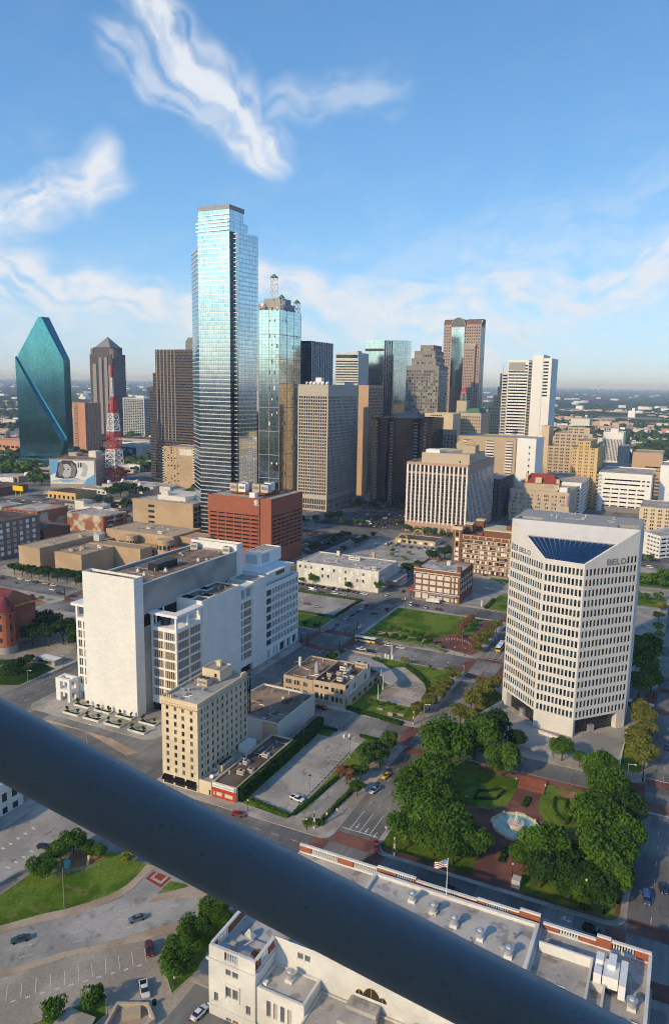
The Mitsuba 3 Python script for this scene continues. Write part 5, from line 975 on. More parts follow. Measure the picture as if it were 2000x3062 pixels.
for i in range(70):
    z = 4 + i * 3.8; m = M()
    if z < HB - 1:
        for p, q in ((low[1], low[2]), (low[4], low[5])): c, u, L, d, t = strip(p, q, z); m.obox(c, u, L + .3, d, z, z + (t if p == low[1] else .5))
        m.obox((-363.8, 556.2), (1, 0), 3.4, .6, z, z + .6)
    if z < 258: c, u, L, d, t = strip((-423, 575), low[1], z); m.obox(c, u, L, d, z, z + t)
    part(kb, 'floor_band', m, 'band')
for i, z in enumerate((270.5, 273.8, 277, 280.5, 284)): part(kb, 'floor_band', M().box(-404.7, -371.8, 556.6 if z < 279 else 560.1, 557 if z < 279 else 561.4, z, z + .8), 'band')
for x, y in ((-399, 563), (-380, 580), (-374, 566)): part(kb, 'roof_mast', M().tube((x, y, 292), (x, y, 296.5 if x < -398 else 295), .25, .1), 'metal')
# --- lattice-topped glass tower behind
kr = thing('glass_tower', 'greenish glass tower topped by lattice spires behind the tallest tower', 'skyscraper'); part(kr, 'glass', prism(rect(-500, -441, 766, 818), 0, 226), 'ren_glass'); part(kr, 'roof', M().flat(sbox(-500, 766, -441, 818), 226.1), 'midgrey')
part(kr, 'frame_bar', M().tm(trimesh.util.concatenate([trimesh.creation.box(extents=(.5, .5, 226), transform=trimesh.transformations.translation_matrix((x, y, 113))) for x, y in ((-441, 766), (-455, 766), (-469, 766), (-441, 784), (-441, 801), (-441, 818))] + [trimesh.creation.box(extents=(59, .5, .7), transform=trimesh.transformations.translation_matrix((-470.5, 765.9, z))) for z in range(30, 226, 28)] + [trimesh.creation.box(extents=(.5, 52, .7), transform=trimesh.transformations.translation_matrix((-440.9, 792, z))) for z in range(30, 226, 28)])), 'greystone')
w = []
for s in range(7):
    for t in range(4):
        zc = 215 - s * 30 + (t % 2) * 12
        for dx in (-1, 1): w.append(((-449 - (t - 1.5) * 3.4 * (1 if s % 2 else -1), 765.95, zc + dx), (1, 0), (0, -1), 1.4, 2.6)); w.append(((-440.95, 779 + 24 * (s % 2) + (t - 1.5) * 3.0, zc + dx), (0, 1), (1, 0), 1.3, 2.4))
panes(kr, 'accent_pane', w, ('glass_teal', 'white', 'glass_blue'), thick=.3)
part(kr, 'penthouse', prism(rect(-474, -443, 772, 806), 226, 234), 'greystone'); part(kr, 'penthouse', prism(rect(-468, -445, 776, 800), 234, 240), 'greystone')
sp = M()
def lattice(m, x, y, z0, z1, w_, r=.35):
    n = max(2, int((z1 - z0) / w_ / 1.2)); z = np.linspace(z0, z1, n + 1)
    for a, b in zip(z[:-1], z[1:]):
        for sx, sy in ((-1, -1), (1, -1), (1, 1), (-1, 1)): ex, ey = -sy, sx; h_ = w_ / 2; m.tube((x + sx * h_, y + sy * h_, a), (x + sx * h_, y + sy * h_, b), r, r, 4); m.tube((x + sx * h_, y + sy * h_, a), (x + ex * h_, y + ey * h_, b), r * .7, r * .7, 4); m.tube((x + sx * h_, y + sy * h_, b), (x + ex * h_, y + ey * h_, b), r * .7, r * .7, 4)
for x, y, z0, z1, w_ in ((-453, 774, 240, 263, 6.2), (-444, 776, 226, 240, 5), (-444, 813, 226, 238, 5.5), (-468, 770, 226, 236, 6), (-447, 795, 226, 234, 7)):
    lm = M(); lattice(lm, x, y, z0, z1, w_); ksp = part(kr, 'spire', lm, 'white_metal')
    if z1 > 236.5: h_ = w_ * .62; part(ksp, 'spire_cap', M().add([(x - h_, y - h_, z1), (x + h_, y - h_, z1), (x + h_, y + h_, z1), (x - h_, y + h_, z1), (x, y, z1 + 4.5)], [[0, 1, 4, 0], [1, 2, 4, 1], [2, 3, 4, 2], [3, 0, 4, 3]]), 'copper_green')
for x, z in ((-471, 231), (-464, 232)): part(kr, 'dish', M().tube((x, 765.5, z), (x, 766.4, z), 1.9, 1.2, 14), 'white')
# --- concrete grid tower
rows = [(14.8 + i * 3.72, 14.8 + i * 3.72 + 2.5) for i in range(32)]
kb = tower('grid_tower', 'square concrete grid tower with deep dark square windows and dishes on its roof', rect(-403.5, -366, 743, 826), 141.8, 'concrete_grid', {0: (cells(12, 1.2, 36.6, .68), [(2.0, 6.4)] + [(7.6, 13.4)] + rows[1:-1], .6), 1: (cells(25, 1.5, 82, .62), [(2.0, 6.4)] + [(7.6, 13.4)] + rows[1:-1], 1.0)}, win=('dark', 'black', 'glass_dark'), par=1.2)
part(kb, 'corner_pier', M().box(-366.9, -365.3, 742.3, 744.2, 0, 141.8), 'beige')
for i in range(16): x, y = -394 + (i % 8) * 3.4, 746 + (i // 8) * 5 + (i % 3) * 2; single('satellite_dish', M().tube((x, y, 140.6), (x, y, 143.5), .2).tube((x, y, 143.6), (x - .3, y - .9, 144.2), 1.5 + (i % 3) * .3, .6, 12), 'white', 'white dish in the crowd on the concrete grid tower roof', 'dish', 'dishes on the grid tower roof')
single('roof_house', M().box(-386, -379, 752, 760, 140.6, 149.5), 'white', 'white roof house among the dishes of the grid tower', 'roof house'); single('roof_house', M().box(-380, -368, 790, 815, 140.6, 144.5), 'palegrey', 'long grey roof house at the back of the grid tower', 'roof house')
# --- dark faceted tower with balconies
mp = [(-336.4, 799.5), (-330.5, 802), (-318, 800.5), (-313, 809), (-288, 806.5), (-284, 812), (-279, 805.5), (-270, 821), (-270, 862), (-336.4, 862)]
kb = tower('dark_tower', 'dark bronze faceted tower with stacked balconies at its corners', mp, 105.7, 'bronze_glass', roof='dark_roof', par=1.0)
for i in range(26):
    z = 7 + i * 3.7
    for (x, y) in ((-331, 800.6), (-314.3, 806), (-285.5, 808.5), (-276, 811)): part(kb, 'balcony', M().box(x - 1.9, x + 1.9, y - 1.6, y + .6, z, z + 1.2), 'greystone')
part(kb, 'edge_panel', M().box(-336.6, -331.5, 799.0, 799.3, 6, 104), 'gold_glass'); part(kb, 'leg', M().box(-336, -334.5, 800, 801.5, 0, 6), 'salmon'); part(kb, 'roof_house', M().box(-320, -290, 825, 850, 104.7, 110), 'grey')
for i in range(9): part(kb, 'roof_lamp', M().ball((-334 + i * 4.2, 801 + (i % 2), 106.2), .5), 'white')
# --- federal block: white ribs, dark glass, pink stone
kb = thing('federal_block', 'broad block with white vertical ribs, dark glass and a pink stone base', 'office block')
cs = cells(14, 1.6, 61.0, .60); shell(kb, rect(-250.2, -188.6, 685, 787), 69.2, 'pinkstone', 'pale_roof', {0: (cs, [(11.5, 58.0), (60.0, 66.8)], .8), 1: (cells(20, 1.2, 101, .58), [(11.5, 60.5)], .5)}, win=('glass_brown', 'glass_dark'), par=1.6, pw=1.5)
for i in range(15): a = (cs[i][0] if i < 14 else 61.0 + .8) - 1.9; boxpart(kb, 'rib', 'white', -250.2 + a + .1, -250.2 + a + 1.6, 684.4, 684.995, 9.5, 66.9)
for i in range(21): y = 685 + 1.2 + i * 4.99 - .45; boxpart(kb, 'rib', 'white', -188.595, -188.35, y, y + .9, 9.5, 60.6)
for i in range(9): boxpart(kb, 'arcade_recess', 'brownstone', -246 + i * 6.5, -242 + i * 6.5, 684.9, 684.997, .2, 6.2)
for j in range(12): part(kb, 'spandrel', M().tm(trimesh.util.concatenate([trimesh.creation.box(extents=(b - a, .3, .9), transform=trimesh.transformations.translation_matrix((-250.2 + (a + b) / 2, 685.75, 14 + j * 3.8))) for a, b in cs])), 'brownstone')
shell(kb, rect(-238, -190.2, 694, 752), 78.4, 'beige', 'pale_roof', {0: ([(38, 39.2)], [(70, 72)]), 1: ([(6, 9), (40, 44)], [(72.5, 75)])}, z0=67, par=.8); part(kb, 'penthouse', M().box(-205, -192, 720, 735, 77, 85), 'sand'); part(kb, 'cooling_cell', M().box(-236, -222, 700, 712, 77.7, 81), 'white_metal')
for x, y in ((-213, 742), (-207, 756)): part(kb, 'horn_dish', M().tube((x, y, 83.5), (x + .2, y - 2, 83.5), 4.6, 4.6, 18), 'sand')
tower('grey_block', 'brown grey side street block behind the federal block', rect(-200, -181, 790, 862), 45, 'taupe', {0: (cells(4, 1, 18, .5), [(4 + i * 4.2, 6.6 + i * 4.2) for i in range(9)]), 1: (cells(16, 2, 70, .5), [(4 + i * 4.2, 6.6 + i * 4.2) for i in range(9)])}, par=1, cat='building')

def rows_(n, z0, fh, f=.5): return [(z0 + i * fh, z0 + i * fh + fh * f) for i in range(n)]


# --- the farther towers, left to right
kb = thing('prism_tower', 'teal glass prism tower with slanting faces and a pointed top', 'skyscraper')
G_ = [(-1034, 0), (-936, 0), (-936, 174), (-978, 243), (-984, 243), (-1034, 178)]
m = M(); fy = lambda x: 915.5 + (x + 1034) * .062  # noqa
fr, bk = [(x, fy(x), z) for x, z in G_], [(x + 2, 934, z) for x, z in G_]
m.add(fr + bk, [[0, 1, 2, 2], [0, 2, 3, 3], [0, 3, 4, 4], [0, 4, 5, 5]] + [[i, i + 6, (i + 1) % 6 + 6, (i + 1) % 6][::-1] for i in range(6)] + [[7, 6, 11, 11], [7, 11, 8, 8], [8, 11, 10, 10], [8, 10, 9, 9]]); part(kb, 'glass', m, 'teal_glass')
part(kb, 'front_wedge', M().add([(-1034.5, 912, 0), (-940, 912, 0), (-940, 912, 42), (-1034.5, 912, 178)], [[0, 1, 2, 3]]).add([(-940, 912, 0), (-940, 921.6, 0), (-940, 921.6, 42), (-940, 912, 42), (-1034.5, 912, 0), (-1034.5, 916, 0), (-1034.5, 916, 178), (-1034.5, 912, 178)], [[0, 1, 2, 3], [5, 4, 7, 6]]), 'teal_glass'); part(kb, 'slanting_strip', M().add([(-1034.5, 912, 178), (-940, 912, 42), (-936, 921.8, 42), (-1034.5, 915.6, 180)], [[0, 1, 2, 3]]), 'teal_glass')
part(kb, 'podium', M().box(-1036, -915, 908, 945, 0, 9), 'glass_teal')
kb = thing('pyramid_tower', 'dark stone tower with a pyramid roof and stepped shoulders', 'skyscraper')
shell(kb, rect(-1416, -1343, 1484, 1535), 207, 'taupe', 'dark_roof', {0: ([c for c in cells(16, 2, 71, .55)], rows_(47, 6, 4.2, .55), .6), 1: (cells(10, 2, 49, .55), rows_(47, 6, 4.2, .55), .6)}, win=('glass_dark', 'glass_dark', 'glass_blue'), most=0, par=.5)
for x0, x1, z1 in ((-1405, -1393, 183), (-1384, -1374, 200), (-1366, -1356, 200), (-1352, -1346, 180)): part(kb, 'rib', M().box(x0, x1, 1481.5, 1483.9, 0, z1), 'taupe_pale')
part(kb, 'shoulder', prism(rect(-1408, -1350, 1488, 1532), 207, 225), 'taupe'); part(kb, 'corner_block', M().box(-1352, -1338, 1486, 1500, 196, 221).box(-1414, -1406, 1486, 1496, 200, 222), 'brownstone')
part(kb, 'pyramid', M().add([(-1402, 1490, 225), (-1352, 1490, 225), (-1352, 1530, 225), (-1402, 1530, 225), (-1377, 1510, 252)], [[0, 1, 4, 0], [1, 2, 4, 1], [2, 3, 4, 2], [3, 0, 4, 3]]), 'grey'); part(kb, 'finial', M().tube((-1377, 1510, 251), (-1377, 1510, 257), .5, .2), 'metal')
tower('grid_block', 'green glass block framed by a white grid', rect(-1325, -1256, 1500, 1545), 99, 'palegrey', {0: (cells(9, 2, 67, .8), rows_(22, 4, 4.2, .72), .5), 1: (cells(8, 1, 44, .85), rows_(22, 4, 4.2, .72), .5)}, win=('glass_teal', 'glass_teal', 'glass_dark'), most=300, par=1.5)
tower('grid_block', 'pale gridded block rising behind the green glass block', rect(-1330, -1272, 1600, 1640), 127, 'offwhite', {0: (cells(10, 2, 56, .5), rows_(24, 4, 5, .5))}, most=0, par=1)
tower('brown_tower', 'broad brown banded tower left of the mirror glass tower', rect(-690, -600, 850, 905), 186, 'taupe', {0: ([(.8, 89)], rows_(46, 5, 3.9, .45), .4), 1: ([(1, 54)], rows_(46, 5, 3.9, .45), .4)}, win=('glass_dark', 'glass_brown'), most=300, par=1.0)
for i in range(6): part('brown_tower', 'pilaster', M().box(-688 + i * 6.2, -686.4 + i * 6.2, 849.4, 849.996, 60, 186), 'taupe_pale')
part('brown_tower', 'roof_vault', M().hull([(x, y, z) for x in (-645, -610) for y, z in ((860, 185), (890, 185), (860, 197), (890, 197), (866, 203), (884, 203))]), 'grey')
tower('brown_tower', 'narrow lower brown banded tower beside the broad one', rect(-696.5, -690.2, 852, 890), 154, 'taupe', {0: ([(.3, 6.0)], rows_(38, 5, 3.9, .45), .4)}, most=0, win=('glass_dark',), par=.6)
tower('brown_tower', 'lowest brown banded block at the foot of the broad brown tower', rect(-704, -696.6, 853, 890), 135, 'taupe', {0: ([(.3, 7)], rows_(32, 5, 3.9, .45), .4)}, most=0, win=('glass_dark',), par=.6)
kb = tower('apartment_tower', 'slim salmon apartment tower with stacked balconies beside the teal prism tower', rect(-1115, -1082, 1116, 1160), 98, 'salmon', {0: ([(3.5, 13.5)], rows_(28, 5, 3.3, .5), .8), 1: (cells(5, 2, 42, .5), rows_(28, 5, 3.3, .45), .4)}, win=('brownstone', 'glass_dark'), par=1, cat='apartment tower')
for i in range(28): boxpart(kb, 'balcony', 'peach', -1111.5, -1101.5, 1114.6, 1115.95, 4.6 + i * 3.3, 5.7 + i * 3.3)
tower('apartment_tower', 'narrow salmon tower half hidden behind the left edge of the teal prism tower', rect(-1062, -1036, 960, 1000), 74, 'salmon', {0: (cells(3, 1, 25, .4), rows_(20, 4, 3.4, .45))}, most=0, par=1, cat='apartment tower')
kb = tower('apartment_tower', 'tan apartment tower with white balcony edges at the foot of the mirror glass tower', rect(-639, -590, 800, 835), 57, 'tan_stone', {0: ([(1.5 + i * 5.2, 4.0 + i * 5.2) for i in range(5)], rows_(16, 3, 3.4, .55), .6)}, win=('glass_dark', 'blind', 'ochre'), par=1, cat='apartment tower')
for i in range(16):
    for x0, x1 in ((-640.5, -638.5), (-590.5, -588)): boxpart(kb, 'balcony', 'white', x0, x1, 799.2, 802, 3 + i * 3.4, 4.1 + i * 3.4)
part(kb, 'sign_panel', M().box(-612, -592, 799.6, 799.95, 46, 54), 'offwhite')
kb = tower('apartment_tower', 'salmon block with white balcony wing and small masts on its roof', rect(-950, -897, 1200, 1240), 54, 'salmon', None, par=1, cat='apartment tower'); shell(kb, rect(-970, -950.2, 1198, 1240), 50, 'offwhite', 'pale_roof', {0: (cells(4, 1, 19, .5), rows_(13, 3, 3.6, .5))}, par=.6); part(kb, 'roof_house', M().box(-950, -935, 1205, 1225, 53, 61), 'salmon')
for i in range(3): part(kb, 'mast', M().tube((-946 + i * 5, 1210, 61), (-946 + i * 5, 1210, 72), .35, .2, 5), 'palegrey')
building('low_building', 'long low salmon building with pale stripes at the left edge of the skyline', rect(-1230, -1134, 1000, 1040), 27, 'salmon', 'sand', {0: (cells(8, 2, 94, .7), [(3, 8), (13, 17)])}, win=('brownstone', 'glass_dark'), par=1)
building('screen_building', 'grey building with a big dark picture wall beside the lattice mast', rect(-948, -887, 1050, 1095), 27, 'midgrey', 'pale_roof', None, par=.8)
kq = thing('picture_wall', 'dark blue picture wall with pale car shapes on the grey building', 'poster'); part(kq, 'backing', M().box(-946, -900, 1049.4, 1049.9, 1.5, 23.5), 'navy')
for i, (x, z, w_, h_) in enumerate(((-940, 13, 9, 4), (-930, 16, 6, 6), (-915, 12, 7, 7), (-920, 17, 12, 3), (-938, 7, 6, 3), (-908, 6, 5, 5))): part(kq, 'shape', M().hull([(x + w_ * a, 1049.2, z + h_ * b) for a, b in ((0, .2), (.3, 1), (1, .7), (.8, 0))] + [(x + w_ * .5, 1049.38, z + h_ * .5)]), 'lightblue' if i % 2 else 'shade_blue')
building('garage', 'flat grey parking garage behind the lattice mast', rect(-1172, -1075, 1300, 1360), 15, 'greystone', 'dark_roof', {0: (cells(9, 2, 95, .85), [(2, 4.6), (7, 9.6)])}, win=('dark',), par=1)
building('low_building', 'white ribbed low block behind the poster building', rect(-1020, -975, 1150, 1180), 22, 'white', 'pale_roof', {0: (cells(9, 1, 44, .4), [(2, 19)])}, win=('greystone',), par=.8)
# middle
kb = tower('striped_tower', 'black tower with thin white vertical lines behind the grid tower', rect(-530, -453, 870, 932), 197, 'dark_slate', {1: (cells(8, 1, 61, .8), [(4, 194)], .4), 0: ([(1, 76)], rows_(48, 4, 4, .5), .3)}, win=('glass_blue',), most=60, par=1)
for i in range(13): boxpart(kb, 'rib', 'white', -452.995, -452.2, 870.2 + i * 5.1, 870.9 + i * 5.1, 0, 197)
kb = tower('banded_tower', 'white and grey banded tower with a teal top band', rect(-505, -467, 1050, 1090), 190, 'offwhite', {0: ([(.6, 37.4)], rows_(44, 4, 4, .5) + [(182, 187)], .3)}, win=('glass_pale', 'glass_teal'), most=60, par=1); part(kb, 'roof_house', M().box(-478, -470, 1055, 1070, 189, 193), 'offwhite')
tower('blank_tower', 'tower with a blank pinkish front and a dark glass side behind the grid tower', rect(-430, -376, 880, 930), 142, 'peach', {1: (cells(10, .5, 49.5, .9), rows_(34, 3, 4, .8), .3), 0: ([(36.5, 36.9)], [(2, 140)])}, win=('glass_blue',), most=0, par=1)
kb = thing('green_tower', 'tall chamfered glass tower with pale and dark green vertical stripes', 'skyscraper'); gp_ = [(-499, 1153), (-466, 1150), (-452, 1158), (-433, 1171), (-433, 1188), (-499, 1188)]; part(kb, 'glass', prism(gp_, 0, 214.6), 'green_glass'); part(kb, 'dark_band', M().box(-499.1, -465.9, 1149.6, 1153.9, 197, 201), 'glass_brown')
for i in range(4): t = i / 4; part(kb, 'stripe', M().obox((-464.6 + 12.5 * t + .6, 1150.5 + 7.2 * t), (.868, .496), 2.0, .6, 0, 213.5), 'glass_dark')
kb = thing('stepped_tower', 'stepped brown and glass tower with windows in a stone grid', 'skyscraper')
for x0, x1, y0, y1, z1 in ((-371, -323, 1000, 1040, 170), (-364, -328, 1001, 1040, 180), (-360, -330, 1002, 1040, 190), (-352, -333, 1003, 1040, 198)):
    z0 = 0 if z1 == 170 else z1 - 10; W = x1 - x0; nr = int((z1 - z0 - 3) / 4.4)
    shell(kb, rect(x0, x1, y0, y1), z1, 'taupe_pale', 'grey', {0: (cells(max(4, int(W / 3.6)), .8, W - .8, .68), rows_(nr, z0 + 2, 4.4, .68), .4), 1: (cells(9, .8, y1 - y0 - .8, .7), rows_(nr, z0 + 2, 4.4, .68), .4)}, z0=z0, win=('glass_pale', 'glass_blue', 'green_pane'), most=0, par=.6)
kb = thing('arched_tower', 'tall pink stone tower with a glass centre strip and a vaulted top', 'skyscraper')
shell(kb, rect(-363, -304, 1140, 1164), 236, 'pinkgrey', 'midgrey', {0: ([c for c in cells(16, 1.2, 57.8, .5) if not 12.5 < c[0] < 33.5], rows_(52, 6, 4.4, .5), .5), 1: (cells(2, 2, 22, .85), [(4, 232)], .4)}, win=('glass_dark', 'glass_pale', 'glass_blue'), most=0, par=.5)
part(kb, 'glass_strip', M().box(-349.5, -329.5, 1138.8, 1139.98, 0, 232), 'green_glass'); an = np.linspace(0, math.pi, 13)
arc = [(-339.5 + 11 * math.cos(a), 234 + 12 * math.sin(a)) for a in an]
part(kb, 'vault', M().add([(x, 1138.6, z) for x, z in arc] + [(x, 1160, z) for x, z in arc], [[i, i + 1, 14 + i, 13 + i] for i in range(12)]), 'copper'); part(kb, 'vault_glass', M().add([(x, 1138.7, z) for x, z in arc], [[0, i, i + 1, 0] for i in range(1, 12)]), 'glass_pale')
vm = M()
for a, b in zip(arc[:-1], arc[1:]): vm.tube((a[0], 1138.5, a[1]), (b[0], 1138.5, b[1]), .9, .9, 5)
part(kb, 'vault_rim', vm, 'pinkgrey'); an = np.linspace(0, math.pi / 2, 7)
for x0, x1 in ((-363, -350.5), (-328.5, -304)): part(kb, 'barrel_roof', M().add([(x, 1140 + 10 - 10 * math.cos(a), 236 + 8.5 * math.sin(a)) for x in (x0, x1) for a in an], [[i, i + 7, i + 8, i + 1] for i in range(6)]).quad((x0, 1150, 244.5), (x1, 1150, 244.5), (x1, 1164, 244.5), (x0, 1164, 244.5)).quad((x1, 1140, 236), (x1, 1164, 236), (x1, 1164, 244.5), (x1, 1150, 244.5)), 'copper')
part(kb, 'side_wing', prism(rect(-329, -311, 1136, 1139.9), 0, 204), 'pinkgrey'); part(kb, 'wing_roof', M().hull([(x, y, z) for x in (-330, -310) for y, z in ((1136, 203.5), (1139.9, 203.5), (1139.9, 208), (1137, 207))]), 'midgrey')
w = [((-327 + i * 2.6, 1135.97, 8 + j * 4.4), (1, 0), (0, -1), 1.2, 2.2) for i in range(6) for j in range(44)]; panes(kb, 'window', w, ('glass_dark',), most=0)
# white slab tower right
kb = thing('slab_tower', 'white slab tower with black window bands and a tall blank wing', 'office tower')
shell(kb, rect(-257, -227, 1128, 1180), 182.5, 'white', 'pale_roof', {0: ([(1.2, 29)], rows_(27, 56, 4.5, .48), .7)}, win=('glass_dark',), par=1.0); boxpart(kb, 'louvre', 'midgrey', -256, -232, 1127.8, 1127.99, 167, 179)
part(kb, 'gap', M().box(-226.9, -221.4, 1129, 1180, 0, 181), 'greystone'); w = [((-224.4, 1128.9, 20 + i * 4.5), (1, 0), (0, -1), 4.3, 2.2) for i in range(36)]; panes(kb, 'gap_window', w, ('glass_dark',), most=40)
shell(kb, rect(-221.3, -206, 1126, 1180), 190, 'white', 'pale_roof', par=.5); shell(kb, rect(-205.9, -194, 1127, 1180), 185, 'white', 'pale_roof', {0: ([(.7, 7.8)], rows_(11, 130, 4.8, .5), .6)}, win=('glass_dark',), par=.5)
part(kb, 'low_wing', M().box(-265, -257.1, 1127, 1150, 0, 167), 'offwhite')
for i in range(26): boxpart(kb, 'wing_band', 'glass_dark', -264, -257.5, 1126.9, 1126.99, 46 + i * 4.5, 48.2 + i * 4.5)
kb = thing('deco_tower', 'stepped cream tower with a slim spire behind the white slab tower', 'tower')
for x0, x1, y0, z1, z0 in ((-315, -277, 1250, 110, 0), (-307, -282, 1251, 128, 109), (-301, -285, 1252, 143, 127)): W = x1 - x0; nr = max(2, int((z1 - z0) / 5)); shell(kb, rect(x0, x1, y0, 1290), z1, 'cream', 'sand', {0: (cells(max(3, int(W / 3.6)), .6, W - .6, .45), rows_(nr, z0 + 1.5, (z1 - z0 - 2) / nr, .5))}, z0=z0, win=('glass_dark',), most=0, par=.6)
part(kb, 'spire', M().box(-299, -292, 1257, 1263, 142, 165), 'ochre'); part(kb, 'mast', M().tube((-295, 1260, 165), (-295, 1260, 182), .45, .2), 'metal')
kb = tower('pegasus_hotel', 'stone hotel with a green roof and a small red sign on a lattice', rect(-296, -261, 1000, 1045), 107, 'beige', {0: (cells(11, 1, 34, .45), rows_(22, 8, 4.4, .5)), 1: (cells(10, 1, 44, .45), rows_(22, 8, 4.4, .5))}, win=('glass_dark',), most=60, par=.5, cat='hotel')
part(kb, 'green_roof', M().hull([(x, y, z) for x in (-294, -263) for y, z in ((1002, 107), (1043, 107))] + [(-289, 1010, 113), (-268, 1010, 113), (-289, 1035, 113), (-268, 1035, 113)]), 'copper_green'); part(kb, 'roof_house', M().box(-297, -283, 1004, 1018, 107, 123), 'beige'); lm = M(); lattice(lm, -289, 1008, 123, 135, 6, .3); part(kb, 'sign_frame', lm, 'palegrey')
part(kb, 'red_sign', M().hull([(-292, 1006, 135), (-286, 1006, 135), (-284, 1006, 139), (-288, 1006, 142), (-291, 1006, 139), (-288, 1007, 138)]), 'tower_red')
kb = tower('garage_tower', 'tall tan slab with stacks of white parking decks', rect(-249, -180, 850, 900), 86, 'sand', {0: ([(8, 17), (35, 44), (58, 66)], rows_(24, 4, 3.3, .5), 1.2)}, win=('brownstone', 'dark'), most=80, par=1, cat='building')
for i in range(24):
    for x0, x1 in ((-241.5, -231.5), (-214.5, -204.5), (-191.5, -183.5)): boxpart(kb, 'deck_rail', 'white', x0, x1, 848.9, 849.99, 3.2 + i * 3.3, 4.6 + i * 3.3)
shell(kb, rect(-179.8, -158, 852, 900), 86, 'white', 'pale_roof', par=.6)
w = [((-166 + 1.0, 851.9, 20 + i * 7), (1, 0), (0, -1), 1.6, 2.4) for i in range(9)]; panes(kb, 'window', w, ('dark',))
building('old_block', 'plain cream block with a row of small windows high up, before the arched tower', rect(-324, -285, 950, 985), 107, 'cream', 'pale_roof', {0: (cells(6, 8, 24, .6), [(103, 105)])}, par=1)
building('old_block', 'grey stone block with a pitched glass end, in front of the cream block', rect(-284, -256, 863, 872), 91, 'taupe_pale', 'pale_roof', {0: (cells(6, 1, 27, .5), rows_(16, 20, 4.2, .5))}, par=1, most=0)
building('old_block', 'narrow yellow brick block between the grid tower and the dark tower', rect(-398, -380, 910, 950), 82, 'ochre', 'sand', {0: (cells(4, 1, 17, .35), rows_(18, 6, 4.1, .5))}, par=1, most=70)
building('old_block', 'pale blank block at the end of the street beside the dark tower', rect(-366, -345, 960, 1000), 30, 'greystone', 'midgrey', {0: (cells(4, 1, 20, .6), rows_(5, 4, 4.6, .5))}, par=1, most=0)
# right side
kb = tower('old_hotel', 'tan former hotel with red tiled roof gables and two banners at its corners', rect(-173, -111, 800, 862), 34.6, 'beige', {0: ([c for i in range(7) for c in ((3 + i * 8.3, 4.2 + i * 8.3), (4.8 + i * 8.3, 6.0 + i * 8.3), (6.6 + i * 8.3, 7.8 + i * 8.3))], rows_(7, 3, 4.2, .52)), 1: (cells(12, 2, 60, .5), rows_(7, 3, 4.2, .5))}, win=('glass_dark', 'glass_pale', 'blind'), most=160, par=1, cat='hotel')
part(kb, 'roof_house', M().box(-161, -124, 806, 830, 34, 42), 'beige'); part(kb, 'tiled_roof', M().add([(-162, 805, 42), (-123, 805, 42), (-123, 831, 42), (-162, 831, 42), (-155, 818, 51), (-131, 818, 51)], [[0, 1, 5, 4], [2, 3, 4, 5], [1, 2, 5, 1], [3, 0, 4, 3]]), 'terracotta'); part(kb, 'gable', M().box(-147.5, -141, 804, 807, 42, 48), 'cream'); part(kb, 'chimney', M().box(-158.5, -156, 806, 809, 40, 52).box(-126, -123, 806, 810, 36, 47), 'cream'); sign_text(kb, 'lettering', 'HOTEL', 2.2, (-138, 805.9, 37.5), (1, 0, 0), (0, 0, 1), 'greystone', .1); boxpart(kb, 'white_shed', 'white', -122, -114, 803, 812, 33.6, 39)
for x, l in ((-173.6, 'left'), (-112.5, 'right')): boxpart(kb, 'banner', 'purple', x, x + 2.0, 799.3, 799.6, 20, 31, f'purple upper banner at the {l} corner'); boxpart(kb, 'banner', 'ochre', x, x + 2.0, 799.3, 799.6, 8, 20, f'orange lower banner at the {l} corner')
building('garage', 'white parking garage with open decks behind the tan former hotel', rect(-160, -108, 866, 960), 38, 'white', 'pale_roof', {0: (cells(5, 1, 51, .9), rows_(8, 3, 4.2, .4), 1.2), 1: (cells(10, 1, 93, .9), rows_(8, 3, 4.2, .4), 1.2)}, win=('dark',), par=1, most=120)
kb = building('garage', 'white parking block with long dark deck slots across the street to the right', rect(-96, -38, 920, 1000), 46, 'white', 'pale_roof', {0: ([(7, 46), (48, 51), (53, 56)], rows_(2, 32, 5, .35) + [], 1.2)}, win=('dark',), par=1.2)
w = [((-96 + 10 + i * 9.4, 919.9, 7 + j * 5), (1, 0), (0, -1), 7.4, 1.5) for i in range(5) for j in range(5)]; panes(kb, 'deck_opening', w, ('dark',), thick=.2); boxpart(kb, 'shop_front', 'grey', -90, -40, 919.6, 919.99, 0, 6)
for i in range(10): boxpart(kb, 'corner_deck', 'palegrey', -98, -93, 918, 919.98, 4 + i * 4.2, 5.6 + i * 4.2)
building('hospital_block', 'white blank tower with stair decks at the right edge', rect(-31, 40, 955, 1010), 55, 'white', 'pale_roof', None, par=1); kb = 'hospital_block'
for i in range(11): boxpart(kb, 'stair_deck', 'sand', -38, -31.1, 956, 962, 3 + i * 4.2, 4.6 + i * 4.2)
building('brick_office', 'pale tan office block with paired windows at the right edge', rect(-42.5, 20, 812, 870), 24.5, 'cream', 'pale_roof', {0: ([c for i in range(8) for c in ((4 + i * 6.9, 5.4 + i * 6.9), (6 + i * 6.9, 7.4 + i * 6.9))], rows_(6, 1.5, 3.8, .55))}, win=('glass_brown', 'glass_pale'), par=.8)
building('garage', 'small white parking garage just right of the granite office tower', [(-31, 697), (-17.2, 680), (8, 712), (-10, 735)], 19.6, 'white', 'pale_roof', {0: (cells(4, 4, 21, .86), rows_(5, 1.5, 3.6, .42), 1.2), 1: (cells(5, 1, 39, .86), rows_(5, 1.5, 3.6, .42), 1.2)}, win=('dark',), par=1)
kb = thing('art_deco_block', 'large beige stepped office block with paired windows and a white box on its roof', 'office block')
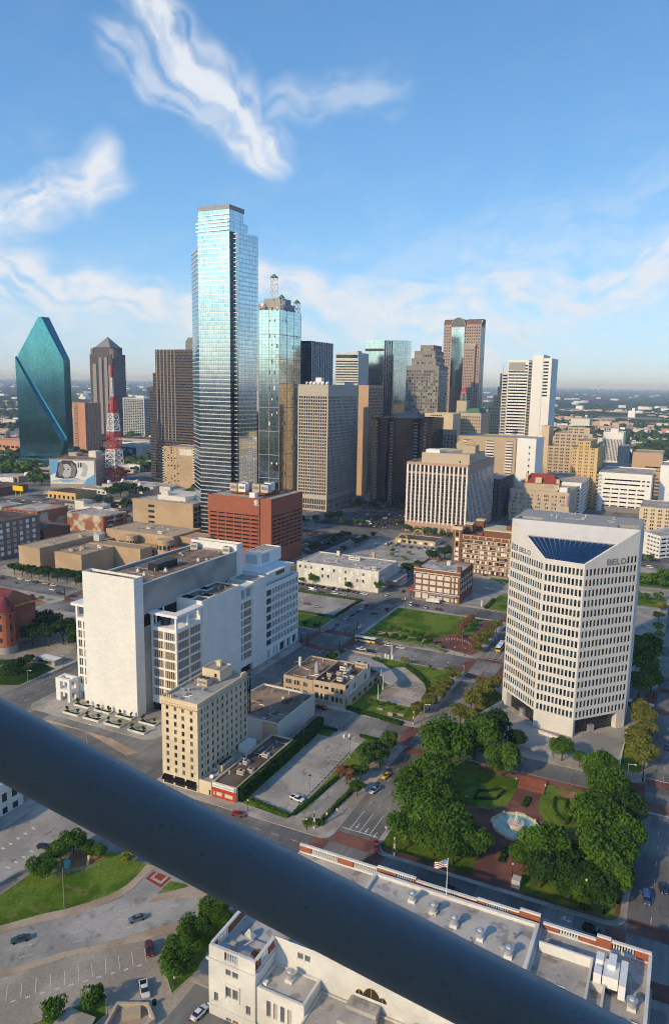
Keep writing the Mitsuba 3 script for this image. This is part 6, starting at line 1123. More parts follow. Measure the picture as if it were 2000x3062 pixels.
for x0, x1, y0, z1, z0 in ((-173, -118, 1020, 66, 0), (-166, -118, 1022, 84, 65), (-150, -122, 1024, 92, 83)):
    W = x1 - x0; nr = max(2, int((z1 - z0) / 4.2)); n_ = int(W / 7.2); shell(kb, rect(x0, x1, y0, 1075), z1, 'beige', 'sand', {0: ([c for i in range(n_) for c in ((1.5 + i * 7.2, 3.3 + i * 7.2), (4.0 + i * 7.2, 5.8 + i * 7.2))], rows_(nr, z0 + 1.5, (z1 - z0 - 1.5) / nr, .48)), 1: (cells(10, 1, 50, .45), rows_(nr, z0 + 1.5, (z1 - z0 - 1.5) / nr, .48))}, z0=z0, win=('glass_dark', 'glass_brown'), most=100, par=.6)
part(kb, 'roof_box', M().box(-148, -124, 1030, 1060, 94, 103).box(-140, -130, 1035, 1055, 91, 94), 'offwhite'); part(kb, 'side_slab', M().box(-185, -175, 1030, 1060, 0, 92), 'cream')
kb = thing('yellow_block', 'bright yellow stone stepped tower before the beige office block', 'office block')
for x0, x1, y0, z1, z0 in ((-131, -101, 940, 72, 0), (-124, -110, 939, 80, 71)):
    W = x1 - x0; nr = int((z1 - z0) / 4.0); shell(kb, rect(x0, x1, y0, 1010), z1, 'yellowstone', 'sand', {0: ([c for i in range(int(W / 7)) for c in ((1.6 + i * 7, 2.9 + i * 7), (3.8 + i * 7, 5.1 + i * 7))], rows_(nr, z0 + 1.5, 4.0, .45)), 1: (cells(9, 1, 66, .4), rows_(nr, z0 + 1.5, 4.0, .45))}, z0=z0, win=('glass_brown',), most=130, par=.8)
tower('striped_block', 'white block with thin dark vertical stripes beyond the yellow tower', rect(-158, -121, 1540, 1590), 60, 'white', {0: (cells(13, 1, 36, .5), [(4, 46)], .6)}, win=('glass_dark',), par=1, cat='office block'); part('striped_block', 'penthouse', M().box(-146, -132, 1550, 1570, 59, 66), 'white')
building('round_block', 'beige block with a rounded end before the striped white block', [(-110, 1130)] + [(-88 + 10 * math.sin(a), 1130 + 10 - 10 * math.cos(a)) for a in np.linspace(0, 1.5, 7)] + [(-78, 1180), (-110, 1180)], 34, 'sand', 'greystone', None, par=1)
building('peach_block', 'broad peach block with dark slots near the right edge', rect(-72, -34, 1090, 1150), 58, 'peach', 'pale_roof', {0: ([(17, 36)], [(33, 34.6), (38, 39.6)])}, win=('dark',), par=1)
building('grey_block', 'grey tall block beside the striped white block', rect(-120, -104, 1440, 1500), 40, 'shade_grey', 'midgrey', None, par=1)

# ---------------------------------------------------------------- trees and hedges
scene['m_leaf'] = {'type': 'twosided', 'b': {'type': 'diffuse', 'reflectance': {'type': 'mesh_attribute', 'name': 'vertex_color'}}}
LEAF = {'green': ((0.031, 0.079, 0.011), (0.094, 0.181, 0.024)), 'dark': ((0.017, 0.046, 0.011), (0.044, 0.094, 0.020)), 'olive': ((0.066, 0.079, 0.015), (0.165, 0.176, 0.039)), 'lime': ((0.094, 0.126, 0.017), (0.243, 0.264, 0.044)), 'rusty': ((0.083, 0.071, 0.024), (0.220, 0.126, 0.050)), 'bushy': ((0.028, 0.066, 0.013), (0.077, 0.143, 0.028)), 'silver': ((0.132, 0.165, 0.110), (0.243, 0.286, 0.209))}


def crown_mesh(seed, n, size, kind, lumps=14, flat=.75, core=.55):
    """Leaf-cluster faces spread over a crown of about unit radius, resting on z = 0, made of uneven lumps."""
    r = np.random.default_rng(seed); c = []
    for i in range(lumps):
        a, q = r.uniform(0, 2 * np.pi), r.uniform(.15, core) ** .8; z = r.uniform(.35, 1.25) * flat; c.append((q * math.cos(a), q * math.sin(a), z, r.uniform(.30, .50)))
    c = np.array(c); k = r.integers(0, lumps, n); d = r.normal(size=(n, 3)); d[:, 2] = np.where(d[:, 2] < -.3, -d[:, 2] * .6, d[:, 2]); d /= np.linalg.norm(d, axis=1, keepdims=True)
    rad = c[k, 3] * (1 - .35 * r.random(n) ** 2.2) * (1 + .16 * np.sin(d[:, 0] * 9 + k) * np.sin(d[:, 1] * 8 + 2 * k)); p = c[k, :3] + d * rad[:, None] * [1, 1, .82]
    nn = d + r.normal(scale=.75, size=(n, 3)); nn[:, 2] += .25; nn /= np.linalg.norm(nn, axis=1, keepdims=True)
    t = np.cross(nn, r.normal(size=(n, 3))); t /= np.linalg.norm(t, axis=1, keepdims=True); b = np.cross(nn, t); s = size * r.uniform(.55, 1.25, n)[:, None]
    v = np.stack([p - t * s - b * s * .6, p + t * s - b * s * .6, p + t * s * .8 + b * s * .7, p - t * s * .8 + b * s * .7], 1).reshape(-1, 3)
    f = np.arange(4 * n).reshape(n, 4); lo, hi = np.array(LEAF[kind][0]), np.array(LEAF[kind][1])
    tone = np.clip(.45 * r.random(n) + .55 * r.random(lumps)[k], 0, 1); col = lo + (hi - lo) * tone[:, None]
    if kind == 'rusty': col = np.where((r.random(n) < .3)[:, None], np.array([.26, .10, .07]), col)
    return (v, f), np.repeat(col, 4, 0)


def trunk_mesh(seed, limbs=4):
    r = random.Random(seed); m = M(); m.tube((0, 0, -.62), (.02, .01, .1), .060, .045, 7)
    for i in range(limbs): a = i * 2 * math.pi / limbs + r.random(); m.tube((.02, .01, .0), (.4 * math.cos(a), .4 * math.sin(a), .55 + .2 * r.random()), .036, .012, 5)
    return m.mesh()


PROTO = {}
def proto(kind, cls, v):
    key = (kind, cls, v)
    if key not in PROTO:
        n, size = {'big': (6500, .050), 'mid': (2200, .075), 'small': (650, .12), 'far': (260, .19)}[cls]
        mesh, col = crown_mesh(hash((len(kind), cls == 'big', v)) % 1000 + v * 17 + ord(kind[0]), n, size, kind, lumps={'big': 22, 'mid': 14, 'small': 9, 'far': 7}[cls], core=.62 if cls != 'small' else .5)
        PROTO[key] = (mikit.ply(mesh, 'm_leaf', False, color=col), mikit.ply(trunk_mesh(v), 'm_bark'))
    return PROTO[key]


def tree(x, y, r, kind, label, group=None, cls='mid', z=KERB, stem=.42, tall=.85, name='tree'):
    """r: crown radius in metres; stem: height of the crown's underside in crown radii"""
    key = thing(name, label, 'tree', group); cr, tr = proto(kind, cls, RND.randrange(3)); rot = RND.uniform(0, 360); zz = z + r * stem
    s = (r * RND.uniform(.93, 1.06), r * RND.uniform(.93, 1.06), r * tall * RND.uniform(.92, 1.1))
    W = T().translate([x, y, zz]).rotate([0, 0, 1], rot)
    scene[key + '__crown'] = {**cr, 'to_world': W.scale(list(s))}
    scene[key + '__trunk'] = {**tr, 'to_world': T().translate([x, y, zz]).rotate([0, 0, 1], rot).scale([r, r, (zz) / .62])}
    return key


PLAZA = [(-73.3, 253.7, 9.5), (-65.3, 266.0, 8.6), (-52.9, 258.5, 6.6), (-62.8, 279.5, 7.6), (-52.5, 279.0, 4.6), (-71.3, 235.4, 7.8), (-72.3, 219.8, 7.2), (-64.9, 208.5, 7.6), (-56.1, 207.9, 7.2), (-49.0, 206.5, 5.2), (-54.1, 199.6, 5.8), (-64.0, 220.6, 6.6),
         (-19.7, 268.4, 6.6), (-14.0, 254.0, 7.4), (-9.2, 246.6, 6.2), (-18.8, 243.8, 5.4), (-15.7, 231.8, 7.4), (-9.4, 226.9, 7.0), (-12.4, 214.9, 7.6), (-8.9, 207.3, 5.6), (-28.9, 210.5, 7.4), (-23.5, 212.5, 5.4), (-28.3, 201.3, 6.0), (-20.1, 199.9, 5.6), (-13.5, 200.9, 5.6), (-34.7, 280.6, 4.3), (-27.8, 278.6, 3.0), (-74.0, 227.5, 6.6), (-69.5, 203.6, 5.6), (-60.5, 201.0, 5.2), (-34.0, 206.0, 4.4), (-17.0, 198.2, 4.4)]
pl_lab = ['large round dark green tree at the avenue edge of the plaza, behind the yellow cab', 'large tree at the far left corner of the plaza, tallest of its clump', 'tree whose low boughs hang over the left plaza lawn', 'dark tree behind the left plaza clump, across the cross street', 'small tree at the end of the left forecourt wall', 'wide tree on the left plaza edge, second from the far corner', 'wide tree on the left plaza edge, third from the far corner', 'tree on the left plaza edge nearest the striped street corner', 'bright green tree at the near left corner of the plaza', 'small crowned tree nearest the fountain on the left side', 'low tree at the near edge of the plaza behind the station flag', 'tree inside the left plaza clump, facing the fountain', 'round tree at the far right corner of the plaza by the shelter', 'tree along the right plaza edge, second from the far corner', 'dark tree along the right plaza edge leaning over the street', 'tree shading the right end of the sunlit plaza lawn', 'biggest round tree in the right plaza clump', 'tree at the right plaza edge beside the wide street, middle one', 'bright green tree at the right plaza edge facing the blue van', 'small tree at the right plaza edge before the street corner', 'tree to the right of the long dark planter, near side of the fountain', 'narrow tree squeezed in the right plaza clump', 'dark tree at the near edge of the plaza beside the white kiosk', 'dark tree at the near edge of the plaza by the tall lamp', 'dark tree at the near right corner of the plaza', 'round tree on the forecourt before the granite tower corner', 'small tree beside the round tree on the tower forecourt', 'tree at the left plaza edge squeezed between two wider ones', 'dark tree at the near left plaza corner above the striped lanes', 'dark low tree behind the station parapet, left of the flag', 'narrow dark tree beside the white kiosk, left of it', 'low dark tree near the tall lamp, right of it']
for i, (x, y, r) in enumerate(PLAZA): tree(x, y, r * 1.14, 'dark' if i in (3, 4, 14, 22, 23, 24, 21) else 'green', pl_lab[i], None, 'big', stem=.42 if r > 5 else .6, tall=.98)
side = lambda i, n: f'{["first","second","third","fourth","fifth","sixth","seventh","eighth","ninth","tenth","eleventh","twelfth","thirteenth","fourteenth","fifteenth","sixteenth","seventeenth","eighteenth"][i]} of {n}'  # noqa
ROWS = [('olive', 'mid', 'olive street tree right of the granite tower, {} from the near end', [(-5.6, 288.4, 4.6), (-9.0, 296.9, 5.0), (-10.3, 306.8, 4.0), (-6.3, 313.5, 4.0), (-7.0, 321.8, 4.7), (-9.1, 331.5, 4.6)]),
        ('green', 'mid', 'leafy street tree far right of the granite tower, {} from the near end', [(-12.1, 360.2, 6.0), (-7.3, 368.2, 5.5), (-12.3, 381.9, 7.2), (-10.5, 405.1, 6.5), (-17.2, 419.3, 5.2), (-9.6, 425.4, 5.2)]),
        ('lime', 'mid', 'yellow green tree far up the right street, {} from the near end', [(-7.5, 451.4, 3.0), (-8.8, 464.1, 3.4), (-9.1, 489.8, 3.5), (-8.5, 512.2, 3.7)]),
        ('olive', 'mid', 'slender street tree along the crescent lawn, {} from the near end', [(-97.6, 293.0, 3.0), (-95.0, 300.0, 3.7), (-94.4, 308.8, 3.5), (-95.3, 317.1, 3.4), (-94.9, 326.0, 3.1), (-95.0, 335.1, 3.4)]),
        ('bushy', 'mid', 'street tree between car park and avenue, {} from the far end', [(-96.2, 254.6, 3.8), (-100.0, 246.0, 3.8), (-98.4, 238.7, 4.3), (-95.6, 243.4, 3.3), (-95.2, 221.4, 2.7), (-98.4, 231.6, 3.0)]),
        ('olive', 'mid', 'street tree left of the granite tower, {} from the far end', [(-81.0, 336.2, 2.3), (-75.2, 327.8, 4.3), (-74.3, 333.6, 3.2), (-77.0, 316.5, 4.5), (-78.8, 309.9, 3.5), (-75.3, 304.6, 4.6), (-78.8, 293.0, 4.2), (-74.6, 292.3, 3.6)]),
        ('rusty', 'mid', 'rusty flowering tree right of the green garden lawn, {} from the far end', [(-111.9, 429.2, 2.7), (-111.9, 419.6, 3.2), (-111.9, 408.2, 3.4), (-110.2, 398.1, 2.5)]),
        ('olive', 'mid', 'street tree between round brick place and buses, {} from the far end', [(-93.9, 419.3, 3.6), (-96.0, 405.6, 3.6), (-93.6, 398.0, 3.5), (-95.0, 387.1, 4.0), (-95.8, 380.8, 2.8)]),
        ('dark', 'small', 'small dark tree in the front bed of the garden, {} from the left', [(-153.7, 377.6, 1.8), (-147.1, 378.0, 1.8), (-141.6, 378.4, 2.1), (-135.9, 378.6, 2.0), (-127.6, 378.6, 2.1), (-121.8, 379.2, 2.6)]),
        ('bushy', 'small', 'small round tree along the near edge of the garden, {} from the left', [(-157.2, 388.4, 1.6), (-152.9, 389.6, 1.6), (-148.7, 391.3, 1.9), (-144.4, 391.7, 1.8), (-138.5, 389.6, 2.0), (-133.8, 389.8, 1.8), (-129.0, 388.4, 1.9)]),
        ('green', 'mid', 'leafy tree against the white warehouse front, {} from the left', [(-246.8, 461.6, 2.2), (-236.8, 461.8, 4.0), (-209.4, 461.4, 2.9), (-185.6, 464.5, 4.4)]),
        ('dark', 'mid', 'dark tree between carport and banded block, {} from the near end', [(-184.4, 516.0, 5.6), (-185.5, 543.0, 3.6), (-182.7, 568.6, 5.6), (-175.7, 578.9, 7.4)]),
        ('green', 'mid', 'small tree behind the brick row, {} from the near end', [(-158.5, 322.7, 3.1), (-158.5, 329.8, 2.9), (-158.8, 335.8, 2.0), (-158.4, 342.5, 2.0)]),
        ('dark', 'mid', 'street tree in the row before the low tan complex, {} from the left', [(-440.0, 376.9, 4.2), (-431.3, 376.3, 4.2), (-423.2, 377.2, 4.6), (-414.8, 377.0, 4.6), (-406.0, 377.0, 4.9), (-398.5, 378.1, 4.6), (-390.8, 379.1, 4.9), (-382.2, 378.6, 4.9), (-374.1, 375.6, 3.9)]),
        ('dark', 'mid', 'live oak in the grove behind the red courthouse, {} from the left', [(-329.3, 290.4, 6.5), (-321.5, 289.8, 7.0), (-314.9, 291.3, 7.8), (-310.7, 275.7, 6.2), (-303.7, 279.5, 7.0), (-299.0, 285.6, 7.4), (-293.4, 290.0, 6.6), (-287.4, 283.6, 5.2)]),
        ('dark', 'mid', 'dark tree below the old red courthouse wall, {} from the far end', [(-291.7, 256.1, 2.9), (-290.2, 250.4, 3.3), (-289.1, 245.7, 3.7), (-287.7, 240.9, 4.0), (-281.0, 236.9, 4.0)]),
        ('lime', 'small', 'thin young tree planted on the bare orange ground, {} from the left', [(-403.6, 336.2, 2.2), (-381.6, 332.9, 1.9), (-379.7, 338.0, 1.9), (-372.0, 338.3, 1.7), (-370.6, 325.0, 1.9), (-369.5, 318.1, 1.8)]),
        ('dark', 'far', 'dark tree among the roofs behind the tan block, {} from the right', [(-511.5, 574.8, 7.1), (-552.6, 591.4, 7.0), (-554.1, 579.8, 7.6), (-563.2, 585.0, 5.8), (-564.4, 618.1, 7.4), (-569.8, 581.0, 4.2), (-565.8, 641.4, 7.4), (-596.6, 647.5, 6.3), (-600.7, 619.7, 6.2), (-609.7, 645.9, 6.4), (-614.3, 728.7, 7.8), (-624.7, 714.3, 10), (-630.2, 688.3, 8.6), (-633.9, 708.4, 11)]),
        ('green', 'far', 'round tree in the grove left of the poster building, {} from the right', [(-787.3, 726.5, 10.5), (-794.7, 721.7, 8.8), (-818.1, 744.7, 12), (-871.3, 771.7, 13), (-896.0, 777.3, 14), (-899.9, 833.7, 7.5), (-895.6, 755.4, 12), (-917.8, 834.0, 11.4), (-933.1, 836.2, 10.2), (-969.1, 824.3, 15)]),
        ('dark', 'small', 'tree on the long avenue past the parking block, {} from the near end', [(-274.3, 395.2, 1.4), (-281.5, 546, 4.2), (-284.3, 560, 4.0), (-282, 575, 3.6), (-282, 588, 4.2), (-283, 600, 4.0), (-283, 612, 4.4), (-283, 622, 3.6), (-261, 555, 2.8), (-261, 566, 2.8), (-261, 590, 4.2), (-261, 600, 4.0), (-261, 609, 4.2), (-262, 634, 3.0)]),
        ('bushy', 'small', 'tree beside the crowded dark car park, {} from the left', [(-355, 665, 4.4), (-347, 658, 3.6), (-339, 664, 5), (-336, 690, 5.4), (-330, 700, 5), (-322, 668, 3.4), (-313, 672, 4), (-299, 676, 4), (-292, 678, 4), (-278, 682, 3.6), (-262, 700, 4.4), (-258, 712, 4.2)]),
        ('dark', 'far', 'tree at the foot of the dark faceted tower, {} from the left', [(-352, 790, 6), (-345, 786, 7), (-338, 782, 6), (-325, 788, 6.5), (-316, 786, 6), (-307, 788, 6), (-298, 786, 6), (-288, 787, 6), (-278, 786, 6)]),
        ('bushy', 'small', 'low tree before the pink base of the federal block, {} from the left', [(-244, 676, 4.2), (-232, 674, 3.4), (-224, 672, 4.0), (-216, 670, 4.4), (-206, 668, 3.8), (-198, 664, 3.6)]),
        ('green', 'far', 'tree on the lawns behind the granite tower, {} from the left', [(-30.4, 660.8, 3.4), (-23.4, 662.1, 3.8), (-25.4, 580.8, 4.2), (-20.0, 579.5, 4.2), (-23.5, 537.8, 3.2), (-19.3, 536.5, 3.2), (-15.2, 590.9, 5.0), (-12.1, 540.5, 3.6), (-10.5, 606.9, 5.0), (-11.2, 580.3, 4)]),
        ('green', 'big', 'big bright tree beside the station corner tower, {} from the far end', [(-103.6, 146.5, 3.9), (-100.6, 145.0, 3.3), (-104.6, 138.2, 3.8), (-103.0, 131.4, 4.3), (-100.9, 126.6, 3.9)]),
        ('green', 'big', 'round tree over the playground beside the curved lawn, {} from the left', [(-158.6, 139.4, 3.8), (-160.0, 147.8, 3.7), (-159.2, 152.2, 3.8), (-154.9, 153.2, 2.8), (-150.6, 153.8, 2.5)])]
for kind, cls, lab, pts in ROWS:
    for i, (x, y, r) in enumerate(pts): tree(x, y, r * (1.2 if 'street tree' in lab else 1.08), kind, lab.format(side(i, len(pts))), None, cls, stem=.62 if cls in ('mid', 'small') else .4, tall=1.0 if cls == 'small' else .9)
for x, y, r, k, l in ((-117.6, 104.6, 3.3, 'green', 'round tree on the left of the small triangular lawn by the car park'), (-112.2, 110.8, 3.3, 'green', 'round tree on the right of the small triangular lawn by the car park'), (-101.6, 226.5, 4.2, 'rusty', 'broad dark reddish tree at the corner of the half empty car park'), (-101.0, 251.6, 2.2, 'rusty', 'pinkish flowering tree beside the car park lawn'), (-140.6, 155.6, 2.4, 'lime', 'small yellow green tree at the tip of the curved lawn'), (-123.9, 347, 2.3, 'lime', 'yellow green bush tree at the crescent lawn'), (-137.7, 340.3, 2.3, 'green', 'small tree by the underpass wall behind the canopy'), (-115.4, 378.6, 1.6, 'lime', 'bright yellow shrub tree beside the round brick place'), (-125.2, 391.9, 1.9, 'rusty', 'small orange tree on the near edge of the green lawn'), (-218.7, 569, 2.3, 'lime', 'small bright tree in the pale car park, left one'), (-206.5, 565, 2.3, 'lime', 'small bright tree in the pale car park, right one'), (-224.2, 586.5, 2.3, 'bushy', 'small dark tree in the pale car park, back left'), (-209.2, 584.9, 2.3, 'lime', 'small bright tree in the pale car park, back right'), (-198.2, 376.5, 2.0, 'dark', 'small dark tree on the lawn across from the court annex, left one'), (-189.9, 374.9, 2.0, 'dark', 'small dark tree on the lawn across from the court annex, right one')):
    tree(x, y, r, k, l, None, 'mid', stem=.5, tall=.95)
for i, (x, y) in enumerate(((-117, 292.6), (-112.5, 295.2), (-107.2, 292.4), (-121.0, 294.6), (-110, 346))): tree(x, y, 1.5, 'bushy', f'{["second","third","fourth","leftmost","farthest"][i]} small young tree on the lawn around the crescent car park', None, 'small', stem=.5)
for i, (x, y) in enumerate(sap): tree(x, y, .75, 'bushy', 'thin young sapling in the low white planters before the courthouse', 'saplings in the courthouse planters', 'far', z=.96, stem=.5, tall=2.0, name='sapling')


def hedge(label, pts, w, h, kind='dark', z=KERB, n=None, name='hedge', cat='hedge', seed=1):
    """A clipped hedge along a line: a solid core roughened by leaf faces."""
    g = LineString(pts).buffer(w / 2, cap_style=2, join_style=2); r = np.random.default_rng(seed); L = LineString(pts).length; n = n or int(L * (w + 2 * h) * 14)
    key = thing(name, label, cat); part(key, 'core', M().slab(g.buffer(-.22), z, z + h - .18), 'hedge')
    P = []; x0, y0, x1, y1 = g.bounds
    ring = g.exterior
    while len(P) < n:
        if r.random() < w / (w + 2 * h):
            x, y = r.uniform(x0, x1), r.uniform(y0, y1)
            if shapely.contains_xy(g, x, y): P.append((x, y, z + h + r.normal() * .1, 0, 0, 1))
        else:
            q = ring.interpolate(r.uniform(0, ring.length)); c = shapely.shortest_line(q, LineString(pts)).coords; d = np.array(c[0]) - c[1]; d /= np.linalg.norm(d) + 1e-9; P.append((q.x + d[0] * r.normal() * .08, q.y + d[1] * r.normal() * .08, z + r.uniform(0, h), d[0], d[1], .2))
    P = np.array(P); nn = P[:, 3:] + r.normal(scale=.5, size=(n, 3)); nn /= np.linalg.norm(nn, axis=1, keepdims=True); t = np.cross(nn, r.normal(size=(n, 3))); t /= np.linalg.norm(t, axis=1, keepdims=True); b = np.cross(nn, t); s = .24 * r.uniform(.6, 1.3, n)[:, None]; p = P[:, :3]
    v = np.stack([p - t * s - b * s, p + t * s - b * s, p + t * s + b * s, p - t * s + b * s], 1).reshape(-1, 3); lo, hi = map(np.array, LEAF[kind])
    part(key, 'leaves', (v, np.arange(4 * n).reshape(n, 4)), 'leaf', color=np.repeat(lo + (hi - lo) * r.random(n)[:, None], 4, 0))
    return key


hedge('tall dark clipped hedge between the cafe wall and the half empty car park', [(-130.0, 199.4), (-130.0, 262.0)], 2.4, 5.0, 'dark')
hedge('low hedge along the sidewalk in front of the half empty car park', [(-128.4, 201.4), (-110.2, 199.0)], 1.6, .9, 'bushy')
hedge('low hedge between the two car parks', [(-109.3, 200.6), (-106.0, 231.5)], 1.0, .9, 'bushy'); hedge('low hedge between the small car park and the avenue sidewalk', [(-99.2, 202.4), (-97.9, 229)], 1.0, 1.0, 'bushy'); hedge('round bed of low shrubs at the street corner by the signal pillar', [(-103.6, 198.6), (-98.4, 200.6)], 2.2, 1.0, 'bushy')
hedge('short dark hedge at the back left corner of the car park lawn', [(-130, 262.4), (-122.8, 262.4)], 1.0, 1.0, 'dark'); hedge('short dark hedge at the back right corner of the car park lawn', [(-112, 262.4), (-102.5, 262.4)], 1.0, 1.0, 'dark')
hedge('hedge with a curved clipped edge behind the crescent car park', [(-122, 344.4), (-112.2, 335.4), (-105.6, 327.8), (-102, 320.4), (-100.2, 309.7)], 1.6, 1.2, 'dark'); hedge('dark hedge along the street before the brick row lawn', [(-128, 284.6), (-101, 280.9)], 2.4, .9, 'dark')
hedge('low hedge along the long edge of the pale car park left of the avenue', [(-254, 440.0), (-190.4, 440.4), (-189.9, 399.0), (-254, 397.6)], 1.4, 1.2, 'bushy'); hedge('grey green shrub bed along the front of the garden', [(-162.5, 375.4), (-119, 376.6)], 2.4, 1.0, 'silver', seed=3); hedge('pale shrub bed curving at the round brick place', [(-121, 377.2), (-110.5, 373.6)], 3.0, 1.0, 'silver', seed=4)
hedge('clipped hedge at the edge of the lawn beside the loft block', [(-111.8, 464), (-111.8, 486)], 1.6, 1.4, 'bushy'); hedge('hedge in front of the granite tower planting', [(-13.2, 300), (-7.4, 300)], 4.0, .6, 'lime'); hedge('bright stepped planting right of the granite tower forecourt', [(-13, 306), (-9.6, 324)], 3.4, .7, 'lime')
hedge('low hedge on the left of the granite tower forecourt', [(-75.8, 310), (-71.4, 320)], 3.0, .6, 'lime')
for i, (x, y) in enumerate(((-120.4, 277.6 + .6), (-114.6, 277.9), (-109.0, 278.6), (-103.6, 280.0))): hedge(f'{["first","second","third","fourth"][i]} round shrub from the left on the sidewalk across from the car park', [(x - .9, 282.2 - i * .12), (x + .9, 282.2 - i * .12)], 1.4, 1.0, 'dark', name='shrub', cat='shrub', seed=i + 9)
kn = hedge('clipped outline hedge of a bed in the sunlit right plaza lawn', [(-32.0, 251.6), (-28.6, 251.8), (-28.2, 246.5), (-25.8, 243.2), (-26.5, 237.6), (-29.4, 239.6), (-31.2, 244.0), (-32.4, 248.6), (-32.0, 251.6)], .55, .9, 'bushy', z=Z2); kn = hedge('clipped outline hedge of a bed in the shaded left plaza lawn', [(-57.5, 238.6), (-51, 241.5), (-49.8, 247.4), (-51.5, 248.2), (-54.5, 245.0), (-57.5, 243.5), (-57.5, 238.6)], .55, .8, 'dark', z=Z2)
hedge('dark oblong planter bed behind the fountain', [(-41.0, 241.4), (-41.0, 248)], 1.7, .5, 'dark', z=Z1, name='planter_bed', cat='planting'); hedge('dark oblong planter bed on the near side of the fountain', [(-41.0, 207.6), (-41.0, 215)], 1.7, .5, 'dark', z=Z1, name='planter_bed', cat='planting')

# ---------------------------------------------------------------- fountain
kf = thing('fountain', 'round fountain basin with turquoise water and a small round bowl and jet', 'fountain')
fx, fy = -41.1, 228.2
part(kf, 'basin_wall', M().slab(Point(fx, fy).buffer(7.6, quad_segs=16).union(sbox(fx - 8.1, fy - 1.6, fx + 8.1, fy + 1.6)).union(sbox(fx - 1.6, fy - 8.1, fx + 1.6, fy + 8.1)).difference(Point(fx, fy).buffer(7.0, quad_segs=16)), KERB, KERB + .75), 'cream'); part(kf, 'basin_floor', M().flat(Point(fx, fy).buffer(7.05, quad_segs=16), KERB + .06), 'pool_blue')
part(kf, 'water', M().flat(Point(fx, fy).buffer(7.02, quad_segs=16), KERB + .55), 'water'); part(kf, 'bowl_wall', M().tube((fx, fy, KERB), (fx, fy, 1.5), 2.35, 2.5, 28), 'cream'); part(kf, 'bowl_rim', M().tube((fx, fy, 1.5), (fx, fy, 1.75), 2.7, 2.7, 28), 'offwhite'); part(kf, 'bowl_water', M().flat(Point(fx, fy).buffer(2.45), 1.755), 'palegrey'); part(kf, 'inner_bowl', M().tube((fx, fy, 1.7), (fx, fy, 2.2), 1.0, 1.15, 20), 'cream')
r = np.random.default_rng(5); jm = M()
for i in range(420):
    t = r.random(); a = r.uniform(0, 6.3); rr = .12 + .75 * (1 - t) ** 1.6 * r.random(); jm.add(np.array([(0, 0, 0), (.05, 0, .02), (0, .05, .12), (.03, .03, -.06)]) * r.uniform(.8, 1.8) + [fx + rr * math.cos(a), fy + rr * math.sin(a), 1.9 + 3.6 * t], [[0, 1, 2, 0], [0, 2, 3, 0], [1, 3, 2, 1]])
part(kf, 'jet', jm, 'white', kind='stuff')
for i in range(4): a = math.pi / 4 + i * math.pi / 2; part(kf, 'spout', M().box(fx + 7.3 * math.cos(a) - .4, fx + 7.3 * math.cos(a) + .4, fy + 7.3 * math.sin(a) - .4, fy + 7.3 * math.sin(a) + .4, KERB, 1.4), 'cream')

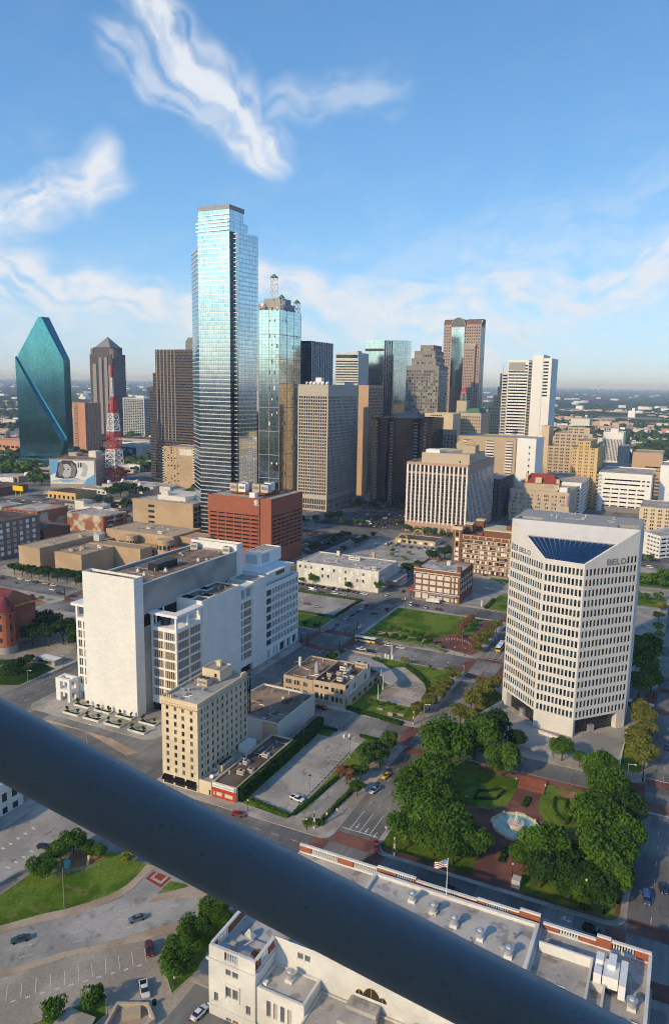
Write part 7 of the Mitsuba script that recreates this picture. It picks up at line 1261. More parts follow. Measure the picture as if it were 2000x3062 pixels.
# ---------------------------------------------------------------- vehicles
PAINT = dict(white=(.75, .75, .74), silver=(.42, .43, .44), black=(.015, .015, .017), navy=(.02, .03, .08), red=(.33, .03, .025), maroon=(.12, .015, .02), yellow=(.80, .48, .01), teal=(.03, .075, .085), slate=(.13, .17, .20), blue=(.04, .10, .30), grey=(.16, .16, .17), tan=(.36, .30, .22))
for c, v in PAINT.items(): mat('paint_' + c, v, .28, .15, .5, clearcoat=.5)
mat('car_glass', (.015, .018, .022), .08, 0, .7); dif('tyre', (.02, .02, .02)); dif('lamp_lens', (.65, .63, .58)); dif('tail_lens', (.35, .02, .02))
def _hull(*rows): m = M(); m.hull([(x, s * y, z) for x, y, z in rows for s in (-1, 1)]); return m.mesh()  # noqa
def car_parts(kind):
    P = []
    if kind == 'sedan': L, W = 4.75, .9; P += [('body', _hull((-2.35, .74, .35), (2.35, .72, .35), (-2.37, .8, .62), (2.38, .78, .60), (-2.25, .80, .92), (2.1, .80, .80), (-1.5, .9, .36), (1.5, .9, .36), (-1.6, .89, .88), (1.2, .89, .92))), ('greenhouse', _hull((-1.75, .72, .90), (1.15, .74, .90), (-1.15, .60, 1.40), (.35, .60, 1.42))), ('roof', _hull((-1.12, .60, 1.39), (.32, .60, 1.41), (-.95, .5, 1.46), (.2, .5, 1.47)))]
    elif kind == 'suv': L, W = 4.9, .96; P += [('body', _hull((-2.4, .8, .42), (2.42, .8, .42), (-2.45, .9, 1.05), (2.4, .86, .95), (-1.6, .96, .44), (1.6, .96, .44), (-2.3, .95, 1.12), (1.3, .95, 1.12))), ('greenhouse', _hull((-2.35, .86, 1.08), (1.45, .86, 1.10), (-2.1, .74, 1.72), (.65, .74, 1.74))), ('roof', _hull((-2.1, .74, 1.71), (.62, .74, 1.73), (-2.0, .66, 1.80), (.5, .66, 1.81)))]
    elif kind == 'pickup': L, W = 5.5, .98; P += [('body', _hull((-2.7, .84, .45), (2.7, .82, .45), (-2.72, .92, .95), (2.7, .88, .92), (-1.9, .98, .5), (1.9, .98, .5), (-2.6, .96, 1.0), (2.2, .94, 1.04))), ('cab', _hull((-.55, .88, 1.0), (1.45, .88, 1.04), (-.45, .74, 1.68), (.75, .74, 1.70))), ('roof', _hull((-.45, .74, 1.67), (.72, .74, 1.69), (-.38, .66, 1.76), (.6, .66, 1.77))), ('bed', M().box(-2.55, -.65, -.76, .76, .96, 1.012).mesh()), ('bed_rail', M().box(-2.68, -.6, .78, .94, .98, 1.14).box(-2.68, -.6, -.94, -.78, .98, 1.14).box(-2.72, -2.56, -.94, .94, .98, 1.14).mesh())]
    else: L, W = 5.4, .99; P += [('body', _hull((-2.65, .9, .42), (2.65, .8, .42), (-2.68, .98, .95), (2.66, .88, .9), (-2.6, .98, 1.2), (1.9, .94, 1.2), (2.2, .9, 1.1))), ('greenhouse', _hull((-2.62, .95, 1.16), (1.95, .92, 1.18), (-2.55, .84, 1.82), (1.05, .84, 1.86))), ('roof', _hull((-2.55, .85, 1.80), (1.05, .85, 1.84), (-2.45, .78, 2.0), (.9, .78, 2.02)))]
    wr = .33 if kind == 'sedan' else .38; wx = L * .31
    for sx in (-1, 1):
        for sy in (-1, 1): P.append(('wheel', M().tube((sx * wx, sy * (W - .2), wr), (sx * wx, sy * (W + .02), wr), wr, wr, 12).mesh()))
    for s in (-1, 1): P += [('headlight', M().box(L / 2 - .12, L / 2 + .005, s * W * .62 - .18, s * W * .62 + .18, .58, .76).mesh()), ('tail_light', M().box(-L / 2 - .01, -L / 2 + .1, s * W * .70 - .13, s * W * .70 + .13, .66, .9).mesh())]
    return P
CARS = {}
def car(x, y, deg, kind, col, label, group=None, z=.0, detail=True, name=None):
    names = dict(sedan='car', suv='sport_utility_car', pickup='pickup_truck', van='van')
    key = thing(name or names[kind], label, {'sedan': 'car', 'suv': 'car', 'pickup': 'pickup truck', 'van': 'van'}[kind], group); W = T().translate([x, y, z]).rotate([0, 0, 1], deg)
    if (kind, 0) not in CARS: CARS[kind, 0] = [(n, mikit.ply(m, 'm_tyre', 40)) for n, m in car_parts(kind)]
    for n, d in CARS[kind, 0]:
        if not detail and n not in ('body', 'greenhouse', 'roof', 'cab', 'bed'): continue
        b = {'greenhouse': 'car_glass', 'cab': 'car_glass', 'wheel': 'tyre', 'headlight': 'lamp_lens', 'tail_light': 'tail_lens', 'bed': 'dark'}.get(n, 'paint_' + col)
        scene[uid(key + '__' + n)] = {**d, 'to_world': W, 'bsdf': ref(b)}
    return key
FLEET = [(-112.5, 209.1, -9, 'pickup', 'white', 'white pickup truck alone in the half empty car park', Z1), (-125.6, 192.2, 8, 'sedan', 'red', 'red car parked at the kerb before the red cafe'), (-90.9, 226.9, -99, 'pickup', 'white', 'white pickup truck at the left kerb of the avenue beside the small car park'), (-90.9, 238.0, -98, 'sedan', 'yellow', 'yellow cab at the left kerb of the avenue'), (-77.6, 196.6, -66, 'pickup', 'red', 'red pickup truck turning at the brick crossing by the plaza corner'), (-12.5, 189.6, -6, 'suv', 'black', 'black car at the street corner behind the station'), (-.2, 209.6, -84, 'van', 'blue', 'blue and white van on the wide right street'), (3.8, 216.5, -78, 'sedan', 'navy', 'dark blue car on the wide right street near the blue van'), (1.7, 311.0, -85, 'sedan', 'navy', 'dark car far up the wide right street'),
         (-144.5, 118.9, -131, 'sedan', 'teal', 'dark green car on the ramp road, the left one of two'), (-122.9, 138.3, -127, 'sedan', 'slate', 'grey blue car on the ramp road, the right one of two'), (-112.6, 131.0, -45, 'suv', 'maroon', 'dark red car parked beside the island tree'), (-105.4, 120.5, -42, 'pickup', 'white', 'white pickup truck parked near the concrete pit'), (-89.9, 121.0, 83, 'sedan', 'white', 'white car at the red kerb under the station wall'), (-169.0, 149.9, 10, 'sedan', 'black', 'black car under the trees on the upper left car park'), (-115.2, 103.5, 60, 'sedan', 'blue', 'blue car half hidden behind the round tree, bottom left'),
         (-167.8, 429.8, -91, 'suv', 'red', 'red car driving on the avenue beside the garden lawn'), (-171.4, 418.7, 63, 'sedan', 'navy', 'dark blue car in the middle of the avenue beside the garden'), (-168.3, 389.9, -90, 'sedan', 'white', 'white car at the right kerb of the avenue by the garden corner'), (-157.5, 447.7, -75, 'suv', 'white', 'white car parked nose in across from the loft block, first from the left'), (-153.6, 447.5, -75, 'pickup', 'navy', 'dark blue truck parked nose in across from the loft block'), (-146.9, 446.6, -75, 'sedan', 'silver', 'silver car parked nose in across from the loft block'), (-137.5, 446.6, -12, 'pickup', 'maroon', 'dark red pickup truck parked across from the loft block'), (-178.8, 461.2, 65, 'sedan', 'white', 'white car crossing the junction by the white warehouse'), (-181.5, 476.0, -93, 'sedan', 'silver', 'silver car beside the white warehouse end wall'), (-172.9, 474.7, -93, 'sedan', 'black', 'black car waiting at the junction opposite the white warehouse'), (-194.4, 455.4, -1, 'pickup', 'white', 'white pickup truck leaving the row along the warehouse'),
         (-182.2, 431.5, -93, 'sedan', 'black', 'black car parked at the left kerb of the avenue, farthest of six'), (-182.2, 424.0, -93, 'sedan', 'silver', 'silver car parked at the left kerb of the avenue, second farthest of six'), (-182.2, 416.6, -93, 'sedan', 'black', 'black car parked at the left kerb of the avenue, third farthest of six'), (-182.2, 408.9, -93, 'sedan', 'navy', 'dark blue car parked at the left kerb of the avenue, fourth farthest of six'), (-182.2, 400.5, -93, 'sedan', 'silver', 'silver car parked at the left kerb of the avenue, fifth farthest of six'), (-182.2, 387.0, -90, 'sedan', 'navy', 'dark blue car parked at the left kerb of the avenue, nearest of six'), (-168.5, 340.4, -91, 'sedan', 'slate', 'grey blue car on the avenue beside the court annex'), (-181, 379, -90, 'sedan', 'blue', 'blue car waiting at the junction behind the court annex'),
         (-148.0, 368.6, 2, 'suv', 'maroon', 'dark red car behind the yellow bus'), (-141.5, 368.3, 2, 'sedan', 'white', 'white car second behind the yellow bus'), (-134.4, 368.1, 2, 'sedan', 'white', 'white car third behind the yellow bus'), (-152.6, 355.6, 6, 'pickup', 'white', 'white pickup truck beside the yellow bus'), (-146.5, 355.4, 4, 'sedan', 'black', 'dark car beside the underpass wall behind the white pickup truck'), (-133.2, 547.7, 6, 'sedan', 'blue', 'blue car parked before the banded brick block'), (-123.7, 531.8, 4, 'sedan', 'white', 'white car parked below the banded brick block, left one'), (-116.6, 531.9, -3, 'sedan', 'silver', 'silver car parked below the banded brick block, right one'), (-123.5, 510.2, 29, 'sedan', 'white', 'white car by the curved lawn beside the loft block'), (-119.3, 510.3, 29, 'sedan', 'silver', 'silver car by the curved lawn beside the loft block'),
         (-217.8, 416.0, -1, 'sedan', 'red', 'orange red car alone on the pale car park left of the avenue', Z1), (-209.1, 414.0, 20, 'sedan', 'silver', 'silver car alone on the pale car park left of the avenue', Z1), (-229.9, 447.6, 4, 'van', 'white', 'white van in front of the warehouse car row'), (-237.2, 447.0, 5, 'sedan', 'black', 'black car left of the white van'), (-222.5, 446.5, 5, 'sedan', 'black', 'black car right of the white van'), (-212.5, 446.8, 3, 'suv', 'white', 'white car parked by the long hedge, left of the silver one'), (-205.8, 446.7, -1, 'suv', 'silver', 'silver car parked by the long hedge, right of the white one'), (-138.4, 279.3, -5, 'suv', 'maroon', 'dark red car in the shade before the brick row'), (-166.8, 296, 90, 'sedan', 'black', 'black car at the kerb left of the brick row'), (-163.5, 188.5, 15, 'sedan', 'slate', 'grey car at the hotel corner beside the rail'), (-291, 365, 5, 'van', 'white', 'white van on the street behind the courthouse'), (-268, 310, 88, 'van', 'white', 'white van on the street beside the oak grove'),
         (-40, 462, 3, 'sedan', 'maroon', 'dark red car on the tan car park right of the granite tower'), (-28, 456, 3, 'sedan', 'red', 'red car on the tan car park right of the granite tower'), (-22, 640, 3, 'van', 'white', 'white van on the cross street far behind the granite tower'), (-60, 187, -5, 'sedan', 'slate', 'dark car behind the station parapet near the flag'), (-50, 187.4, -5, 'suv', 'black', 'black car behind the station parapet right of the flag')]
for f in FLEET: car(f[0], f[1], f[2], f[3], f[4], f[5], z=f[6] if len(f) > 6 else .005)
cols = ['black', 'silver', 'grey', 'maroon', 'white', 'navy', 'slate', 'tan']
for i in range(13): car(-247.5 + i * 4.05, 457.2 + (i % 3) * .3, 80 + RND.uniform(-6, 6), RND.choice(['sedan', 'sedan', 'suv']), ['silver', 'maroon', 'grey', 'black', 'grey', 'black', 'silver', 'maroon', 'white', 'black', 'black', 'maroon', 'navy'][i], f'car in the nose-in row along the white warehouse, {side(i, 13)} from the left', None, .005)
for i, (x, y, c) in enumerate(((-427, 370.5, 'white'), (-419.5, 370.5, 'white'), (-411, 370.2, 'black'), (-402, 370, 'silver'), (-394, 369.6, 'white'), (-441, 366, 'black'))): car(x, y, 2, 'sedan', c, f'{c} car parked under the tree row before the low tan complex, {side(i, 6)}', None, .005, False)
# distant car parks
rr = random.Random(4)
def park(n, xs, ys, lab, grp, ang, z, pal=('white', 'silver', 'white', 'black', 'grey', 'navy', 'red', 'slate')):
    seen = set()
    for _ in range(n * 6):
        if len(seen) >= n: break
        i, j = rr.randrange(len(xs)), rr.randrange(len(ys))
        if (i, j) in seen: continue
        seen.add((i, j)); car(xs[i], ys[j], ang + rr.choice((0, 180)), rr.choice(('sedan', 'sedan', 'suv', 'pickup')), rr.choice(pal), lab, grp, z, False)
park(26, [-343, -333, -323, -313, -303, -293], [549 + k * 4 for k in range(20)], 'car parked on the dark car park behind the red parking block', 'cars on the dark car park behind the red parking block', 0, Z1)
park(56, [-330 + k * 3.1 for k in range(21)], [688, 700, 712, 724, 736, 748, 760], 'car parked on the crowded dark car park below the grid tower', 'cars on the crowded car park below the grid tower', 90, .165)
park(15, [-242 + k * 3.6 for k in range(14)], [612, 618], 'car parked by the drive-in with the yellow arches', 'cars by the drive-in with the arches', 80, .15); park(26, [-735 + k * 9 for k in range(9)], [600, 612, 625, 640, 654, 668], 'car on the wide grey car park at the left', 'cars on the wide grey car park at the left', 10, .02); park(7, [-275, -271.5, -268, -264], [520 + k * 14 for k in range(12)], 'car driving on the long avenue past the red parking block', 'cars on the long avenue past the red parking block', 90, .02)
park(20, [-100 + k * 4 for k in range(16)], [872 - k * 6 for k in range(8)], 'car parked in the side streets by the white parking blocks', 'cars in the side streets by the white parking blocks', 0, .02); park(12, [5, 9, 13], [330 + k * 25 for k in range(14)], 'car far up the wide right street', 'cars far up the wide right street', 90, .02); park(12, [-470 + k * 12 for k in range(17)], [356, 361, 366], 'car on the street beyond the courthouse', 'cars on the street beyond the courthouse', 0, .02)
car(-312, 586, 10, 'sedan', 'red', 'bright red car on the dark car park behind the red parking block', None, Z1, False)


def bus(x, y, deg, col, label):
    k = thing('bus', label, 'bus'); W = T().translate([x, y, .01]).rotate([0, 0, 1], deg)
    def p(n, m, b): scene[uid(k + '__' + n)] = {**mikit.ply(m.mesh(), 'm_' + b), 'to_world': W}
    p('body', M().box(-6.1, 6.1, -1.27, 1.27, .35, 1.45), col); p('body', M().box(-6.0, 6.0, -1.2, 1.2, 1.45, 2.55), 'dark'); p('roof', M().box(-6.1, 6.1, -1.27, 1.27, 2.55, 3.0), 'paint_white'); p('roof_unit', M().box(-5, -1, -.9, .9, 3.0, 3.3).box(0.5, 3.5, -.8, .8, 3.0, 3.25), 'palegrey')
    for i in range(7): p('window', M().box(-5.7 + i * 1.65, -4.25 + i * 1.65, -1.28, -1.21, 1.5, 2.5), 'glass_blue'); p('window', M().box(-5.7 + i * 1.65, -4.25 + i * 1.65, 1.21, 1.28, 1.5, 2.5), 'glass_blue')
    p('windscreen', M().box(6.0, 6.08, -1.1, 1.1, 1.2, 2.6), 'car_glass'); p('stripe', M().box(-3.2, 2.6, -1.285, -1.272, .5, 1.3), 'paint_white')
    for sx in (-3.6, 3.7):
        for sy in (-1, 1): p('wheel', M().tube((sx, sy * 1.0, .48), (sx, sy * 1.3, .48), .48, .48, 12), 'tyre')
bus(-155.6, 368.6, 2, 'paint_yellow', 'yellow and white city bus crossing beside the garden'); bus(-85.5, 394, -90, 'paint_yellow', 'yellow and white bus on the avenue behind the street trees, nearer one'); bus(-84.5, 412, -90, 'paint_yellow', 'yellow and white bus on the avenue behind the street trees, farther one'); bus(-11, 347, -8, 'paint_blue', 'blue and yellow bus at the crossing right of the granite tower')
bus(-722, 676, 8, 'paint_yellow', 'yellow and white bus on the street below the poster building')
kt = thing('box_truck', 'white box truck parked before the loft block loading canopy', 'truck'); part(kt, 'box', M().box(-148.6, -141.6, 458.6, 461.0, .9, 3.6), 'paint_white'); part(kt, 'cab', M().box(-150.6, -148.7, 458.7, 460.9, .6, 2.4), 'paint_white'); part(kt, 'windscreen', M().box(-150.65, -150.0, 458.85, 460.75, 1.6, 2.35), 'car_glass')
for x in (-149.6, -143.4):
    for y in (458.6, 460.8): part(kt, 'wheel', M().tube((x, y, .45), (x, y + .25, .45), .45, .45, 12), 'tyre')

# ---------------------------------------------------------------- lamps, signals, signs
def lamp(x, y, h, label, kind='globe', group=None, d=(1, 0)):
    k = thing('street_lamp', label, 'street lamp', group)
    if kind == 'globe': part(k, 'post', M().tube((x, y, KERB), (x, y, h - .4), .10, .07).tube((x, y, KERB), (x, y, KERB + .7), .2, .14), 'dark_metal'); part(k, 'globe', M().ball((x, y, h - .15), .32), 'lamp_lens', True)
    elif kind == 'arm': part(k, 'post', M().tube((x, y, KERB), (x, y, h), .13, .09), 'galvanized'); part(k, 'arm', M().tube((x, y, h - .1), (x + 1.9 * d[0], y + 1.9 * d[1], h + .15), .06, .05, 6), 'galvanized'); part(k, 'lamp_head', M().obox((x + 2.2 * d[0], y + 2.2 * d[1]), d, 1.0, .45, h + .02, h + .26), 'lamp_lens')
    else: part(k, 'post', M().tube((x, y, KERB), (x, y, h), .12, .08), 'wood_pole'); part(k, 'lamp_head', M().box(x - .35, x + .35, y - .35, y + .35, h, h + .3), 'dark_metal'); part(k, 'foot', M().tube((x, y, KERB), (x, y, KERB + .6), .32, .32), 'kerb')
    return k
for x, y, h, kd, l in ((-101.5, 195.4, 4.0, 'globe', 'short black lamp with an amber globe at the car park street corner'), (-124.1, 195.8, 4.2, 'globe', 'short black lamp with a globe beside the red cafe'), (-109.4, 212.6, 8.4, 'box', 'tall dark lamp post on the right edge of the half empty car park'), (-108.7, 244.7, 7.8, 'box', 'tall dark lamp post at the back right of the half empty car park'), (-128.8, 244.5, 8.0, 'box', 'tall thin lamp post against the tall hedge'), (-98.0, 256.4, 8.6, 'box', 'pale lamp post among the trees at the back of the car park'), (-122.3, 353.0, 4.4, 'globe', 'black globe lamp at the kerb behind the canopy'), (-123.6, 373.6, 4.4, 'globe', 'black globe lamp at the garden kerb, middle one'), (-143.6, 374.2, 4.4, 'globe', 'black globe lamp at the garden kerb behind the white cars'), (-105.3, 373.2, 4.4, 'globe', 'black globe lamp at the kerb of the round brick place'), (-101.8, 349.6, 4.4, 'globe', 'black globe lamp at the near kerb of the bus street'), (-99.7, 373.3, 4.6, 'globe', 'black globe lamp near the crossing by the round brick place'), (-93.9, 289.6, 7.5, 'arm', 'tall grey lamp on the avenue sidewalk by the crescent trees'), (-141.4, 350, 4.4, 'globe', 'black globe lamp by the underpass wall'), (-161.3, 442.3, 5.0, 'globe', 'dark lamp at the far corner of the garden lawn'),
                     (-59.3, 233.0, 3.6, 'globe', 'black globe lamp at the left plaza lawn'), (-46.4, 252.6, 3.8, 'globe', 'black globe lamp left of the brick steps'), (-36.1, 252.8, 3.8, 'globe', 'black globe lamp right of the brick steps'), (-36.6, 202.7, 4.2, 'globe', 'black globe lamp near the near edge of the plaza'), (-15.5, 197.4, 9.4, 'globe', 'tall pole lamp with a white head at the near right of the plaza'), (-10.4, 273.0, 8.7, 'arm', 'tall dark lamp at the kerb before the right plaza corner'), (-143.1, 132.6, 12.7, 'wood', 'tall brown wooden pole beside the curved lawn'), (-100.0, 125.0, 2.6, 'globe', 'small white lamp on the island below the big trees'), (-105.6, 388.6, 10.0, 'wood', 'tall tan pole in the middle of the round brick place'), (-206, 206.6, 8.6, 'arm', 'tall dark street lamp on the traffic island before the courthouse'), (-166.6, 306, 8.0, 'arm', 'grey street lamp at the kerb before the courthouse side'), (-181, 454, 8, 'arm', 'grey street lamp at the warehouse junction'), (-268, 566, 8, 'globe', 'tall lamp on the long avenue, near one'), (-283, 640, 8, 'globe', 'tall lamp on the long avenue, far one'), (-238, 577, 9, 'arm', 'tall lamp in the pale car park'), (-214.8, 399.6, 8, 'arm', 'grey lamp post at the near edge of the pale car park'), (-758, 678, 16, 'arm', 'tall white curved lamp at the street below the poster'), (-275.6, 240, 6, 'arm', 'street lamp at the kerb of the wide left street, near one'), (-275.2, 262, 6, 'globe', 'street lamp at the kerb of the wide left street, far one'), (-300, 330, 8, 'arm', 'lamp above the oak grove')):
    lamp(x, y, h, l, 'box' if kd == 'wood' else kd) if kd != 'wood' else part(thing('pole', l, 'pole'), 'shaft', M().tube((x, y, .02), (x, y, h), .17, .10, 8), 'wood_pole')
def signal(x, y, h, label, dx=1, n=3):
    k = thing('traffic_signal', label, 'traffic signal'); part(k, 'post', M().tube((x, y, KERB), (x, y, h), .15, .11), 'dark_metal'); part(k, 'base', M().tube((x, y, KERB), (x, y, KERB + 1.1), .32, .26), 'dark_metal')
    for i in range(n): kh = part(k, 'signal_head', M().box(x - .24, x + .24, y - .5, y - .16, h - 1.5 - i * 1.9, h - .3 - i * 1.9), 'dark_metal'); part(kh, 'red_lens', M().tube((x, y - .52, h - .5 - i * 1.9), (x, y - .5, h - .5 - i * 1.9), .14, .14, 8), 'tail_lens')
for x, y, h, l in ((-163.4, 374.5, 9.0, 'tall black signal mast at the garden corner of the avenue'), (-186, 349, 6, 'black signal post at the annex corner, left one'), (-182.6, 350.4, 6.5, 'black signal post at the annex corner, right one'), (-163.2, 350.6, 5.5, 'black signal post at the near right corner of the annex junction'), (-187.2, 374, 6, 'black signal post at the far left corner of the annex junction'), (-5.4, 279.0, 6.5, 'black signal post with a red light beside the tower planting'), (-5.6, 352, 7, 'black signal post with red light far right of the granite tower'), (-162.9, 463, 5.2, 'dark signal post at the loft block corner'), (-362, 349, 8, 'black signal post at the far street corner behind the courthouse'), (-281, 548, 5, 'black signal post at the near corner of the long avenue')): signal(x, y, h, l)
for x, y, h, l in ((-99.6, 197.1, 6.3, 'beige sign pillar with a dark frame at the car park street corner'), (-71.3, 195.9, 6.2, 'beige sign pillar at the left corner of the plaza'), (-96.6, 283.3, 6.0, 'pale sign pillar at the crescent lawn corner'), (-93.6, 349.2, 4.4, 'grey sign pillar at the far corner of the crescent lawn')):
    k = thing('sign_pillar', l, 'sign pillar'); part(k, 'post', M().box(x - .28, x + .28, y - .22, y + .22, KERB, h), 'beige'); part(k, 'panel', M().box(x - .2, x + .2, y - .26, y - .224, 1.2, 2.6).box(x - .2, x + .2, y - .26, y - .224, h - 2.0, h - .5), 'dark_metal')
for x, y, l in ((-98.4, 203.8, 'left'), (-96.4, 207.5, 'middle'), (-78.0, 205.6, 'right')): k = thing('street_sign', f'small red and white street sign on the avenue sidewalk, {l} one', 'sign'); part(k, 'post', M().tube((x, y, KERB), (x, y, 2.4), .04), 'galvanized'); part(k, 'board', M().box(x - .3, x + .3, y - .05, y - .02, 1.7, 2.5), 'white'); part(k, 'red_panel', M().box(x - .22, x + .22, y - .08, y - .055, 2.1, 2.4), 'tail_lens')
k = thing('signal_pole', 'yellow signal pole at the corner of the loft block street', 'signal pole'); part(k, 'post', M().tube((-160.8, 446, KERB), (-160.8, 446, 5.4), .12), 'dark_metal'); part(k, 'head', M().box(-161.2, -160.4, 445.7, 446.2, 3.6, 5.6), 'ochre')
for x, y in ((-117.6, 258.6), (-115.9, 260.0)): k = thing('ticket_machine', f'white ticket machine at the car park exit, {"near" if y < 259 else "far"} one', 'ticket machine'); part(k, 'cabinet', M().box(x - .3, x + .3, y - .3, y + .3, Z1, 1.5), 'white'); part(k, 'post', M().box(x - .5, x + .5, y - .5, y + .5, Z1, .32), 'kerb')
k = thing('exit_island', 'raised pale island between the ticket machines', 'kerb'); part(k, 'slab', M().slab(rrect(-117.4, -116.0, 257.8, 261, .5), Z1 + .003, .26), 'kerb')
for i in range(14): a = .25 + i * .16; k = single('bollard', M().tube((-109.5 + 9.4 * math.cos(a), 391.5 - 5 + 9.4 * math.sin(a), Z2), (-109.5 + 9.4 * math.cos(a), 391.5 - 5 + 9.4 * math.sin(a), 1.2), .22, .18, 8), 'cream', 'pale stone bollard in the curve on the round brick place', 'bollard', 'bollards on the round brick place')
for i in range(6): single('bollard', M().tube((-108 + i * 1.3, 375.4, Z2), (-108 + i * 1.3, 375.4, 1.1), .2, .16, 8), 'cream', 'pale stone bollard in the short row at the kerb of the round brick place', 'bollard', 'bollards at the kerb of the brick place')
single('low_wall', M().slab(Point(-109.5, 396).buffer(8.5, quad_segs=12).difference(Point(-109.5, 396).buffer(8.0, quad_segs=12)).intersection(sbox(-119, 399, -100, 406)), Z2, .9), 'red_brick', 'curved low brick wall behind the round brick place', 'wall')
for x, y, l in ((-27.0, 233.6, 'black litter bin at the edge of the sunlit plaza lawn'), (-10.2, 198.2, 'black litter bin at the near right plaza corner'), (-7.4, 204.4, 'black box cabinet at the right plaza corner')): single('litter_bin', M().tube((x, y, Z1), (x, y, 1.3), .42, .45, 10), 'black', l, 'bin')
single('kiosk', M().box(-35.8, -33.4, 197.6, 200.2, Z1, 2.6), 'palegrey', 'small white kiosk under the dark trees at the near edge of the plaza', 'kiosk')
for i in range(3): k = thing('white_tank', f'{["left","middle","right"][i]} of three white upright tanks behind the canopy', 'tank'); part(k, 'body', M().tube((-136.6 + i * 2.0, 351.2 - (i % 2), 0), (-136.6 + i * 2.0, 351.2 - (i % 2), 2.2), .55, .55, 10), 'white')
single('marker_pylon', M().box(-133.2, -132.8, 350.7, 351.1, 0, 6.6), 'white', 'tall thin white marker pylon behind the canopy', 'pylon'); single('marker_pylon', M().box(-115.4, -114.8, 466.6, 467.2, 0, 4.6), 'white', 'white marker pylon at the entry beside the loft block', 'pylon')
single('underpass_wall', M().box(-160, -138, 350.0, 350.5, 0, 1.2).box(-160, -159.5, 343, 350, 0, 1.2), 'agg_concrete', 'grey parapet wall of the underpass behind the brick row', 'wall')
single('ground_sign', M().box(-109.6, -107.2, 286.3, 286.9, .2, 1.6), 'greystone', 'low stone sign at the corner of the crescent lawn', 'sign'); single('bench_planter', M().slab(rrect(-106.0, -102.8, 288.4, 289.8, .6), Z2, .7), 'greystone', 'raised oblong planter at the right end of the crescent car park', 'planter'); single('bench_planter', M().slab(rrect(-116.0, -113.2, 289.8, 291.0, .5), Z2, .7), 'greystone', 'raised oblong planter at the left end of the crescent car park', 'planter')
single('fence', M().tm(trimesh.util.concatenate([trimesh.creation.box(extents=(.06, .06, 1.5), transform=trimesh.transformations.translation_matrix((-156.6 + i * .75, 139.2 + i * .95, .75))) for i in range(13)])).tube((-156.6, 139.2, 1.45), (-147.6, 150.6, 1.45), .03).tube((-156.6, 139.2, .8), (-147.6, 150.6, .8), .03), 'galvanized', 'thin wire fence along the playground above the curved lawn', 'fence')
k = thing('play_frame', 'turquoise and yellow play frame under the playground trees', 'play frame'); part(k, 'tower', M().box(-156.4, -155.2, 145.6, 146.8, 0, 2.0).box(-156.6, -155.0, 145.4, 147, 2.0, 2.2), 'pool_blue'); part(k, 'slide', M().add([(-152.6, 151.2, 2.0), (-152.0, 151.5, 2.0), (-150.6, 149.4, .2), (-151.2, 149.1, .2)], [[0, 1, 2, 3]]), 'ochre'); sheet('bare_ground', Polygon([(-158, 142), (-150.5, 148), (-149.5, 155), (-160, 156)]), 'dirt', .03)
k = thing('concrete_pit', 'open concrete pit with a tan skip inside, bottom left', 'pit'); part(k, 'wall', M().slab(Polygon([(-108.1, 114.1), (-101.5, 117.3), (-97.2, 114.4), (-99.5, 107), (-106, 107)]).difference(Polygon([(-107.4, 113.7), (-101.5, 116.6), (-98.0, 114.2), (-100, 107.6), (-105.6, 107.6)])), 0, 1.5), 'beige'); single('skip', M().obox((-103.4, 113.6), (.78, .62), 4.2, 2.4, .1, 1.4), 'sand', 'tan skip standing in the concrete pit, bottom left', 'skip')
single('wheel_bin', M().tube((-100.9, 118.6, .02), (-100.9, 118.6, 1.1), .45, .5, 10), 'navy', 'dark blue round bin beside the concrete pit', 'bin'); single('white_shelter', M().add([(-118.5, 103.4, 1.6), (-116.7, 108.0, 1.6), (-109.2, 108.6, 1.6), (-107, 102, 1.6), (-116.6, 107.6, 1.3), (-109.3, 108.2, 1.3)], [[0, 1, 2, 3], [1, 4, 5, 2]]), 'concrete', 'flat pale slab roof at the bottom edge, left of the concrete pit', 'slab')
single('red_kerb', M().obox((-89.0, 124), (.35, .94), 12, .3, 0, .16), 'terracotta', 'red painted kerb under the station corner tower', 'kerb')
building('white_villa', 'white building with dark gridded windows cut by the rail at the left edge', rect(-215, -193.3, 136, 163.8), 12, 'white_paint', 'pale_roof', {1: ([(16.4, 18.4), (19.4, 21.4), (23.4, 25.6)], [(1.2, 3.4), (5.4, 8.4)])}, win=('glass_dark',), par=.6); single('loading_dock', M().box(-193.2, -190.6, 140, 167, 0, .9).box(-190.6, -188.2, 146, 163, 0, .5), 'agg_concrete', 'grey loading dock along the white building at the left edge', 'dock')
ka = thing('arches', 'pair of yellow arches over the drive-in at the pale car park', 'arch')
for (x0, y0, x1, y1, h_) in ((-234.4, 622, -224.8, 626, 9.5), (-229.4, 648, -218.4, 652, 9.5)):
    m = M(); pts = [(x0 + (x1 - x0) * (1 - math.cos(t)) / 2, y0 + (y1 - y0) * (1 - math.cos(t)) / 2, h_ * math.sin(t)) for t in np.linspace(0, math.pi, 15)]
    for a, b in zip(pts[:-1], pts[1:]): m.tube(a, b, .55, .55, 6)
    part(ka, 'arch', m, 'arch_yellow')
building('drive_in', 'low flat drive-in with white roof edge behind the yellow arches', rect(-238, -200, 628, 650), 4.6, 'beige', 'dark_roof', {0: (cells(7, 1, 37, .6), [(.8, 3)])}, win=('glass_dark', 'white'), par=.5)

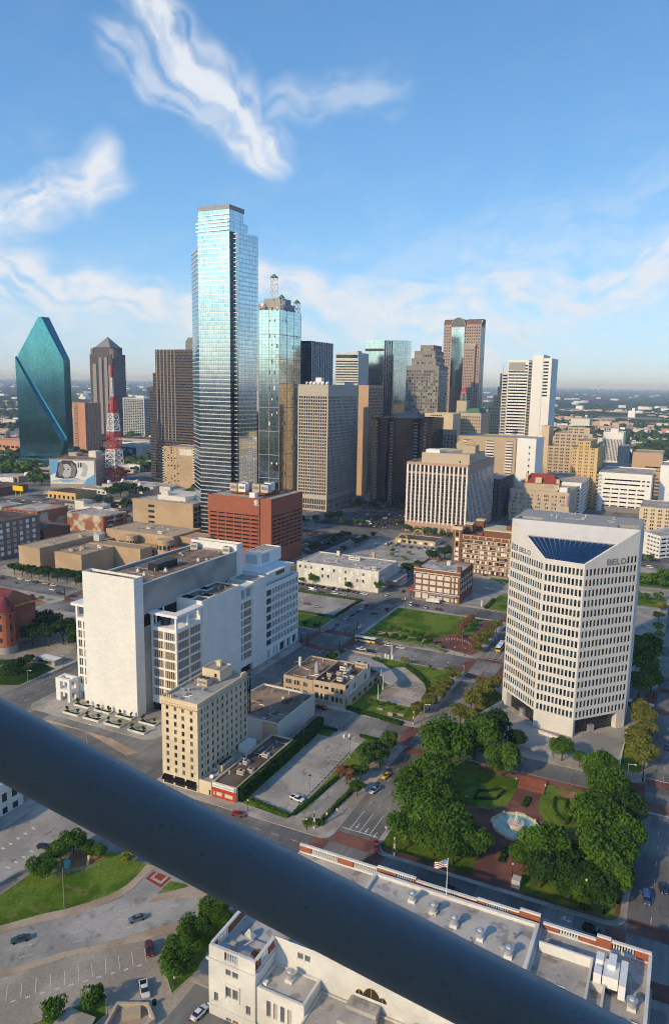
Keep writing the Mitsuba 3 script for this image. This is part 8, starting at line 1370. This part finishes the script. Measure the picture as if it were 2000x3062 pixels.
for kk, *a in (('hotel', -160, -152, 199, 217, 32.4, 6), ('annex', -145, -141, 199, 208, 4.7, 4), ('cafe', -139.5, -131, 199, 237, 5.0, 6), ('hall', -160, -139, 242, 271, 8.6, 7), ('courthouse', -230, -206, 242, 309, 57.0, 16), ('courthouse', -203, -191, 264, 292, 45.9, 6), ('court_annex', -212, -206, 318, 331, 38.4, 4), ('warehouse', -248, -190, 466, 498, 14.7, 16), ('loft_block', -160, -132, 468, 495, 20.2, 8), ('banded_block', -150, -92, 553, 573, 29.2, 8), ('brick_row', -160, -147, 288, 312, 8.6, 7), ('brick_row', -145, -131, 289, 312, 9.0, 8), ('station', -62, -24, 133, 161, 16.3, 9), ('station', -20, 1, 133, 150, 14.75, 7), ('station', -62, -36, 110, 122, 8.8, 8), ('parking_block', -343, -300, 488, 532, 54.1, 8), ('tan_block', -470, -403, 545, 598, 32.2, 10), ('jail_block', -451, -431, 394, 460, 18.0, 8), ('jail_block', -420, -396, 400, 431, 15.7, 6), ('jail_block', -428, -364, 464, 498, 21.5, 9), ('federal_block', -249, -240, 688, 785, 67.6, 5), ('office_tower', -55, -27, 330, 350, 86.2, 8), ('grid_tower', -401, -369, 745, 824, 140.6, 8), ('old_hotel', -170, -114, 832, 860, 33.6, 8), ('garage_001', -158, -110, 870, 955, 37, 8), ('brick_office', -40, 18, 815, 868, 23.7, 8), ('poster_building', -785, -735, 760, 805, 37.5, 6)): clutter(kk, *a)

# ---------------------------------------------------------------- people: one continuous body each
def person(x, y, deg, shirt, trousers, label, z=KERB, stride=.22):
    k = thing('person', label, 'person'); W = T().translate([x, y, z]).rotate([0, 0, 1], deg)
    J = dict(pel=(0, 0, .95, .13), chest=(0, 0, 1.34, .15), neck=(0, 0, 1.50, .06), head=(.01, 0, 1.64, .105), hl=(0, .09, .90, .095), hr=(0, -.09, .90, .095), kl=(stride * .55, .10, .50, .065), kr=(-stride * .3, -.10, .50, .065), al=(stride, .10, .09, .045), ar=(-stride, -.10, .12, .045), tl=(stride + .16, .10, .05, .04), tr=(-stride + .14, -.10, .05, .04), sl=(0, .20, 1.42, .065), sr=(0, -.20, 1.42, .065), el=(-.08, .25, 1.16, .045), er=(.06, -.25, 1.16, .045), wl=(-.02, .26, .92, .034), wr=(.16, -.26, .94, .034), nl=(0.0, .26, .83, .035), nr=(.2, -.26, .86, .035))
    import manifold3d as m3
    def bones(bs):
        out = None
        for a, b in bs:
            s = [m3.Manifold.sphere(J[q][3], 12).translate(list(J[q][:3])) for q in (a, b)]; h_ = m3.Manifold.batch_hull(s); out = h_ if out is None else out + h_
        return out
    body = bones([('pel', 'chest'), ('chest', 'neck'), ('neck', 'head'), ('pel', 'hl'), ('pel', 'hr'), ('hl', 'kl'), ('hr', 'kr'), ('kl', 'al'), ('kr', 'ar'), ('al', 'tl'), ('ar', 'tr'), ('chest', 'sl'), ('chest', 'sr'), ('sl', 'el'), ('sr', 'er'), ('el', 'wl'), ('er', 'wr'), ('wl', 'nl'), ('wr', 'nr')])
    def add(n, m, b): scene[uid(k + '__' + n)] = {**mikit.ply(m, 'm_' + b, 50), 'to_world': W}
    add('body', body, 'skin')
    g = dict(J)
    for q in J: J[q] = (*J[q][:3], J[q][3] + .014)
    add('shirt', bones([('pel', 'chest'), ('chest', 'sl'), ('chest', 'sr'), ('sl', 'el'), ('sr', 'er')]), shirt); add('trousers', bones([('pel', 'hl'), ('pel', 'hr'), ('hl', 'kl'), ('hr', 'kr'), ('kl', 'al'), ('kr', 'ar')]), trousers); add('shoe', bones([('al', 'tl')]), 'black'); add('shoe', bones([('ar', 'tr')]), 'black')
    add('hair', m3.Manifold.sphere(.112, 14).translate([-.02, 0, 1.67]), 'black')
person(-120.6, 264.6, 200, 'black', 'navy', 'person in dark clothes walking on the sidewalk at the car park exit'); person(-122.2, 263.9, 30, 'tower_red', 'tower_red', 'person in red walking on the sidewalk beside the one in dark clothes')
person(-101.6, 231.6, 90, 'ochre', 'tan', 'person in yellow at the end of the hedge beside the small car park')

# ---------------------------------------------------------------- the plain beyond: sprawl of low buildings, tree cover to the horizon
rg = np.random.default_rng(42)
def polar(r, a): return np.stack([r * (-np.sin(YAW - a)), r * np.cos(YAW - a)], -1)  # a: radians right of the view's heading
# tree cover as a bumpy canopy sheet
nr_, na_ = 230, 640
rr_ = 2300 * (40000 / 2300) ** (np.arange(nr_) / (nr_ - 1)); aa = np.radians(np.linspace(-34, 34, na_)); RR, AA = np.meshgrid(rr_, aa, indexing='ij'); XY = polar(RR, AA)
big = meshkit.fbm(np.stack([XY[..., 0] / 900, XY[..., 1] / 900, RR * 0], -1), 4, 2); sm = meshkit.fbm(np.stack([XY[..., 0] / 60, XY[..., 1] / 60, RR * 0], -1), 3, 5); bl = rg.random(RR.shape)
edge = np.clip((RR - 2300) / 3200, 0, 1); hill = np.clip((RR - 9000) / 24000, 0, 1) * (40 + 70 * meshkit.fbm(np.stack([XY[..., 0] / 6000, XY[..., 1] / 6000, RR * 0], -1), 3, 6))
cover = np.clip((big - .62 + .32 * edge) * 9, 0, 1)
Z = -4 + cover * (9 + 8 * sm + 3.5 * bl) + hill
col = np.array([.020, .050, .016]) + (np.array([.052, .085, .030]) - np.array([.020, .050, .016])) * (.5 * sm + .5 * bl)[..., None]
ii, jj = np.meshgrid(np.arange(nr_ - 1), np.arange(na_ - 1), indexing='ij'); q = ii * na_ + jj
fc = np.stack([q, q + na_, q + na_ + 1, q + 1], -1).reshape(-1, 4)
put('woodland', (np.concatenate([XY, Z[..., None]], -1).reshape(-1, 3), fc), 'leaf', color=col.reshape(-1, 3)); labels['woodland'] = {'label': 'wide green tree cover running from behind the city to the blue horizon', 'category': 'woodland', 'kind': 'stuff'}
# scattered tree clumps between the roofs
def clumps(n, r0, r1, seed, a0=-32, a1=32, size=(5, 13)):
    g = np.random.default_rng(seed); base = trimesh.creation.icosphere(1, 1.0); bv, bf = base.vertices, base.faces; vs, fs, cs_, k = [], [], [], 0
    while k < n:
        r = math.sqrt(g.uniform(r0 ** 2, r1 ** 2)); a = math.radians(g.uniform(a0, a1)); x, y = polar(r, a)
        if meshkit.fbm(np.array([x / 260, y / 260, 7.]), 3, 9) < .46 or blocked(x, y, 8): continue
        s = g.uniform(*size); v = bv * (1 + .35 * g.normal(size=(len(bv), 1))) * [s, s, s * .75] + [x, y, s * .5]; vs.append(v); fs.append(bf + k * len(bv)); t = g.random((len(bv), 1)); cs_.append(np.array([.018, .045, .012]) + t * np.array([.045, .065, .02])); k += 1
    return (np.vstack(vs), np.vstack(fs)), np.vstack(cs_)
KEEP = [(-330, -180, 1110, 1310), (-1440, -1300, 1470, 1660), (-1120, -1070, 1100, 1170), (-1040, -900, 900, 1000), (-810, -690, 715, 850), (-1240, -1120, 990, 1050), (-760, -590, 780, 930), (-540, -440, 760, 1100), (-440, -250, 600, 1200), (-260, -90, 640, 1260), (-170, -90, 1000, 1620), (-110, 60, 560, 1170), (-980, -880, 1040, 1250), (-1190, -1060, 1290, 1370)]
def blocked(x, y, m=0):
    return any(a - m < x < b + m and c - m < y < d + m for a, b, c, d in KEEP) or (x > -330 and y < 800) or (x > -640 and y < 560) or (-860 < x < -590 and y < 740)
mesh, colr = clumps(1500, 700, 2600, 3); put('tree_clumps', mesh, 'leaf', True, color=colr); labels['tree_clumps'] = {'label': 'dark green clumps of trees between the low roofs beyond the towers', 'category': 'trees', 'kind': 'stuff'}
mesh, colr = clumps(1500, 2400, 5600, 4, size=(7, 16)); put('tree_clumps_001', mesh, 'leaf', True, color=colr); labels['tree_clumps_001'] = {'label': 'far green clumps of trees in the sprawl below the horizon', 'category': 'trees', 'kind': 'stuff'}
# low buildings
WALL = ['white', 'offwhite', 'cream', 'beige', 'sand', 'palegrey', 'greystone', 'peach', 'salmon', 'terracotta2', 'white', 'offwhite']
rest = {}; n_ind = 0; tot = 0
while tot < 3000:
    u_ = rg.random(); r = 640 + (5200 - 640) * u_ ** 1.25; a = math.radians(rg.uniform(-31, 31)); x, y = polar(r, a)
    dens = meshkit.fbm(np.array([x / 500, y / 500, 3.]), 3, 12)
    if blocked(x, y, 14) or dens < .35 + .1 * (r > 3200): continue
    L, W, h_ = rg.uniform(9, 40) * (1.0 if r < 2500 else 1.2), rg.uniform(8, 24) * (1.0 if r < 2500 else 1.2), rg.choice([4, 5, 6, 7, 9, 12, 16], p=[.2, .25, .2, .15, .1, .07, .03])
    th = (0 if x > -700 else .35) + (0 if rg.random() < .8 else rg.uniform(-.4, .4)); u = (math.cos(th), math.sin(th)); w, rf = WALL[rg.integers(len(WALL))], ['pale_roof', 'white', 'palegrey', 'greystone', 'sand', 'midgrey', 'offwhite'][rg.integers(7)]
    tot += 1
    if n_ind < 290 and r < 2400:
        n_ind += 1; k = thing('low_house', 'small low flat roofed building in the sprawl beyond the towers', 'building', 'low buildings in the sprawl beyond the towers')
        part(k, 'wall', M().obox((x, y), u, L, W, -.2, h_), w); part(k, 'roof', M().obox((x, y), u, L - .8, W - .8, h_, h_ + .25), rf)
        part(k, 'window_row', M().obox((x, y), u, L * .86, W + .2, h_ * .35, h_ * .65), 'glass_dark')
        if rg.random() < .5: part(k, 'roof_unit', M().obox((x + L * .15 * u[0], y + L * .15 * u[1]), u, L * .15 + 1, 3, h_ + .25, h_ + 2), 'offwhite')
    else:
        rest.setdefault(w, M()).obox((x, y), u, L, W, -.2, h_ + (1.5 if r > 3000 else 0)); rest.setdefault(rf, M()).obox((x, y), u, L - 1, W - 1, h_, h_ + .3 + (1.5 if r > 3000 else 0))
labels['far_houses'] = {'label': 'countless tiny far roofs and walls between the trees below the horizon', 'category': 'buildings', 'kind': 'stuff'}
for i, (b, m) in enumerate(rest.items()): put(f'far_houses__{i + 1:03d}', m, b)
fm = M()
for i in range(260):
    r = rg.uniform(5200, 16000); a = math.radians(rg.uniform(-30, 30)); x, y = polar(r, a); hz = np.interp(r, [9000, 33000], [0, 60]); fm.obox((x, y), (math.cos(i), math.sin(i)), rg.uniform(30, 130), rg.uniform(20, 60), 0, hz + rg.uniform(16, 30))
put('horizon_buildings', fm, 'white'); labels['horizon_buildings'] = {'label': 'scattered tiny white buildings standing out of the far woods', 'category': 'buildings', 'kind': 'stuff'}
for i, (r, a, L, h_) in enumerate(((3050, 15.6, 26, 40), (4100, 21.5, 34, 34), (2600, 20.8, 40, 14), (9000, 10.6, 60, 60), (5200, -17.5, 50, 30))):
    x, y = polar(r, math.radians(a)); k = thing('far_block', f'{["white stepped block in the low roofs at the right", "round topped white block in the far right woods", "white long roofed hall right of the striped white block", "white tower on the far horizon", "white block in the far woods left of the pyramid tower"][i]}', 'building'); part(k, 'wall', M().obox((x, y), (1, 0), L, 24, 0, h_), 'white'); part(k, 'upper', M().obox((x + L * .2, y), (1, 0), L * .4, 18, h_, h_ * 1.4), 'white')
for i, (r, a, h_) in enumerate(((4400, 8.6, 110), (4600, 10.2, 100), (3400, 4.0, 80))): x, y = polar(r, math.radians(a)); part(thing('far_mast', f'{["left","middle","right"][2 - i]} thin grey mast standing in the far woods', 'mast'), 'shaft', M().tube((x, y, 0), (x, y, h_), 1.0, .5, 5), 'palegrey')

# ---------------------------------------------------------------- the rail in front of the viewer, and the deck that shades it
def deck_point(px, py, depth):
    return EYE + FWD * depth + RIGHT * (px - 1000) / 2222.1 * depth - UP * (py - 1531) / 2222.1 * depth
RA, RB = np.array(deck_point(-900, 1712, .60)), np.array(deck_point(2300, 3400, .515))
kr = thing('hand_rail', 'thick dark steel hand rail crossing the view from left to lower right', 'rail')
m = M(); NS = 40; mid = (RA + RB) / 2; side_ = np.cross((RB - RA) / np.linalg.norm(RB - RA), FWD); side_ /= np.linalg.norm(side_)
for i in range(NS):
    t0, t1 = i / NS, (i + 1) / NS; b0, b1 = -.006 * (1 - (2 * t0 - 1) ** 2), -.006 * (1 - (2 * t1 - 1) ** 2); m.tube(RA + (RB - RA) * t0 + side_ * b0, RA + (RB - RA) * t1 + side_ * b1, .0262, .0262, 48)
part(kr, 'tube', m, 'rail_paint', 35)
kd = thing('viewing_deck', 'round viewing deck with floor, roof and core behind the viewer', 'viewing deck')
cx, cy = _f0[0] * -13.0, _f0[1] * -13.0
part(kd, 'floor', M().tube((cx, cy, DECK - 2.0), (cx, cy, DECK - 1.65), 13.2, 13.2, 64), 'greystone'); part(kd, 'core', M().tube((cx, cy, DECK - 1.65), (cx, cy, DECK + 3.0), 9.6, 9.6, 48), 'greystone'); part(kd, 'roof', M().tube((cx, cy, DECK + 2.4), (cx, cy, DECK + 3.0), 12.4, 12.4, 64), 'greystone'); part(kd, 'shaft', M().tube((cx, cy, 0), (cx, cy, DECK - 2.0), 5, 5, 24), 'greystone')
for s in (-1, 1):
    a = RA if s < 0 else RB; part(kr, 'post', M().tube(a, np.array([a[0], a[1], DECK - 1.65]), .02, .02, 10), 'rail_paint')
# ---------------------------------------------------------------- air
scene['haze'] = {'type': 'cube', 'to_world': T().translate([0, 0, 164]).scale([41000, 41000, 166]), 'bsdf': {'type': 'null'}, 'interior': {'type': 'ref', 'id': 'air'}}
labels['haze'] = {'label': 'thin blue haze over the whole city and plain', 'category': 'haze', 'kind': 'stuff'}
